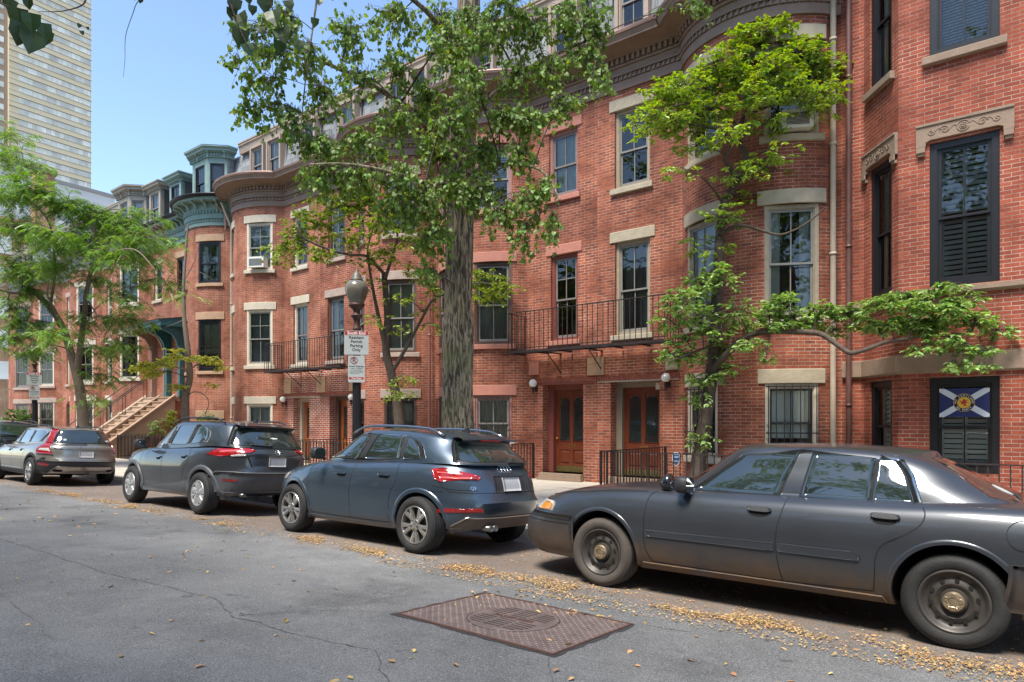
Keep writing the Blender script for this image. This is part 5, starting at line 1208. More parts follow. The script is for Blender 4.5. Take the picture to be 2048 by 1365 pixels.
def rails(parent,cab,x0,x1,mt,h=.05,fy=.86):
    for s in (-1,1):
        pts=[]
        for k in range(15):
            t=k/14; x=lerp(x0,x1,t); z=cab.zt(x); y=s*cab.hw(1)*fy; lift=h*min(1,min(t,1-t)*7); pts.append((x,y,z+lift*.95+.012))
        mb=MB(); mb.tube(pts,.017,8); mb.build('roof_rail',mt,parent)
def exhaust(parent,x,y,z,r=.035,n=1):
    mb=MB()
    for k in range(n):
        mb.lathe([(r,-.12),(r,.0),(r*.85,.0),(r*.82,-.08),(.001,-.08)],n=18,M=Matrix.Translation((x,y+k*.085,z))@Matrix.Rotation(R_(90),4,'Y'))
    mb.build('exhaust_pipe',mat('exhaust_steel',(.25,.24,.22),.35,metal=.9,var=.2),parent,merge=False)
def suv(cfg):
    r=car_root(cfg['name'],cfg['X'],cfg['Y'],cfg.get('yaw',0),cfg['label'],'car',cfg.get('roll',-2.6)); P=cfg['paint']; ZB_[0]=cfg['zbot']
    body=Shell(**cfg['body']); CEN[:]=[0,.8]; mb=MB(); body.mesh(mb); b=mb.build('body',P,r); close_shell(b)
    wb=cfg['wb']/2; W=cfg['W']/2; R0=cfg['wr']; ra=cfg['ra']
    carve(b,[(-wb,R0+.01,ra,W-.02,.3),(wb,R0+.01,ra,W-.02,.3)],[P,LINER])
    cab=Shell(**cfg['cab']); mb=MB(); cab.mesh(mb,bottom=False); mb.build('cabin',P,r,sharp=40)
    mb=MB(); panel(mb,lambda q,z:cab.pend(q,z,False),cfg['ws'],.004,20,10); mb.build('windscreen',CARGL,r)
    mb=MB(); panel(mb,fR(cab),rnd_poly(cfg['rgs'],2,.07),.004,20,10); mb.build('rear_window_frame',cfg.get('rgm',BLKP),r)
    mb=MB(); panel(mb,fR(cab),rnd_poly(cfg['rg'],2,.08),.008,20,10); rw=mb.build('rear_window',CARGL,r)
    mb=SB(); both(mb,cab,cfg['frame'],.0035,nx=26); mb.build('window_surround',cfg.get('surr',BLKP),r)
    mb=SB(); both(mb,cab,cfg['frame2'],.006,nx=26); mb.build('window_seal',BLKP,r)
    for pl in cfg['wins']: mb=SB(); both(mb,cab,rnd_poly(pl,1,.05),.009,nx=12); mb.build('side_window',CARGL,r)
    g=SB()
    for q in cfg['gaps']: g.strip(body,smooth_pts(q),.007,.002)
    g.build('panel_gap',GAP,b,merge=False)
    for nm,mt,polys,off in cfg['sides']:
        mb=SB()
        for pl in polys: both(mb,body,pl,off,nx=24,nz=6)
        mb.build(nm,mt,r)
    for s in (-1,1):
        for k,x in enumerate((-wb,wb)): wheel(r,x,s*(W-.115),R0,.235,cfg['wheel'],s,cfg['rr'],steer=0)
    if cfg.get('lipm'): 
        for x in (-wb,wb): arch_lip(r,body,x,R0+.01,ra,cfg['lipw'],cfg.get('lipo',.016),cfg['lipm'])
    for x,z in cfg['handles']: handle(r,fS(body),x,z,P,.2,.03)
    for s in (-1,1): mirror(r,cfg['mx'],s*(W-.005),cfg['mz'],cfg.get('mm',P),s,.13,.21,.16)
    rails(r,cab,*cfg['rails'])
    fn=fR(body); fc=fR(cab)
    for nm,mt,which,poly,off,sym in cfg['rear']:
        for s in ((1,-1) if sym else (1,)):
            mb=MB(); panel(mb,fn if which=='b' else fc,[(s*p[0],p[1]) for p in poly],off,20,8); mb.build(nm,mt,r)
    ff=lambda q,z:body.pend(q,z,False)
    for nm,mt,poly,off,sym in cfg['front']:
        for s in ((1,-1) if sym else (1,)):
            mb=MB(); panel(mb,ff,[(s*p[0],p[1]) for p in poly],off,20,8); mb.build(nm,mt,r)
    g=MB()
    for q in cfg.get('rgaps',()): strip(g,fn,smooth_pts(q),.008,.003)
    if cfg.get('rgaps'): g.build('hatch_gap',GAP,b,merge=False)
    # plate, wiper, aerial, underbody
    pq=cfg['plate']; mb=MB(); panel(mb,fn,[(-.16+pq[0],pq[1]-.08),(.16+pq[0],pq[1]-.08),(.16+pq[0],pq[1]+.08),(-.16+pq[0],pq[1]+.08)],.022,8,5); mb.build('number_plate',PLATE,r)
    mb=MB(); wq=cfg['wiper']; mb.tube([fc(wq[0]+(wq[2]-wq[0])*k/8,wq[1]+(wq[3]-wq[1])*k/8)+Vector((.025,0,0)) for k in range(9)],[.016]+[.009]*8,6); mb.build('wiper',BLKP,r)
    mb=MB(); ax=cfg['cab']['xr'][-1][1]-.35; az=cab.zt(ax)+cab.crown-.01; mb.prism([(ax-.07,az),(ax+.07,az),(ax+.06,az+.06),(ax+.03,az+.065)],-.02,.02); mb.build('roof_aerial',BLKP,r)
    mb=MB(); z=cfg['zbot']-.03; mb.box(-wb+.45,wb-.45,-.6,.6,z,z+.1); mb.build('underbody',LINER,r)
    mb=MB()
    for x in (-wb,wb): mb.tube([(x,-W+.25,R0),(x,W-.25,R0)],.05,8)
    mb.build('axle',LINER,r)
    return r,body,cab,fn,fc
# ===== steel-blue hatchback SUV
au=dict(name='parked_suv',X=-7.425,Y=6.60,label='steel blue compact suv with silver roof rails and double-spoke wheels',paint=P_AU,zbot=.22,wb=2.605,W=1.83,wr=.345,ra=.385,rr=.232,wheel='double5',roll=-2.8,
 body=dict(zb=[(-2.2,.30),(-1.9,.25),(-.9,.235),(.9,.25),(1.9,.30),(2.2,.36)],zt=[(-2.15,.80),(-2.0,.85),(-1.7,.90),(-1.3,.955),(-.85,1.03),(0,1.06),(1.0,1.10),(1.7,1.12),(2.1,1.10)],
  xf=[(0,-2.02),(.1,-2.10),(.35,-2.16),(.6,-2.15),(.85,-2.08),(1,-1.90)],xr=[(0,2.0),(.1,2.08),(.3,2.15),(.42,2.16),(.5,2.10),(.75,2.04),(1,1.90)],
  hw=[(0,.82),(.05,.86),(.14,.885),(.2,.90),(.27,.895),(.35,.905),(.55,.915),(.72,.912),(.76,.905),(.86,.885),(.93,.86),(.98,.82),(1,.785)],nf=3.6,nr=3.9,crown=.06),
 cab=dict(zb=[(-1.1,.98),(-.8,1.02),(0,1.05),(1,1.08),(1.6,1.10),(2,1.09)],zt=[(-.5,1.40),(-.2,1.46),(.2,1.495),(.7,1.49),(1.2,1.46),(1.6,1.41)],
  xf=[(0,-1.06),(1,-.22)],xr=[(0,1.97),(.35,1.84),(.75,1.67),(.95,1.62),(1,1.60)],hw=[(0,.80),(.3,.775),(.6,.735),(.85,.695),(.95,.67),(1,.635)],nf=4.0,nr=4.2,xm=.4,crown=.05),
 ws=[(-.66,1.03),(.66,1.03),(.56,1.43),(-.56,1.43)],rgs=[(-.74,1.10),(.74,1.10),(.58,1.43),(-.58,1.43)],rg=[(-.69,1.125),(.69,1.125),(.55,1.40),(-.55,1.40)],
 frame=[(-.86,1.045),(-.6,1.215),(-.25,1.40),(.1,1.462),(.75,1.455),(1.02,1.41),(1.2,1.32),(1.33,1.13),(1.28,1.115)],
 frame2=[(-.82,1.06),(-.58,1.215),(-.24,1.39),(.1,1.452),(.75,1.445),(1.0,1.40),(1.18,1.31),(1.30,1.135),(1.26,1.122)],surr=CHROME,
 wins=[[(-.74,1.08),(-.5,1.24),(-.2,1.375),(.20,1.43),(.045,1.10)],[(.17,1.105),(.325,1.435),(.83,1.43),(.86,1.125)],[(.93,1.13),(.92,1.415),(1.02,1.385),(1.14,1.30),(1.25,1.14)]],
 gaps=[[(-.80,1.02),(-.90,.95),(-.94,.75),(-.92,.50),(-.84,.33)],[(.09,1.07),(.04,.85),(.02,.6),(.04,.33)],[(.90,1.11),(.93,.95),(.90,.82),(.84,.72),(.80,.55),(.80,.33)],[(-.84,.33),(0,.325),(.80,.33)],[(-1.95,.86),(-1.5,.93),(-1.0,.985)],[(1.52,.83),(1.75,.80),(2.0,.79)]],
 sides=[('sill_panel',P_AU,[[(-.98,.245),(-.93,.315),(.90,.32),(.95,.25)]],.012),('belt_chrome',CHROME,[[(-.86,1.032),(-.86,1.043),(0,1.062),(.9,1.092),(1.3,1.104),(1.3,1.092),(.9,1.08),(0,1.05)]],.004)],
 lipm=P_AU,lipw=.055,lipo=.014,handles=[(-.17,.90),(.70,.92)],mx=-.56,mz=1.08,mm=BLKP,rails=(-.35,1.45,CHROME,.055,.93),
 rear=[('tail_lamp',REDL,'b',[(.48,.925),(.60,.90),(1.02,.885),(1.10,.90),(1.13,1.045),(.95,1.05),(.62,.99),(.50,.965)],.012,True),
  ('lamp_strip',REDI,'b',[(.60,.945),(.62,.925),(1.02,.925),(1.04,.945)],.0145,True),('lamp_strip',REDI,'b',[(.70,.985),(.72,.972),(1.04,.985),(1.05,1.0)],.0145,True),
  ('rear_reflector',REDL,'b',[(.55,.535),(1.14,.515),(1.12,.565),(.62,.585),(.55,.575)],.010,True),
  ('diffuser',mat('diffuser_grey_brown',(.12,.095,.08),.6,var=.1),'b',[(-.95,.33),(.95,.33),(.72,.47),(-.72,.47)],.008,False),('diffuser_edge',CHROME,'b',[(-.74,.465),(.74,.465),(.70,.478),(-.70,.478)],.012,False),
  ('plate_recess',BLKP,'b',[(-.30,.765),(.30,.765),(.30,.96),(-.30,.96)],.006,False)],
 rgaps=[[(-1.05,.885),(-.95,.79),(-.8,.765),(0,.76),(.8,.765),(.95,.79),(1.05,.885)],[(-1.35,.76),(-1.0,.765)],[(1.35,.76),(1.0,.765)]],
 front=[('headlamp',CLR,[(.55,.72),(1.05,.74),(1.12,.86),(.55,.80)],.006,True),('side_marker',AMB,[(1.12,.60),(1.20,.60),(1.20,.64),(1.12,.64)],.008,True)],plate=(0,.855),wiper=(-.05,1.13,-.42,1.12))
R1,body,cab,fn,fc=suv(au)
badge_ring(R1,fn,.12,1.045,.042,CHROME,4,-.062); exhaust(R1,2.12,-.42,.34,.038,2)
mb=MB(); add_text(mb,'Q3',.055,lambda x,y:fn(.62-x,.80+y)+Vector((.006,0,0)),bold=True); mb.build('badge',CHROME,R1)
mb=MB(); add_text(mb,'2.0T',.045,lambda x,y:fn(-.66-x,.83+y)+Vector((.006,0,0)),bold=True); add_text(mb,'quattro',.03,lambda x,y:fn(-.66-x,.79+y)+Vector((.006,0,0)),bold=True); mb.build('badge',CHROME,R1)
# roof spoiler with brake lamp
mb=MB(); mb.grid([[(1.50,y,cab.zt(1.5)+.035+.018*(1-(y/.6)**2)) for y in [-.54+.09*k for k in range(13)]],[(1.70,y*.99,cab.zt(1.6)-.005+.018*(1-(y/.6)**2)) for y in [-.54+.09*k for k in range(13)]],[(1.705,y*.99,cab.zt(1.6)-.025+.018*(1-(y/.6)**2)) for y in [-.54+.09*k for k in range(13)]],[(1.6,y,cab.zt(1.6)-.05) for y in [-.54+.09*k for k in range(13)]]],0,True); mb.build('roof_spoiler',P_AU,R1,sharp=30)
mb=MB(); mb.box(1.706,1.712,-.2,.2,1.385,1.40); mb.build('brake_lamp',REDL,R1)
# ===== dark grey crossover
rv=dict(name='parked_suv',X=-12.88,Y=6.62,label='dark grey suv with grey plastic wheel arches and black roof rails',paint=P_RV,zbot=.26,wb=2.70,W=1.85,wr=.355,ra=.40,rr=.222,wheel='cover',roll=-3.6,
 body=dict(zb=[(-2.25,.32),(-1.9,.27),(-.9,.26),(.9,.28),(1.9,.32),(2.3,.40)],zt=[(-2.2,.90),(-2.05,.955),(-1.7,1.01),(-1.2,1.05),(-.85,1.08),(0,1.105),(1.0,1.15),(1.7,1.19),(2.2,1.18)],
  xf=[(0,-2.08),(.1,-2.18),(.35,-2.24),(.7,-2.24),(.88,-2.18),(1,-2.03)],xr=[(0,2.08),(.1,2.20),(.3,2.32),(.45,2.34),(.52,2.26),(.75,2.26),(.85,2.27),(1,2.12)],
  hw=[(0,.84),(.05,.87),(.12,.885),(.2,.875),(.3,.88),(.45,.905),(.6,.912),(.72,.905),(.82,.89),(.9,.87),(.96,.84),(1,.80)],nf=4.0,nr=4.0,crown=.05),
 cab=dict(zb=[(-1.1,1.05),(-.8,1.07),(0,1.09),(1,1.14),(1.6,1.17),(2.2,1.16)],zt=[(-.5,1.50),(-.2,1.555),(.3,1.60),(.9,1.60),(1.4,1.58),(1.9,1.54)],
  xf=[(0,-1.12),(1,-.28)],xr=[(0,2.16),(.35,2.06),(.8,1.90),(.95,1.85),(1,1.82)],hw=[(0,.83),(.3,.805),(.6,.765),(.85,.725),(.95,.70),(1,.66)],nf=4.0,nr=4.4,xm=.4,crown=.05),
 ws=[(-.68,1.10),(.68,1.10),(.58,1.53),(-.58,1.53)],rgs=[(-.80,1.17),(.80,1.17),(.63,1.57),(-.63,1.57)],rg=[(-.74,1.19),(.74,1.19),(.60,1.50),(-.60,1.50)],
 frame=[(-1.0,1.105),(-.65,1.30),(-.22,1.495),(.1,1.545),(.9,1.55),(1.22,1.52),(1.32,1.46),(1.42,1.27),(1.3,1.20)],
 frame2=[(-.96,1.115),(-.63,1.30),(-.2,1.485),(.1,1.535),(.9,1.54),(1.2,1.51),(1.30,1.45),(1.39,1.275),(1.28,1.21)],surr=ALLOY2,
 wins=[[(-.88,1.13),(-.6,1.30),(-.18,1.465),(.06,1.495),(-.10,1.145)],[(.03,1.15),(.20,1.515),(.83,1.525),(.70,1.185)],[(.79,1.195),(.93,1.52),(1.18,1.495),(1.26,1.44),(1.34,1.29),(1.24,1.225)]],
 gaps=[[(-.95,1.07),(-1.0,1.0),(-1.02,.80),(-.95,.58),(-.86,.42)],[(-.06,1.11),(-.1,.9),(-.1,.65),(-.07,.40)],[(.86,1.16),(.90,1.0),(.86,.86),(.74,.70),(.68,.55),(.68,.42)],[(-1.98,.955),(-1.5,1.03),(-1.05,1.065)]],
 sides=[('sill_cladding',GRYP,[[(-.95,.28),(-.98,.40),(-.2,.425),(.5,.46),(.88,.60),(.98,.42),(.98,.30)]],.014),('rear_cladding',GRYP,[[(1.72,.34),(1.72,.62),(1.9,.74),(2.02,.74),(2.05,.36)]],.012)],
 lipm=GRYP,lipw=.075,lipo=.03,handles=[(-.25,.92),(.72,.97)],mx=-.76,mz=1.08,mm=BLKP,rails=(-.25,1.6,BLKP,.06,.95),
 rear=[('tail_lamp',REDL,'b',[(.42,1.09),(.60,1.06),(1.02,1.0),(1.45,1.01),(1.05,1.16),(.60,1.165),(.42,1.14)],.014,True),
  ('lamp_strip',REDI,'b',[(.60,1.12),(.60,1.10),(1.05,1.07),(1.08,1.09)],.0165,True),
  ('lamp_lens',CLR,'b',[(.56,1.045),(.60,1.02),(.80,1.01),(.84,1.03),(.6,1.06)],.016,True),
  ('rear_bumper',GRYP,'b',[(-1.35,.40),(1.35,.40),(1.35,.70),(1.1,.74),(.55,.70),(-.55,.70),(-1.1,.74),(-1.35,.70)],.014,False),('rear_reflector',REDD,'b',[(.72,.595),(1.0,.595),(1.0,.63),(.72,.63)],.018,True),
  ('hatch_recess',P_RV,'b',[(-.46,.83),(.46,.83),(.56,1.04),(-.56,1.04)],.006,False)],
 rgaps=[[(-1.0,1.02),(-.98,.9),(-.92,.76),(-.6,.715),(0,.71),(.6,.715),(.92,.76),(.98,.9),(1.0,1.02)]],
 front=[('headlamp',CLR,[(.55,.88),(1.12,.90),(1.22,.98),(.55,.95)],.006,True),('front_bumper',GRYP,[(-1.2,.34),(1.2,.34),(1.2,.56),(-1.2,.56)],.012,False)],plate=(0,.93),wiper=(.05,1.20,.42,1.215))
R2,body2,cab2,fn2,fc2=suv(rv)
badge_ring(R2,fn2,0,1.095,.042,CHROME); badge_ring(R2,fn2,0,1.095,.02,CHROME)
mb=MB(); mb.box(2.13,2.20,-.5,-.3,.29,.35); mb.build('exhaust_box',LINER,R2); exhaust(R2,2.2,-.55,.36,.03,1)
mb=MB(); ys_=[-.55+.0917*k for k in range(13)]
mb.grid([[(1.70,y,cab2.zt(1.7)+.03+.02*(1-(y/.62)**2)) for y in ys_],[(1.93,y,cab2.zt(1.9)-.01+.02*(1-(y/.62)**2)) for y in ys_],[(1.94,y,cab2.zt(1.9)-.04+.02*(1-(y/.62)**2)) for y in ys_],[(1.8,y,cab2.zt(1.9)-.06) for y in ys_]],0,True); mb.build('roof_spoiler',P_BK,R2,sharp=30)
# ===== taupe estate with tall red lamps
vo=dict(name='parked_estate',X=-21.35,Y=6.56,label='taupe grey estate car with tall red tail lamps and silver rear skid plate',paint=P_VO,zbot=.24,wb=2.815,W=1.87,wr=.345,ra=.385,rr=.225,wheel='star',roll=-3.4,
 body=dict(zb=[(-2.3,.30),(-1.9,.26),(-.9,.25),(.9,.25),(1.9,.28),(2.4,.34)],zt=[(-2.3,.78),(-2.1,.84),(-1.7,.89),(-1.2,.93),(-.9,.96),(0,.985),(1.0,1.02),(1.8,1.05),(2.3,1.04)],
  xf=[(0,-2.20),(.1,-2.28),(.4,-2.34),(.7,-2.33),(.88,-2.26),(1,-2.10)],xr=[(0,2.24),(.1,2.36),(.3,2.44),(.45,2.45),(.52,2.38),(.75,2.36),(.9,2.34),(1,2.26)],
  hw=[(0,.84),(.05,.88),(.14,.905),(.3,.915),(.5,.925),(.7,.922),(.82,.91),(.9,.885),(.96,.85),(1,.80)],nf=4.0,nr=4.4,crown=.05),
 cab=dict(zb=[(-1.1,.93),(-.8,.95),(0,.975),(1,1.01),(1.8,1.04),(2.3,1.03)],zt=[(-.5,1.36),(-.2,1.405),(.3,1.435),(.9,1.435),(1.5,1.42),(2.0,1.39)],
  xf=[(0,-1.15),(1,-.22)],xr=[(0,2.28),(.4,2.20),(.8,2.08),(.95,2.04),(1,2.0)],hw=[(0,.785),(.3,.75),(.6,.70),(.85,.66),(.95,.64),(1,.60)],nf=4.0,nr=4.8,xm=.4,crown=.05),
 ws=[(-.68,.98),(.68,.98),(.56,1.39),(-.56,1.39)],rgs=[(-.68,1.06),(.68,1.06),(.58,1.395),(-.58,1.395)],rg=[(-.65,1.075),(.65,1.075),(.56,1.375),(-.56,1.375)],
 frame=[(-1.0,.99),(-.6,1.20),(-.2,1.36),(.2,1.40),(1.4,1.39),(1.82,1.34),(1.62,1.055),(1.5,1.04)],
 frame2=[(-.96,1.0),(-.58,1.20),(-.19,1.35),(.2,1.39),(1.4,1.38),(1.77,1.335),(1.60,1.06),(1.48,1.048)],surr=CHROME,
 wins=[[(-.85,1.02),(-.5,1.21),(-.18,1.335),(.12,1.365),(.0,1.03)],[(.07,1.03),(.20,1.37),(.83,1.37),(.80,1.045)],[(.88,1.05),(.93,1.365),(1.4,1.36),(1.70,1.325),(1.55,1.075)]],
 gaps=[[(-.9,.95),(-1.0,.85),(-1.0,.6),(-.88,.35)],[(.02,.98),(.0,.7),(.03,.35)],[(.93,1.02),(.95,.85),(.85,.7),(.78,.5),(.78,.35)]],
 sides=[('sill_cladding',BLKP,[[(-1.0,.27),(-.96,.36),(.96,.36),(1.0,.27)]],.014),('door_strip',CHROME,[[(-.90,.385),(-.90,.40),(.80,.40),(.80,.385)]],.012),('rear_cladding',BLKP,[[(1.74,.30),(1.76,.60),(1.95,.70),(2.05,.70),(2.06,.32)]],.012)],
 lipm=BLKP,lipw=.07,lipo=.022,handles=[(-.2,.85),(.68,.87)],mx=-.85,mz=1.0,mm=BLKP,rails=(-.1,1.75,BLKP,.055,.95),
 rear=[('tail_lamp',REDL,'b',[(.74,.80),(1.30,.80),(1.28,.92),(1.05,1.045),(.86,1.045),(.80,.92)],.016,True),('tail_lamp_tower',REDL,'c',[(.68,1.00),(.90,1.00),(.80,1.40),(.60,1.40)],.014,True),
  ('lamp_lens',CLR,'b',[(.78,.85),(1.22,.86),(1.15,.93),(.84,.94)],.019,True),('lamp_trim',CHROME,'b',[(.72,.78),(1.30,.78),(1.30,.80),(.74,.80)],.017,True),
  ('rear_bumper',BLKP,'b',[(-1.40,.33),(1.40,.33),(1.40,.62),(-1.40,.62)],.014,False),('rear_reflector',REDD,'b',[(.88,.50),(1.22,.51),(1.20,.57),(.80,.56)],.018,True),
  ('skid_plate',ALLOY,'b',[(-.84,.34),(.84,.34),(.62,.50),(-.62,.50)],.020,False),('chrome_bar',P_VO,'b',[(-.7,.92),(.7,.92),(.7,.94),(-.7,.94)],.016,False)],
 rgaps=[[(-.74,.82),(-.72,.70),(-.60,.66),(0,.655),(.60,.66),(.72,.70),(.74,.82)]],
 front=[('headlamp',CLR,[(.55,.70),(1.1,.72),(1.18,.82),(.55,.78)],.006,True)],plate=(0,.80),wiper=(-.02,1.06,.42,1.04))
R3,body3,cab3,fn3,fc3=suv(vo)
for s in (-1,1):
    mb=MB(); panel(mb,fn3,rnd_poly([(s*.50,.375),(s*.72,.375),(s*.72,.43),(s*.50,.43)],2,.25),.026,8,5); mb.build('exhaust_pipe',LINER,R3)
mb=MB(); mb.box(2.42,2.52,-.035,.035,.29,.35); mb.build('tow_hitch',IRON,R3)
for q,z in ((.42,1.14),(-.50,1.13),(-.58,1.135)):
    mb=MB(); panel(mb,fc3,rnd_poly([(q-.035,z-.02),(q+.035,z-.02),(q+.035,z+.03),(q-.035,z+.03)],2,.25),.012,5,5); mb.build('window_sticker',SIGN_W,R3)
mb=MB()
for i,c in enumerate('VOLVO'): add_text(mb,c,.05,lambda x,y,i=i:fn3(.26-i*.13-x,.955+y)+Vector((.006,0,0)),bold=True)
mb.build('badge',CHROME,R3)
# ===== black suv at the far left, mostly hidden
import copy
bk=copy.copy(rv); bk.update(X=-26.6,Y=6.6,label='black suv at the far left edge, partly behind the taupe estate car',paint=P_BK,rear=[('tail_lamp',REDD,'b',[(.8,1.0),(1.3,1.0),(1.25,1.15),(.8,1.15)],.014,True)])
suv(bk)
# ---------------- street furniture
def lamp_post(X,Y,label,sw=.45,scale=1.0):
    t=thing('street_lamp',(X,Y,SWZ),label,'street lamp','acorn street lamps'); z0=SWZ; mb=MB(); c=(X,Y,0)
    mb.lathe([(.24,z0),(.24,z0+.12),(.20,z0+.16),(.19,z0+.5),(.16,z0+.6),(.12,z0+.68),(.10,z0+.72)],c=c,n=16)
    rows=[]; n=48
    for z,r in ((z0+.72,.086),(1.8,.082),(2.6,.078),(3.30,.07)): rows.append([(X+(r-.007*(1 if k%4<2 else 0))*math.cos(2*math.pi*k/n),Y+(r-.007*(1 if k%4<2 else 0))*math.sin(2*math.pi*k/n),z) for k in range(n)])
    mb.grid(rows,0,False,close=True); mb.build('post',IRON_G,t,merge=False)
    mb=MB(); mb.lathe([(.07,3.28),(.085,3.30),(.085,3.34),(.062,3.37),(.06,3.42),(.075,3.44),(.075,3.47),(.058,3.50),(.06,3.62),(.088,3.68),(.115,3.70),(.115,3.72),(.075,3.74),(.06,3.78),(.075,3.82),(.13,3.87),(.15,3.90),(.15,3.935),(.12,3.94)],c=c,n=24); mb.build('capital',mat('lamp_capital_rust',(.085,.045,.038),.55,var=.3,vs=12,metal=.3),t)
    mb=MB(); mb.lathe([(.13,3.935),(.155,4.0),(.19,4.09),(.218,4.18),(.22,4.24),(.205,4.30),(.17,4.345),(.12,4.375),(.105,4.39)],c=c,n=28); g=mb.build('globe',mat('lamp_globe_dirty',(.15,.135,.105),.25,var=.35,vs=2.2,coat=.6,stretch=(1,1,3)),t)
    mb=MB(); mb.lathe([(.125,4.385),(.125,4.40),(.10,4.42),(.095,4.45),(.07,4.50),(.045,4.53),(.028,4.545),(.028,4.57),(.018,4.585),(.014,4.60),(.001,4.64)],c=c,n=20); mb.build('finial',mat('lamp_finial',(.12,.11,.085),.5,var=.3,vs=9,metal=.2),t)
    return t
def street_sign(X,Y,ang,z0,z1,w,kind,label):
    d=Vector((math.sin(ang),-math.cos(ang),0)); T=Vector((math.cos(ang),math.sin(ang),0)); O=Vector((X,Y,0))+d*.10
    t=thing('parking_sign',(O.x,O.y,(z0+z1)/2),label,'sign','parking signs on the lamp posts'); M=basis(O,T,d); h=w/2; r=.03
    def rr(x0,x1,a,b,y,mb,r=.028,mi=0):
        pts=[]
        for cx,cz,s in ((x1-r,b-r,0),(x0+r,b-r,90),(x0+r,a+r,180),(x1-r,a+r,270)):
            for k in range(5): an=R_(s+22.5*k); pts.append((cx+r*math.cos(an),cz+r*math.sin(an)))
        mb.prism(pts,y-.002,y+.002,M)
    mb=MB(); rr(-h,h,z0,z1,0,mb); pn=mb.build('panel',SIGN_W,t)
    f=lambda x0,z0_,k=1: (lambda x,y: M@Vector((x0+x,-.0026-.0008*k,z0_+y)))
    H=z1-z0
    if kind=='res':
        mb=MB(); mb.box(-h+.008,h-.008,-.0032,-.0022,z1-.085,z1-.008,0,M); mb.build('header',SIGN_R,pn)
        mb=MB(); add_text(mb,'South End',.082,f(0,z1-.073,2),bold=True); mb.build('lettering',SIGN_L,pn,merge=False)
        mb=MB(); 
        for i,s in enumerate(('Resident','Permit','Parking','Only')): add_text(mb,s,.079,f(0,z1-.155-.078*i),bold=True)
        mb.build('lettering',SIGN_K,pn,merge=False)
        mb=MB()
        for a in (z0+.006,): mb.box(-h+.02,h-.02,-.003,-.0022,a,a+.003,0,M)
        mb.build('border',SIGN_K,pn)
    else:
        mb=MB(); cx,cz,R=-.045,z1-.085,.062; mb.tube([M@Vector((cx+R*math.cos(k*math.pi/14),-.003,cz+R*math.sin(k*math.pi/14))) for k in range(29)],.0065,5); mb.tube([M@Vector((cx-R*.7,-.004,cz+R*.7)),M@Vector((cx+R*.7,-.004,cz-R*.7))],.0055,5); mb.build('prohibition_ring',SIGN_R,pn)
        mb=MB(); add_text(mb,'P',.11,f(cx,cz-.038),bold=True); add_text(mb,'Street Cleaning',.042,f(0,z1-.215),bold=True); add_text(mb,'8 AM to 12 NOON',.028,f(0,z1-.255),bold=True); add_text(mb,'1ST & 3RD MONDAY',.024,f(0,z1-.29)); add_text(mb,'Otherwise Tow',.028,f(-.02,z1-.345)); 
        for q in (.305,.315): mb.box(-h+.02,h-.02,-.0032,-.0024,z1-q,z1-q+.0025,0,M)
        mb.build('lettering',SIGN_K,pn,merge=False)
        mb=MB(); mb.box(-h+.015,h-.02,-.0032,-.0022,z0+.055,z0+.10,0,M); mb.build('tow_band',SIGN_R,pn)
        mb=MB(); add_text(mb,'Tow Zone',.042,f(0,z0+.063,2),bold=True); mb.build('lettering',SIGN_L,pn,merge=False)
    mb=MB(); mb.box(-.05,.05,.002,.03,z1-.05,z1-.035,0,M); mb.box(-.05,.05,.002,.03,z0+.035,z0+.05,0,M); mb.build('bracket',IRON_G,t)
L1=(-10.50,8.30); L2=(-28.6,8.3)
lamp_post(*L1,'acorn globe lamp post with two parking signs behind the blue suv'); lamp_post(*L2,'acorn globe lamp post half hidden by the feathery tree at far left')
for (X,Y),nm in ((L1,'near'),(L2,'far')):
    ang=math.atan2(-X,Y)*1.0
    ang=R_(48) if nm=='near' else R_(66)
    a='nearer lamp post' if nm=='near' else 'far left lamp post'
    street_sign(X,Y,ang,2.95,3.41,.45,'res','resident permit parking sign with red header on the %s'%a)
    street_sign(X,Y,ang,2.43,2.935,.31,'tow','no parking street cleaning sign with red tow band on the %s'%a)
def fence(pts,label,top=1.11,step=.125,ends=True):
    o=Vector((*pts[0],SWZ)); t=thing('iron_fence',o,label,'fence','iron railings in front of the houses'); z0=SWZ+.01
    mb=MB(); bmb=MB(); pm=MB()
    for a,b in zip(pts[:-1],pts[1:]):
        A,Bq=Vector((*a,0)),Vector((*b,0)); d=Bq-A; L=d.length; M=basis(A,d.normalized(),Vector((d.normalized().y,-d.normalized().x,0)))
        mb.box(0,L,-.022,.022,top-.012,top+.006,0,M); mb.box(0,L,-.014,.014,z0+.10,z0+.12,0,M)
        n=int(L/step)
        for k in range(1,n): x=k*L/n; bmb.box(x-.0085,x+.0085,-.0085,.0085,z0+.0,top-.012,0,M)
    mb.build('rail',IRON,t,merge=False); tag(bmb.build('bars',IRON,t,merge=False),kind='stuff') if False else bmb.build('bars',IRON,t,merge=False)
    for p in pts:
        q=MB(); q.box(p[0]-.02,p[0]+.02,p[1]-.02,p[1]+.02,z0-.1,top+.012); q.build('post',IRON,t)
    return t
FY=11.4
fence([(-6.97,14.15),(-6.97,FY),(-3.42,FY),(-3.42,13.9)],'black iron railing with corner post right of door 227')
fence([(-3.2,13.9),(-3.2,FY),(2.5,FY)],'black iron railing in front of the window with the flag')
fence([(-10.7,14.15),(-10.7,FY),(-14.3,FY),(-14.3,14.0)],'black iron railing left of door 229')
fence([(-17.95,14.15),(-17.95,FY),(-14.45,FY),(-14.45,14.0)],'black iron railing between the big tree and the lamp post')
fence([(-22.0,14.15),(-22.0,FY),(-25.5,FY),(-25.5,14)],'black iron railing under the white-lintel bay behind the dark grey suv')
fence([(-29.5,12.6),(-29.5,FY),(-25.65,FY),(-25.65,14)],'brown-black iron railing at the foot of the tan stoop')
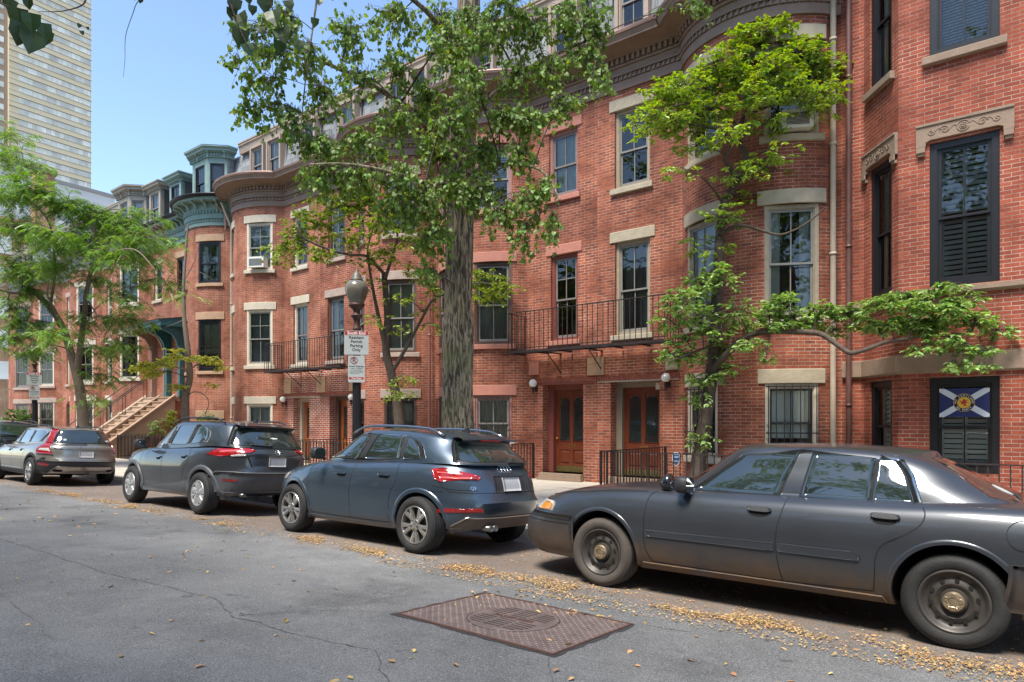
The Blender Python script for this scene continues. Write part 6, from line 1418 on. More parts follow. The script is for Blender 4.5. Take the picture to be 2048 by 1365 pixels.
GS=mat('garden_soil',(.10,.075,.05),.95,var=.35,vs=3,bump=.5)
gm=MB()
for a,b in ((-6.95,-3.44),(-3.18,2.5),(-14.28,-10.72),(-17.93,-14.47),(-25.48,-22.02),(-29.4,-25.7),(-36,-33),(-48,-44)):
    gm.face([(a,FY+.03,SWZ+.04),(b,FY+.03,SWZ+.04),(b,14.0,SWZ+.05),(a,14.0,SWZ+.05)])
tag(gm.build('garden_ground',GS),kind='structure')
# balconies
def balcony(x0,x1,y0,z,top,label):
    t=thing('iron_balcony',((x0+x1)/2,14.15,z),label,'balcony','iron balconies over the doors'); mb=MB(); y=y0
    while y<14.12: mb.box(x0,x1,y,y+.05,z,z+.012); y+=.078
    for x in [x0+(x1-x0)*k/6 for k in range(7)]: mb.box(x-.02,x+.02,y0,14.16,z-.035,z-.001)
    mb.box(x0-.01,x1+.01,y0-.02,y0,z-.04,z+.02); mb.build('platform',IRON,t,merge=False)
    mb=MB(); mb.box(x0,x1,y0-.012,y0+.012,top-.012,top+.008); mb.box(x0,x1,y0-.008,y0+.008,z+.07,z+.085)
    for x in (x0,x1): mb.box(x-.01,x+.01,y0+.012,14.18,top-.012,top+.008)
    mb.build('rail',IRON,t,merge=False)
    mb=MB(); n=int((x1-x0)/.135)
    for k in range(n+1): x=x0+(x1-x0)*k/n; mb.box(x-.007,x+.007,y0-.007,y0+.007,z,top-.012)
    for x in (x0,x1):
        for k in range(1,6): yy=y0+k*.135; mb.box(x-.007,x+.007,yy-.007,yy+.007,z,top-.012)
    mb.build('bars',IRON,t,merge=False)
    for x in (x0+(x1-x0)*.25,x0+(x1-x0)*.53):
        mb=MB(); mb.tube([(x,y0+.15,z-.03),(x,14.2,z-.52)],.014,6); mb.box(x-.03,x+.03,y0+.02,14.2,z-.06,z-.035); mb.build('bracket',IRON,t)
balcony(-10.94,-6.62,13.42,3.43,4.41,'black iron balcony above doors 229 and 227'); balcony(-22.15,-17.8,13.42,3.43,4.41,'black iron balcony behind the lamp post signs')
# stoops and portico
def stoop(x0,x1,m1,m2,label,cheeks,doorm,side):
    t=thing('stone_stoop',((x0+x1)/2,12.5,SWZ),label,'stoop','paired stoops'); n=13; ya,yb,za,zb=10.75,13.85,SWZ,2.72
    mb=MB()
    for k in range(n):
        y=ya+(yb-ya)*k/n; z=za+(zb-za)*(k+1)/n; mb.box(x0+.14,x1-.14,y,14.3 if k==n-1 else yb+.1,za-.1 if k==0 else z-(zb-za)/n-.01,z-.045); mb.box(x0+.14,x1-.14,y-.03,y+.27 if k<n-1 else 14.9,z-.044,z)
    mb.build('steps',m2,t,merge=False)
    for x in cheeks:
        mb=MB(); P=[(ya-.25,SWZ-.05),(ya-.25,SWZ+.42),(yb-.1,zb+.42),(14.19,zb+.42),(14.19,.1)]
        P2=[(ya-.25,SWZ-.05),(ya-.25,SWZ+.12),(yb-.1,zb+.04),(yb-.1,zb-.6),(ya+.9,SWZ-.05)]
        M=Matrix(((0,-1,0,x),(1,0,0,0),(0,0,1,0),(0,0,0,1)))
        mb.prism(P2,-.075,.075,M); mb.build('cheek_wall',m1,t)
        mb=MB(); q=[(ya-.28,SWZ+.12),(ya-.28,SWZ+.18),(yb-.08,zb+.105),(yb-.08,zb+.042)]; mb.prism(q,-.10,.10,M); mb.build('coping',m2,t)
    # brick side under the stair head
    mb=MB(); x=x1-.02; mb.face([(x,12.2,.1),(x,14.19,.1),(x,14.19,zb-.1),(x,yb-.2,zb-.3)],0,[(12.2,.1),(14.2,.1),(14.2,zb),(13.65,zb-.3)]); mb.build('side_wall',BR_B,t)
    for x in ((x0+.14,x1-.14) if side else (x0+.14,)):
        mb=MB(); pts=[(x,ya-.2,SWZ+1.25),(x,yb-.2,zb+1.15),(x,14.15,zb+1.2)]; mb.tube(pts,.02,8)
        for k in (0,.28,.56,.84): y=lerp(ya-.2,yb-.2,k); zz=lerp(SWZ+1.25,zb+1.15,k); mb.tube([(x,y,zz-.82),(x,y,zz)],.013,6)
        mb.build('handrail',IRON,t,merge=False)
    return t
stoop(-32.65,-31.16,BROWNL,BROWNL,'pale painted stoop with iron handrails, left of the pair',(-32.58,),None,True)
stoop(-31.15,-29.65,BROWNST,BROWNST,'tan orange painted stoop, right of the pair',(-31.16,-29.72),None,False)
def portico(parent,x0,x1,mt,z0=2.72,zt=5.72):
    mb=MB()
    for x in (x0+.02,x1-.18): mb.box(x,x+.16,13.98,14.3,z0,zt); mb.box(x-.02,x+.18,13.95,14.3,z0,z0+.25); mb.box(x-.02,x+.18,13.95,14.3,zt-.9,zt-.8)
    mb.build('portico_pilaster',mt,parent)
    mb=MB(); mb.box(x0+.18,x1-.18,14.80,14.86,z0,zt); mb.build('door_surround',mt,parent)
    mb=MB(); xm=(x0+x1)/2; mb.box(xm-.42,xm+.42,14.76,14.80,z0+.03,z0+2.15)
    for a in (-.33,.04): 
        for (q0,q1) in ((.15,.75),(.9,1.95)): mb.box(xm+a,xm+a+.29,14.745,14.76,z0+q0,z0+q1)
    dd=mb.build('door',mt,parent); mb=MB(); mb.lathe([(.001,-.04),(.025,-.03),(.02,0)],c=(xm+.34,14.76,z0+1.0),axis='y',n=10); mb.build('handle',BRASS,dd)
    mb=MB(); 
    for x in (x0+.03,x1-.03): mb.face([(x,14.0,z0),(x,14.8,z0),(x,14.8,zt),(x,14.0,zt)])
    mb.face([(x0,13.2,zt),(x1,13.2,zt),(x1,14.86,zt),(x0,14.86,zt)]); mb.build('portico_reveal',mt,parent)
    mb=MB(); a=x0-.14 if mt is PORT_T else x0; b=x1 if mt is PORT_T else x1+.14
    mb.prism([(13.10,zt),(13.10,zt+.13),(13.03,zt+.16),(13.03,zt+.22),(13.0,zt+.24),(14.2,zt+.46),(14.2,zt)],a,b,Matrix(((0,1,0,0),(1,0,0,0),(0,0,1,0),(0,0,0,1)))); mb.build('portico_roof',mt,parent)
    mb=MB(); mb.face([(a-.03,12.98,zt+.245),(b+.03,12.98,zt+.245),(b+.03,14.2,zt+.475),(a-.03,14.2,zt+.475)]); mb.build('roof_sheet',ROOFD,parent)
    for x in (x0+.10,x1-.10):
        mb=MB(); pts=[(13.98,zt-.85),(13.9,zt-.8),(13.85,zt-.6),(13.7,zt-.35),(13.45,zt-.22),(13.22,zt-.16),(13.18,zt-.05),(13.18,zt),(13.98,zt)]
        mb.prism([(p[0],p[1]) for p in pts],x-.06,x+.06,Matrix(((0,1,0,0),(1,0,0,0),(0,0,1,0),(0,0,0,1)))); mb.lathe([(.001,-.08),(.06,-.08),(.06,.08),(.001,.08)],c=(x,13.88,zt-.78),n=14,M=None) if 0 else None
        mb.build('portico_bracket',mt,parent)
portico(h237,-32.6,-31.16,PORT_T); portico(hteal,-31.14,-29.7,TEALD)
# shield-shaped alarm sign on a stake
p=onY(1352,918,11.62); t=thing('yard_sign',(p.x,p.y,SWZ),'small blue shield-shaped alarm sign on a stake behind the railing','sign'); z=p.z
M=basis((p.x,p.y,0),(math.cos(R_(22)),math.sin(R_(22)),0),(math.sin(R_(22)),-math.cos(R_(22)),0))
mb=MB(); sh=[(0,z-.14),(.05,z-.09),(.072,z),(.06,z+.09),(.03,z+.12),(-.03,z+.12),(-.06,z+.09),(-.072,z),(-.05,z-.09)]; mb.prism(sh,-.004,.004,M); bd=mb.build('board',mat('sign_rim_grey',(.45,.48,.52),.4),t)
mb=MB(); mb.prism([(q[0]*.84,z+(q[1]-z)*.88) for q in sh],-.006,-.0045,M); mb.build('face',mat('sign_dark_blue',(.03,.05,.10),.4),bd)
mb=MB(); mb.box(-.045,.045,-.008,-.0065,z+.02,z+.045,0,M); mb.box(-.04,.04,-.008,-.0065,z-.05,z-.035,0,M); mb.box(-.055,.055,-.008,-.0065,z+.07,z+.10,0,M); mb.build('stripe',mat('sign_pale_blue',(.25,.38,.60),.4),bd)
mb=MB(); mb.tube([M@Vector((0,.01,z)),M@Vector((0,.01,SWZ))],.008,6); mb.build('stake',IRON_G,t)
mb=MB(); mb.box(-6.25,-6.0,12.55,12.8,.2,.62) if 0 else None
# window guard on the teal house
Mg=on_bay(Pt,ubt,29); gd=MB()
for k in range(9): x=-.46+.92*k/8; gd.box(x-.008,x+.008,-.05,-.034,3.72,4.55,0,Mg)
for zz in (3.8,4.45): gd.box(-.5,.5,-.05,-.034,zz,zz+.02,0,Mg)
gd.build('window_guard',IRON,hteal,merge=False)
# ---------------- far buildings
CONC_T=mat('tower_beige_concrete',(.74,.62,.41),.85,var=.06,vs=.15); TB=mat('tower_brown',(.36,.27,.19),.85,var=.08,vs=.2); TG=mat('tower_glass_pale',(.70,.72,.60),.35,var=.25,vs=.35,spec=.5,island=.22); TL=mat('tower_dark_line',(.16,.14,.12),.8)  # TL: plain dark brown for the tower floor lines and chimney cap
tw=thing('tower_block',(-216,56.9,0),'tall beige hotel tower with bands of windows beyond the houses','tower')
hd=R_(-6.2); T=Vector((math.sin(hd),math.cos(hd),0)); N=Vector((T.y,-T.x,0)); N=N if N.x>0 else -N
P1=Vector((-216,56.9,0)); M=Matrix.Identity(4)
for i in range(3): M[i][0]=T[i]; M[i][1]=-N[i]; M[i][2]=(0,0,1)[i]; M[i][3]=P1[i]
Lw=20.4; H=150
mb=MB(); mb.box(0,Lw,0,30,0,H,0,M); mb.build('wall',CONC_T,tw)
mb=MB(); mb.box(-30,-.0,.8,30,0,H,0,M); wbn=mb.build('side_wing',TB,tw)
fh=2.95; z=6; G_=MB(); Ln=MB(); Bw=MB(); rt=random.Random(9)
while z<H-2:
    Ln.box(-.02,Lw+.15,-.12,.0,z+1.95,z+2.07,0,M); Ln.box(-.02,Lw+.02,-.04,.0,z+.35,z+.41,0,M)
    x=2.2
    while x<Lw-.2:
        wv=rt.choice([1.1,1.25,2.3]); wv=min(wv,Lw-.1-x); G_.box(x,x+wv-.12,-.03,.02,z+.5,z+1.88,0,M); x+=wv
    for k in range(6): Bw.box(-2.4-k*4.2,-.9-k*4.2,.74,.82,z+.5,z+1.9,0,M)
    z+=fh
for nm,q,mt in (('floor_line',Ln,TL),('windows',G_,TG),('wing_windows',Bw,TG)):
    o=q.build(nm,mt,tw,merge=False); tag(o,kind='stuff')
pd=thing('office_block',(-100,30,0),'low white podium building below the tower','building'); mb=MB()
PW=mat('podium_white',(.66,.66,.64),.7,var=.05,vs=.2)
Mp=M.copy(); Mp[0][3],Mp[1][3]=-131,35.7
mb.box(-40,15.2,0,22,0,41.5,0,Mp); mb.build('wall',PW,pd); mb=MB(); mb.box(-40.1,15.3,-.15,22,41.5,42.1,0,Mp); mb.build('parapet',mat('podium_parapet',(.30,.29,.27),.7),pd)
mb=MB()
for k in range(8):
    for j in range(9): mb.box(-14+j*3.2,-12+j*3.2,-.05,.05,4+k*4.4,6.2+k*4.4,0,Mp)
tag(mb.build('windows',TG,pd,merge=False),kind='stuff')
tn=thing('apartment_block',(-62,14,0),'tan brick apartment block behind the left tree','building')
mb=MB(); x0,x1,y0,y1,zt=-112,-97,12,30.5,25.7
def bq(mb,x0,x1,y0,y1,z0,z1):
    for a,b in (((x0,y0),(x1,y0)),((x1,y0),(x1,y1)),((x1,y1),(x0,y1)),((x0,y1),(x0,y0))):
        L=math.hypot(b[0]-a[0],b[1]-a[1]); mb.face([(*a,z0),(*b,z0),(*b,z1),(*a,z1)],0,[(0,z0),(L,z0),(L,z1),(0,z1)])
    mb.face([(x0,y0,z1),(x1,y0,z1),(x1,y1,z1),(x0,y1,z1)])
bq(mb,x0,x1,y0,y1,0,zt); mb.build('wall',BR_T,tn,merge=False); mb=MB(); bq(mb,-99,-97.3,28.3,30.4,zt,32); ch=mb.build('chimney',BR_T,tn,merge=False); mb=MB(); mb.box(-99.2,-97.1,28.1,30.6,32,32.5); mb.build('cap',TL,ch)
for k in range(5):
    for j in range(4):
        mb=MB(); mb.box(x1-.02,x1+.03,y0+2+j*4.6,y0+4.6+j*4.6,6.5+k*3.7,8.6+k*3.7); mb.build('window',TG,tn)
# ---------------- far side of the street (behind the camera): seen in windows and car paint
for k,(xa,xb) in enumerate(((-46,-38),(-38,-30),(-30,-22),(-22,-14),(-14,-6),(-6,2),(2,10),(10,18))):
    hs=thing('brick_row_house',((xa+xb)/2,-11,0),'brick row house across the street behind the camera','house','houses across the street')
    mb=MB(); bq(mb,xa+.02,xb-.02,-22,-11,0,11.5); mb.build('wall',BR_R if k%2 else BR_B,hs,merge=False)
    for f in range(3):
        for c in range(3):
            x=xa+1.4+c*2.6; z=1.2+f*3.3; mb=MB(); mb.box(x-.5,x+.5,-10.99,-10.94,z,z+2.0); w_=mb.build('window',TG if f else CARGL,hs); mb=MB(); mb.box(x-.65,x+.65,-10.97,-10.88,z+2.0,z+2.25); mb.build('lintel',STONE_C,hs)
# ---------------- vegetation
def leaf_add(V,F,p,d,n,L,W,kind):
    """p base, d direction, n normal-ish; appends verts/faces"""
    s=d.cross(n); 
    if s.length<1e-6: return
    s.normalize(); n=s.cross(d).normalized(); b=len(V)
    if kind=='heart':
        dr=n*(-.12*L)
        V.extend([p,p+d*L*.12+s*W*.48+n*.06*L-d*L*.1,p+d*L*.52+s*W*.44+n*.05*L,p+d*L+dr,p+d*L*.52-s*W*.44+n*.05*L,p+d*L*.12-s*W*.48+n*.06*L-d*L*.1,p+d*L*.5-n*.03*L])
        F.extend([(b,b+1,b+2,b+6),(b+6,b+2,b+3),(b,b+6,b+4,b+5),(b+6,b+3,b+4)])
    elif kind=='oval':
        V.extend([p,p+d*L*.35+s*W*.42+n*.05*L,p+d*L*.72+s*W*.46+n*.05*L,p+d*L-n*.08*L,p+d*L*.72-s*W*.46+n*.05*L,p+d*L*.35-s*W*.42+n*.05*L])
        F.extend([(b,b+1,b+2,b+3),(b,b+3,b+4,b+5)])
    else:
        V.extend([p,p+d*L*.5+s*W*.5,p+d*L,p+d*L*.5-s*W*.5]); F.append((b,b+1,b+2,b+3))
def build_leaves(name,V,F,mt,parent):
    me=bpy.data.meshes.new(name); o=ORG[parent.name]; me.from_pydata([v-o for v in V],[],F); me.materials.append(mt); me.polygons.foreach_set('use_smooth',[False]*len(F))
    ob=bpy.data.objects.new(name,me); COL.objects.link(ob); ob.parent=parent; return ob
def rv(rnd): 
    while 1:
        v=Vector((rnd.uniform(-1,1),rnd.uniform(-1,1),rnd.uniform(-1,1)))
        if .05<v.length<1: return v
def pline(pts,D):
    """[(px,py[,D])] -> world"""
    return [onD(p[0],p[1],p[2] if len(p)>2 else D) for p in pts]
def smooth3(P,n=4):
    out=[]; m=len(P)
    for i in range(m-1):
        p0,p1,p2,p3=P[max(i-1,0)],P[i],P[i+1],P[min(i+2,m-1)]
        for k in range(n):
            t=k/n; out.append(.5*((2*p1)+(-p0+p2)*t+(2*p0-5*p1+4*p2-p3)*t*t+(-p0+3*p1-3*p2+p3)*t**3))
    out.append(P[-1]); return out
def tree(label,cat_name,base,limbs,clusters,leafm,barkm,leaf=('heart',.09,.08),seed=1,twl=.45,droop=.35,lpt=9,mats2=None,group='trees along the pavement',name='street_tree',n_tr=14,bark_noise=0,whorl=False):
    """limbs: list of (points(world), r0, r1); clusters: (center, radius vec3, n_twigs, matidx)"""
    rnd=random.Random(seed); t=thing(name,base,label,'tree',group); mb=MB(); sk=[]
    for li,(P,r0,r1) in enumerate(limbs):
        P=smooth3([Vector(p) for p in P],5); n=len(P); R=[r0+(r1-r0)*(i/(n-1))**.8 for i in range(n)]
        if bark_noise and li==0:
            rows=[]; nn=n_tr*3
            for i,p in enumerate(P):
                rr=R[i]*(1+.28*math.exp(-max(p.z-.2,0)*1.6)); row=[]
                for k in range(nn):
                    a=2*math.pi*k/nn; w_=noise.noise(Vector((math.cos(a)*2.2,math.sin(a)*2.2,p.z*.8)))*.22+noise.noise(Vector((math.cos(a)*9,math.sin(a)*9,p.z*1.3)))*bark_noise; row.append(p+Vector((math.cos(a),math.sin(a),0))*rr*(1+w_))
                rows.append(row)
            mb.grid(rows,0,True,close=True)
        else: mb.tube(P,R,max(5,n_tr if li==0 else 7))
        sk+= [(p,R[i]) for i,p in enumerate(P) if i>n*.25 or li>0]
    LV=[[],[]]; LF=[[],[]]; kind,L0,W0=leaf
    tw=MB(); tw.mi_=1
    for (c,rad,nt_,mi) in clusters:
        c=Vector(c); best=min(sk,key=lambda q:(q[0]-c).length+ (0.4 if q[0].z>c.z else 0)); a=best[0]; dist=(c-a).length
        mid=(a+c)/2+Vector((0,0,.12*dist))+rv(rnd)*.08*dist; P=smooth3([a,mid,c],5)
        r0=min(best[1]*.55,.008+.006*dist*2); tw.tube(P,[lerp(r0,.004,i/(len(P)-1)) for i in range(len(P))],5,cap=False)
        src=P[len(P)//2:]
        for k in range(nt_):
            s=src[rnd.randrange(len(src))]; q=rv(rnd); tgt=c+Vector((q.x*rad[0],q.y*rad[1],q.z*rad[2])); d=(tgt-s)
            if d.length>twl*3: s=tgt-d.normalized()*twl*rnd.uniform(1,2.4)
            e=tgt; m2=(s+e)/2+Vector((0,0,.1))*rnd.random(); m2+=rv(rnd)*.05; e=e+Vector((0,0,-droop*twl*rnd.random()))
            pts=smooth3([s,m2,e],3); tw.tube(pts,[.0045,.004,.0035,.003,.003,.0025,.002],4,cap=False)
            d=(e-m2).normalized()
            for j in range(lpt):
                f=rnd.uniform(.25,1.08) if not whorl else rnd.choice((.55,.8,1.0)); p=m2.lerp(e,min(f,1))if f>.4 else s.lerp(m2,f*1.6)
                az_=rnd.uniform(0,2*math.pi); dd=(d*rnd.uniform(.1,.8)+Vector((math.cos(az_),math.sin(az_),rnd.uniform(-.9,.25)*(1.0 if kind=='heart' else .55)))).normalized()
                L=L0*rnd.uniform(.45,1.3); nn=Vector((rnd.gauss(0,.45),rnd.gauss(0,.45),1))
                if kind=='heart': nn=Vector((rnd.gauss(0,.8),rnd.gauss(0,.8),.7)); pet=dd*L*.35; leaf_add(LV[mi],LF[mi],p+pet,(dd+Vector((0,0,-.5))).normalized(),nn,L,W0*L/L0,kind)
                elif kind=='pinnate':
                    # a compound leaf: leaflets both sides of a drooping rachis
                    rl=L0*rnd.uniform(.7,1.2); 
                    for q2 in range(5):
                        for sd in (-1,1):
                            pp=p+dd*rl*(q2+1)/5+Vector((0,0,-.10*rl*(q2/4)**2*3)); sx=dd.cross(nn).normalized()*sd; leaf_add(LV[mi],LF[mi],pp,(sx*.8+dd*.6+Vector((0,0,-.25))).normalized(),nn,rl*.38,rl*.38*W0,'lance')
                else: leaf_add(LV[mi],LF[mi],p,dd,nn,L,W0*L/L0,kind)
    b0=len(mb.v); mb.v+=tw.v; mb.f+=[tuple(b0+i for i in f) for f in tw.f]; mb.m+=[1]*len(tw.f); mb.uv+=tw.uv; mb.sm+=tw.sm
    mb.build('trunk',[barkm,BARK_D],t,merge=False)
    for i in (0,1):
        if LV[i]: build_leaves('crown',LV[i],LF[i],leafm if i==0 else mats2,t)
    return t
def cl(px,py,D,rx,ry,n,mi=0,rd=None):
    s=D/1365; c=onD(px,py,D); r=rx*s; return (c,(r if rd is None else max(r,rd),rd if rd is not None else max(r,.35),ry*s),n,mi)
# big linden
D=12.1; jr=random.Random(5)
limbs=[(pline([(915,985),(916,860),(917,700),(919,500),(926,300),(934,120),(940,-60),(945,-300)],D),.295,.17),
 (pline([(926,330),(860,250,11.5),(760,180,11),(660,130,10.5),(560,90,10)],D),.07,.02),(pline([(926,420),(880,380,11),(800,350,10.2),(700,330,9.6),(620,330,9.2)],D),.05,.015),
 (pline([(930,250),(1000,180,11.5),(1090,120,11),(1180,80,10.6)],D),.07,.02),(pline([(928,350),(1000,330,11),(1080,340,10.4),(1120,400,10)],D),.045,.012),(pline([(935,100),(980,20,11),(1060,-80,10)],D),.06,.02),(pline([(935,120),(850,20,11),(740,-60,10.4)],D),.07,.02),
 (pline([(640,-40,9.4),(625,60,9.4),(610,170,9.5),(598,300,9.6)],D),.018,.006)]
sp=[(500,60,9,30,40,9),(560,40,9.4,50,40,16),(540,110,9.4,50,35,14),(505,215,9.5,22,40,9),(530,165,9.5,40,30,9),(575,225,9.6,35,30,9),(620,110,10,50,40,16),(700,60,10.5,60,50,22),(790,40,11,60,50,24),(880,30,11.5,60,40,24),(650,190,10,50,35,14),(720,150,10.5,60,40,16),(600,260,9.8,35,35,9),(650,290,9.8,50,30,18),(720,280,10.2,60,40,24),(790,240,10.8,60,45,26),(800,130,11,60,50,22),(860,190,11.3,50,50,26),(870,290,11,50,50,26),(900,110,11.3,45,50,24),(930,220,11,45,45,24),(960,300,10.8,45,40,24),(640,350,9.8,50,30,17),(720,350,10,60,35,22),(800,340,10.4,60,40,24),(850,400,10.6,55,45,28),(790,420,10.4,45,30,15),(870,470,10.8,40,40,20),(960,380,10.6,40,45,20),(985,60,11,60,45,26),(1060,50,10.8,60,45,24),(1130,30,10.6,50,40,20),(1030,150,10.8,60,45,24),(1100,130,10.6,50,40,20),(1170,110,10.5,45,35,16),(1190,60,10.5,40,40,14),(1060,230,10.6,55,35,20),(1130,200,10.4,45,30,14),(1205,150,10.3,25,35,9),(1180,20,10.4,50,25,12),(1000,230,10.8,45,40,20),(1040,300,10.6,45,35,16),(1000,430,10.4,35,30,14),(1050,400,10.3,40,35,13),(1090,370,10.2,30,30,9),(1100,450,10.1,22,28,7),(1040,470,10.3,30,25,9),(850,540,10.8,25,20,6),(1400,5,9.5,30,15,6),(470,120,9.2,18,16,4),(930,40,11,50,40,14),(900,360,10.8,40,40,18),(900,60,10.2,45,40,18),(940,150,10.2,40,40,18),(900,240,10.3,40,35,16),(950,60,10.4,40,40,14),(930,380,10.5,30,30,10),(1010,20,10.6,60,30,16)]
cls=[cl(a,b,c,d,e,int(n*3.0)) for a,b,c,d,e,n in sp]
for k in range(9): cls.append((onD(jr.uniform(500,1250),jr.uniform(-420,-60),jr.uniform(9.5,14)),(.9,.9,.7),16,0))
tree('tall linden with thick furrowed trunk behind the blue suv','tree',(onD(915,985,D).x,onD(915,985,D).y,SWZ),limbs,cls,LF_LIN,BARK,('heart',.066,.060),seed=3,twl=.5,droop=.6,lpt=8,bark_noise=.10,n_tr=18)
mb=MB(); tr_=bpy.data.objects
# yellow-green tree by 227
D=13.3
mg=[(pline([(1393,958),(1400,900),(1412,830),(1424,740),(1431,640),(1437,540),(1441,460),(1448,410),(1468,375),(1490,335),(1492,312),(1478,285),(1480,255),(1492,225)],D),.155,.035),
 (pline([(1468,372,13.2),(1462,340,13.1),(1450,318,13),(1462,292,12.9),(1440,262,12.8),(1392,252,12.7)],D),.05,.02),(pline([(1490,232,13.2),(1515,222,13),(1560,205,12.8),(1610,190,12.6)],D),.035,.014),(pline([(1480,262,13.2),(1450,225,13),(1400,205,12.8),(1340,215,12.7)],D),.032,.012),(pline([(1492,228,13.2),(1500,180,13),(1560,130,12.9)],D),.03,.012),
 (pline([(1441,470,13.2),(1465,455,13),(1490,452,12.9),(1525,462,12.8),(1560,470,12.7),(1600,455,12.6),(1635,430,12.5),(1650,415,12.4)],D),.038,.012),
 (pline([(1424,745,13.2),(1450,712,12.9),(1490,676,12.6),(1530,664,12.3),(1590,664,12.0),(1640,668,11.7),(1672,688,11.5),(1700,706,11.3),(1730,700,11.1),(1770,685,11),(1815,678,10.9)],D),.075,.028),
 (pline([(1815,678,10.9),(1830,650,10.8),(1850,620,10.7)],D),.022,.01),(pline([(1815,678,10.9),(1880,672,10.7),(1940,690,10.5),(1985,705,10.4)],D),.018,.007),
 (pline([(1428,690,13.2),(1400,700,13),(1360,715,12.8),(1335,725,12.7)],D),.03,.01),(pline([(1437,560,13.2),(1400,590,13),(1370,610,12.9)],D),.025,.01)]
A=[(1330,185,35,25,12),(1370,170,35,25,12),(1440,120,40,25,16),(1500,75,40,25,14),(1300,260,25,18,7),(1340,240,35,20,10),(1560,80,40,30,20),(1600,110,45,35,26),(1640,130,35,40,20),(1550,140,50,40,30),(1490,110,45,35,24),(1460,160,50,35,28),(1400,170,45,30,22),(1350,200,45,30,22),(1310,235,30,28,12),(1420,220,50,28,20),(1500,200,45,30,20),(1590,180,45,28,20),(1650,190,30,30,14),(1635,225,30,20,6),(1360,255,40,22,12),(1450,270,40,22,9),(1530,60,35,20,12),(1530,250,50,20,9),(1400,290,25,15,5),(1660,150,25,25,10),(1510,330,40,12,7),(1480,350,25,18,5),(1440,430,20,18,5),(1420,500,18,16,5),(1550,300,30,10,4),(1470,395,25,14,5),(1350,345,25,8,3),(1545,340,25,10,4)]
Bm=[(1400,570,35,35,22),(1360,600,35,35,22),(1340,640,30,30,12),(1400,640,40,30,18),(1370,680,30,22,10),(1450,560,25,30,9),(1470,620,35,30,12),(1440,660,40,22,14),(1500,650,30,18,9),(1420,540,22,18,8),(1455,440,18,25,5),(1400,480,20,12,3)]
Cm=[(1620,650,40,16,10),(1780,650,45,18,12),(1540,625,30,16,9),(1820,640,40,18,12),(1870,650,40,18,12),(1560,600,30,22,12),(1590,630,35,20,14),(1650,620,35,20,14),(1700,625,40,22,16),(1760,610,40,22,16),(1800,590,35,20,13),(1850,610,40,24,18),(1900,620,40,25,18),(1950,640,35,22,14),(1990,665,22,18,8),(1890,575,30,10,8),(1930,600,30,18,9),(1840,660,40,18,12),(1900,680,40,18,12),(1950,700,35,14,9),(1850,700,30,10,5),(1905,735,30,9,5),(1960,735,20,8,4),(1740,650,35,14,8),(1680,660,30,14,7),(1560,650,40,12,8),(1500,690,40,14,8),(1440,700,40,20,12),(1380,715,35,18,10),(1335,710,25,16,8),(1460,740,25,14,6),(1420,760,25,20,6),(1395,800,22,22,6),(1400,880,25,18,5),(1385,760,20,18,5),(1530,720,20,8,2)]
cls=[cl(a,b,12.9+jr.uniform(-.5,.5),c,d,int(e*4.2),0,.55) for a,b,c,d,e in A]+[cl(a,b,13.0+jr.uniform(-.4,.3),c,d,int(e*2.6),1,.4) for a,b,c,d,e in Bm]
for a,b,c,d,e in Cm: DD=13.1 if a<1470 else lerp(12.6,10.6,min(1,(a-1470)/450)); cls.append(cl(a,b,DD+jr.uniform(-.25,.25),c,d,int(e*3.2),1,.35))
tree('crooked tree with yellow-green crown and one long limb reaching right over the charcoal sedan','tree',(onD(1393,958,D).x,onD(1393,958,D).y,SWZ),mg,cls,LF_MAG,BARK_D,('oval',.095,.046),seed=11,twl=.26,droop=.15,lpt=10,mats2=LF_MAGL,n_tr=12,whorl=True)
# small tree behind the lamp
D=18.0
sm=[(pline([(801,880),(798,830),(792,790),(782,745),(772,700),(775,640),(771,580),(768,545)],D),.16,.07),(pline([(782,748,18),(765,670,17.9),(750,600,17.8),(740,545,17.7)],D),.085,.03),(pline([(784,745,18),(810,700,17.9),(840,645,17.8),(862,605,17.7),(885,590,17.5)],D),.06,.025),
 (pline([(768,548,17.9),(752,530,17.6),(735,513,17.3),(700,510,17),(660,500,16.7),(610,478,16.4),(592,455,16.3)],D),.05,.02),(pline([(770,560,17.9),(785,510,17.8),(795,470,17.7),(780,420,17.6)],D),.05,.02),(pline([(885,590,17.5),(930,572,17.2),(970,566,17.0),(1010,580,16.8)],D),.025,.008),(pline([(740,545,17.7),(735,500,17.5),(745,440,17.4),(700,390,17.3)],D),.03,.012)]
A=[(975,555,28,18,14),(1000,575,25,14,12),(985,595,30,12,10),(955,575,22,14,8),(560,505,26,28,14),(595,480,40,30,20),(640,450,45,35,24),(690,420,45,35,24),(740,400,45,30,24),(640,510,40,18,12),(700,480,35,28,14),(750,450,35,30,18),(790,430,35,35,18),(830,480,35,30,14),(780,500,30,30,14),(740,520,20,20,7),(840,540,28,25,10),(870,580,20,20,6),(705,380,40,15,12),(650,400,35,20,12),(730,570,15,25,5),(800,600,20,20,5),(795,660,20,15,3),(750,640,12,15,3),(800,760,16,14,4),(800,790,14,22,5),(860,620,16,10,3),(875,650,10,20,3),(840,440,30,30,12),(820,400,30,20,10),(600,430,25,20,8)]
tree('small forked tree between the lamp post and the thick linden trunk','tree',(onD(801,880,D).x,onD(801,880,D).y,SWZ),sm,[cl(a,b,17.2+jr.uniform(-.6,.5),c,d,int(e*2.6),0,.6) for a,b,c,d,e in A],LF_SM,BARK_D,('oval',.10,.06),seed=21,twl=.35,droop=.3,lpt=10,n_tr=10)
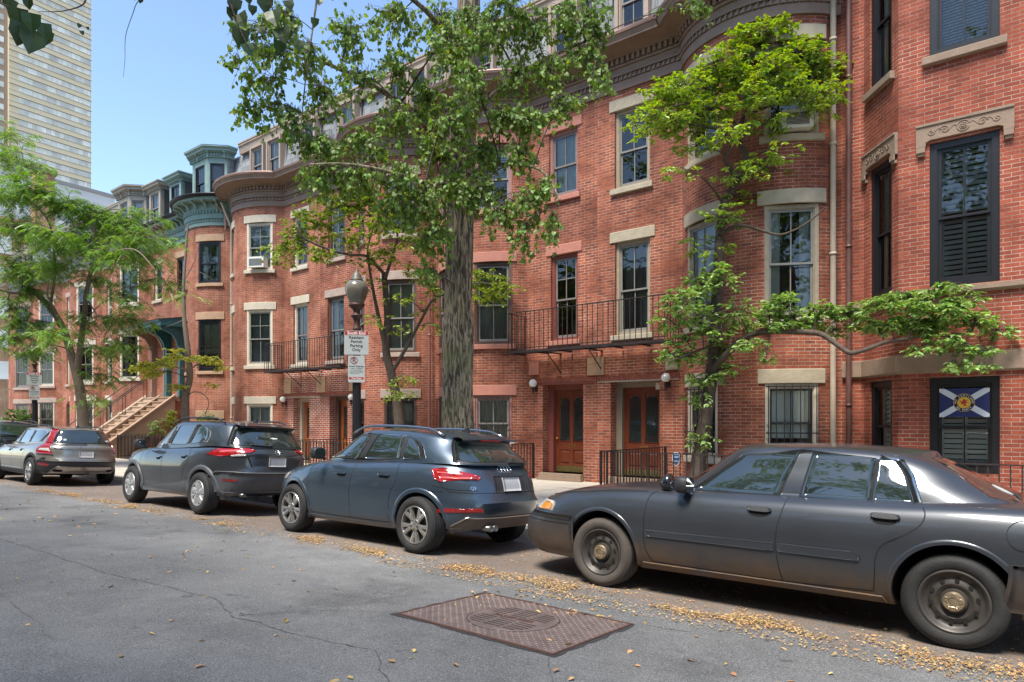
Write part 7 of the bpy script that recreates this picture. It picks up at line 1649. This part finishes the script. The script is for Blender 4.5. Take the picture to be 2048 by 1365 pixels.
# thin half-dead tree with pale sprays
D=25.0
dd=[(pline([(372,880),(371,840),(372,790),(380,755),(377,710),(370,650),(367,600),(368,560),(372,500),(376,450)],D),.17,.03),(pline([(378,760,25),(372,740,24.7),(350,735,24.4),(320,728,24)],D),.05,.015),(pline([(378,740,25),(400,728,24.8),(440,722,24.5)],D),.04,.012),(pline([(372,800,25),(385,785,24.8),(405,788,24.6),(418,805,24.5),(410,830,24.5)],D),.022,.015),
 (pline([(367,600,25),(350,560,24.8),(345,520,24.7)],D),.02,.006),(pline([(370,560,25),(390,520,24.8),(400,480,24.7)],D),.02,.006),(pline([(372,500,25),(350,470,24.8),(335,440,24.7)],D),.014,.004),(pline([(368,640,25),(345,650,24.8),(330,655,24.7)],D),.014,.005),(pline([(370,540,25),(400,545,24.8),(425,560,24.7)],D),.012,.004)]
A=[(330,728,35,12,16),(290,735,35,14,16),(350,715,30,8,10),(300,750,30,8,10),(420,722,35,10,14),(390,718,25,8,8),(355,775,18,10,8),(440,738,18,6,4),(425,770,18,6,3),(350,700,25,6,4),(270,740,15,8,5)]
tree('thin half-dead tree with pale yellow sprays in front of the teal bay','tree',(onD(372,880,D).x,onD(372,880,D).y,SWZ),dd,[cl(a,b,24.6+jr.uniform(-.3,.3),c,d,int(e*3.4),0,.4) for a,b,c,d,e in A],LF_Y,BARK_T,('oval',.115,.055),seed=31,twl=.3,droop=.1,lpt=9,n_tr=10)
# honey locust
D=22.9
hl=[(pline([(168,890),(165,830),(160,780),(152,745),(140,700),(125,655),(100,615),(72,588),(40,560)],D),.20,.07),(pline([(154,750,22.9),(160,700,22.7),(168,640,22.5),(173,590,22.3),(182,540,22),(188,480,21.8),(185,430,21.6)],D),.12,.04),(pline([(125,655,22.8),(110,620,22),(95,590,21.5),(98,560,21)],D),.05,.02),(pline([(72,588,22.6),(20,585,22),(-60,560,21.4)],D),.06,.03),(pline([(140,700,22.8),(100,690,22),(50,700,21.4)],D),.03,.012),(pline([(180,550,22),(220,510,21.3),(270,500,20.8),(310,540,20.4)],D),.04,.015),(pline([(175,600,22.3),(200,640,21.6),(230,690,21.2)],D),.03,.01),(pline([(100,615,22.8),(110,540,22),(100,450,21.4),(60,400,21)],D),.05,.02),(pline([(165,660,22.5),(190,620,22),(215,600,21.6)],D),.025,.01)]
A=[(30,400,50,40,20),(90,385,50,35,20),(140,410,50,35,22),(190,430,50,35,22),(240,450,45,35,20),(280,480,40,35,16),(300,520,35,35,12),(320,560,25,28,8),(30,460,60,40,22),(100,470,60,40,24),(170,480,60,35,22),(230,510,50,25,16),(40,530,60,40,22),(110,530,60,30,18),(60,580,60,30,14),(20,620,50,35,12),(60,650,60,25,15),(110,670,45,22,12),(20,680,40,30,12),(60,700,45,20,8),(190,560,40,25,10),(250,590,30,35,10),(270,640,22,30,7),(230,640,35,35,12),(240,690,30,25,9),(210,700,25,30,9),(200,750,25,28,9),(160,640,30,25,7),(185,800,20,15,4),(20,350,40,25,10),(60,330,35,20,8),(15,270,16,35,7),(30,300,16,15,4),(0,310,15,20,5),(330,480,22,15,5),(290,430,25,15,6),(350,590,10,10,2)]
tree('feathery honey locust with forked trunk behind the taupe estate car','tree',(onD(168,890,D).x,onD(168,890,D).y,SWZ),hl,[cl(a,b,21.9+jr.uniform(-1.2,1.0),c,d,int(e*4.4),0,.9) for a,b,c,d,e in A],LF_LOC,BARK_T,('pinnate',.21,.40),seed=41,twl=.5,droop=.5,lpt=5,n_tr=10)
# near overhanging branch (tree beside the camera, trunk outside the frame)
nb=[([Vector((-4.6,-1.6,.05)),Vector((-4.5,-1.5,2)),Vector((-4.2,-1.2,4)),Vector((-3.9,-1.0,6.5))],.16,.08),([Vector((-4.2,-1.2,4.0)),Vector((-3.6,-.1,4.2)),onD(-60,-60,2.9),onD(0,5,2.7),onD(45,20,2.6)],.012,.002),([Vector((-4.1,-1.1,4.6)),onD(60,-160,3.2),onD(150,-30,3.2),onD(170,5,3.2),onD(130,22,3.2),onD(75,24,3.2)],.008,.001),
 ([Vector((-4.1,-1.1,4.8)),Vector((-3.0,1.0,4.9)),onD(420,-120,3.5),onD(455,-10,3.4),onD(480,60,3.4),onD(500,100,3.4)],.012,.0018),([onD(420,-120,3.5),onD(520,-60,3.4),onD(545,20,3.4),onD(560,60,3.4)],.006,.0015),([onD(170,-100,3.5),onD(275,-20,3.6),onD(270,15,3.6),onD(252,70,3.6),onD(250,120,3.6),onD(247,155,3.6)],.003,.0007)]
t=thing('street_tree',(-4.6,-1.6,.1),'near tree branch with large dark heart-shaped leaves hanging at the top left corner','tree','trees along the pavement'); mb=MB()
for P,a,b in nb:
    P=smooth3(P,6); mb.tube(P,[lerp(a,b,i/(len(P)-1)) for i in range(len(P))],7)
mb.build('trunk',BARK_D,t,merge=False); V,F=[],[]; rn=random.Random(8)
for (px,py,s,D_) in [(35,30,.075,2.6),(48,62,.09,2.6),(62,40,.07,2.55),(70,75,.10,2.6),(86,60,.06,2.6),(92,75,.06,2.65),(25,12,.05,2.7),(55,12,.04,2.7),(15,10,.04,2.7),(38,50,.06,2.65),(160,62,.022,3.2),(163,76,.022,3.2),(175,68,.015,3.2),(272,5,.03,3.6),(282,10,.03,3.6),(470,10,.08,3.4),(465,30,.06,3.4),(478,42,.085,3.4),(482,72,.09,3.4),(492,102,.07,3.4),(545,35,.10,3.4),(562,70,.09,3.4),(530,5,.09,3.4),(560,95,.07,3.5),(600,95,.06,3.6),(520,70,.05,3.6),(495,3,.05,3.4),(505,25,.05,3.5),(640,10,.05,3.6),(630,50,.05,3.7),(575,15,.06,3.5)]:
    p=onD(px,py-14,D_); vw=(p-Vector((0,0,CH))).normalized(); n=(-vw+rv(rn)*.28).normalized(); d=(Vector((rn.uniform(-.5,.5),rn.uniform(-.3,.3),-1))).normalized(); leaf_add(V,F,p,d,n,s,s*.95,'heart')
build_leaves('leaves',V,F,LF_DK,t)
# trees on the far pavement behind the camera, seen in glass and paint, and shading the road
for k,(x,y,h,r) in enumerate(((-25,-6.4,10,4.2),(-17,-6.6,10.5,4.2),(-9.0,-6.4,10.5,4.4),(-1.5,-6.8,11,4.2),(6,-6.4,10,4.2),(13,-6.6,10,4.2),(-34,-6.5,10,4.2))):
    rn=random.Random(60+k); b=Vector((x,y,.1)); lim=[([b,b+Vector((.1,.05,h*.6)),b+Vector((.2,.1,h*1.5))],.2,.05)]; cls=[]
    for j in range(42):
        q=rv(rn); cls.append((b+Vector((q.x*r,q.y*r*.9,h*1.2+q.z*5.2)),(1.5,1.5,1.2),16,0))
    tree('leafy tree on the opposite pavement behind the camera','tree',b,lim,cls,LF_LIN,BARK,('oval',.27,.20),seed=70+k,twl=.9,droop=.4,lpt=7,group='trees behind the camera')
# shrubs
def bush(c,r,n,mt,label,seed,kind=('oval',.10,.04)):
    rn=random.Random(seed); t=thing('bush',(c[0],c[1],SWZ),label,'bush','bushes by the houses'); mb=MB(); V,F=[],[]; b=Vector((c[0],c[1],SWZ))
    for k in range(n):
        q=rv(rn); q.z=abs(q.z); e=Vector(c)+Vector((q.x*r[0],q.y*r[1],(q.z*2-1)*r[2])).normalized()*0+Vector((q.x*r[0],q.y*r[1],(q.z-.35)*r[2]*1.5)); mb.tube([b,(b+e)/2+Vector((0,0,.1)),e],[.012,.008,.004],4,cap=False)
        for j in range(14):
            a=rn.uniform(0,6.28); d=Vector((math.cos(a),math.sin(a),rn.uniform(-.3,.8))).normalized(); leaf_add(V,F,e+rv(rn)*.10,d,Vector((rn.gauss(0,.4),rn.gauss(0,.4),1)),kind[1]*rn.uniform(.7,1.2),kind[2],kind[0])
    mb.build('branches',BARK_D,t,merge=False); build_leaves('foliage',V,F,mt,t)
c=onD(38,842,38); bush((c.x,c.y,1.6),(1.1,.9,.8),150,LF_BUSH,'rounded leafy bush behind the black suv at far left',1,('oval',.16,.08))
c=onY(312,862,12.0); bush((c.x,c.y,c.z),(.35,.3,.35),16,LF_MAGL,'small shrub beside the foot of the tan stoop',2,('oval',.13,.04))
c=onY(345,845,12.6); bush((c.x,c.y,c.z),(.35,.3,.5),18,LF_SM,'yellowish shrub at the base of the thin half-dead tree',3,('oval',.13,.04))
c=onY(415,838,13.0); bush((c.x,c.y,c.z),(.5,.3,.3),26,LF_MAGL,'low shrub under the barred basement window of the teal house',4,('oval',.11,.04))
# fallen leaves: one countless litter
rn=random.Random(99); V,F=[],[]
def litter(x,y,s=None,up=.0):
    z=zroad(y) if y<KY else SWZ+.012+.008*(y-KY)/1.2
    z+=.004+rn.random()*up; a=rn.uniform(0,6.28); d=Vector((math.cos(a),math.sin(a),rn.uniform(-.12,.25))).normalized(); n=Vector((rn.gauss(0,.35),rn.gauss(0,.35),1)); L=s or rn.uniform(.012,.034)
    leaf_add(V,F,Vector((x,y,z+.003)),d,n,L,L*rn.uniform(.3,.55),'oval')
def dens(x): return .35+.65*abs(noise.noise(Vector((x*.7,3.1,0))))*1.6
k=0
while k<15000:
    x=-19*rn.random()**1.15+.8 if rn.random()<.72 else rn.uniform(-34,1.2); y=5.38+.02*x*0+rn.gauss(0,.13)+.16*noise.noise(Vector((x*.8,0,0)))
    if rn.random()<.22: y=rn.uniform(5.2,7.7)
    c_=noise.noise(Vector((x*2.3,y*2.3,5)))
    if c_<.04 and rn.random()<.93: continue
    if y>KY-.02 or zroad(y)<0: continue
    if rn.random()>dens(x): continue
    litter(x,y,None,.022 if abs(y-5.4)<.25 else .006); k+=1
for i in range(1500): litter(rn.uniform(-6,-.2),4.95+abs(rn.gauss(0,.22)),None,.01)
for i in range(230): litter(rn.uniform(-16,0),rn.uniform(1.4,5.0),rn.uniform(.03,.075))
for i in range(40): litter(rn.uniform(-4.2,-2.6)+rn.gauss(0,.1),4.75+rn.gauss(0,.12),.05)
for i in range(700): litter(rn.uniform(-30,1),rn.uniform(7.9,14.0))
me=bpy.data.meshes.new('leaf_litter'); me.from_pydata(V,[],F); me.materials.append(LITTER); ob=bpy.data.objects.new('leaf_litter',me); COL.objects.link(ob); tag(ob,'dry golden leaves scattered along the gutter and road edge','fallen leaves',kind='stuff')
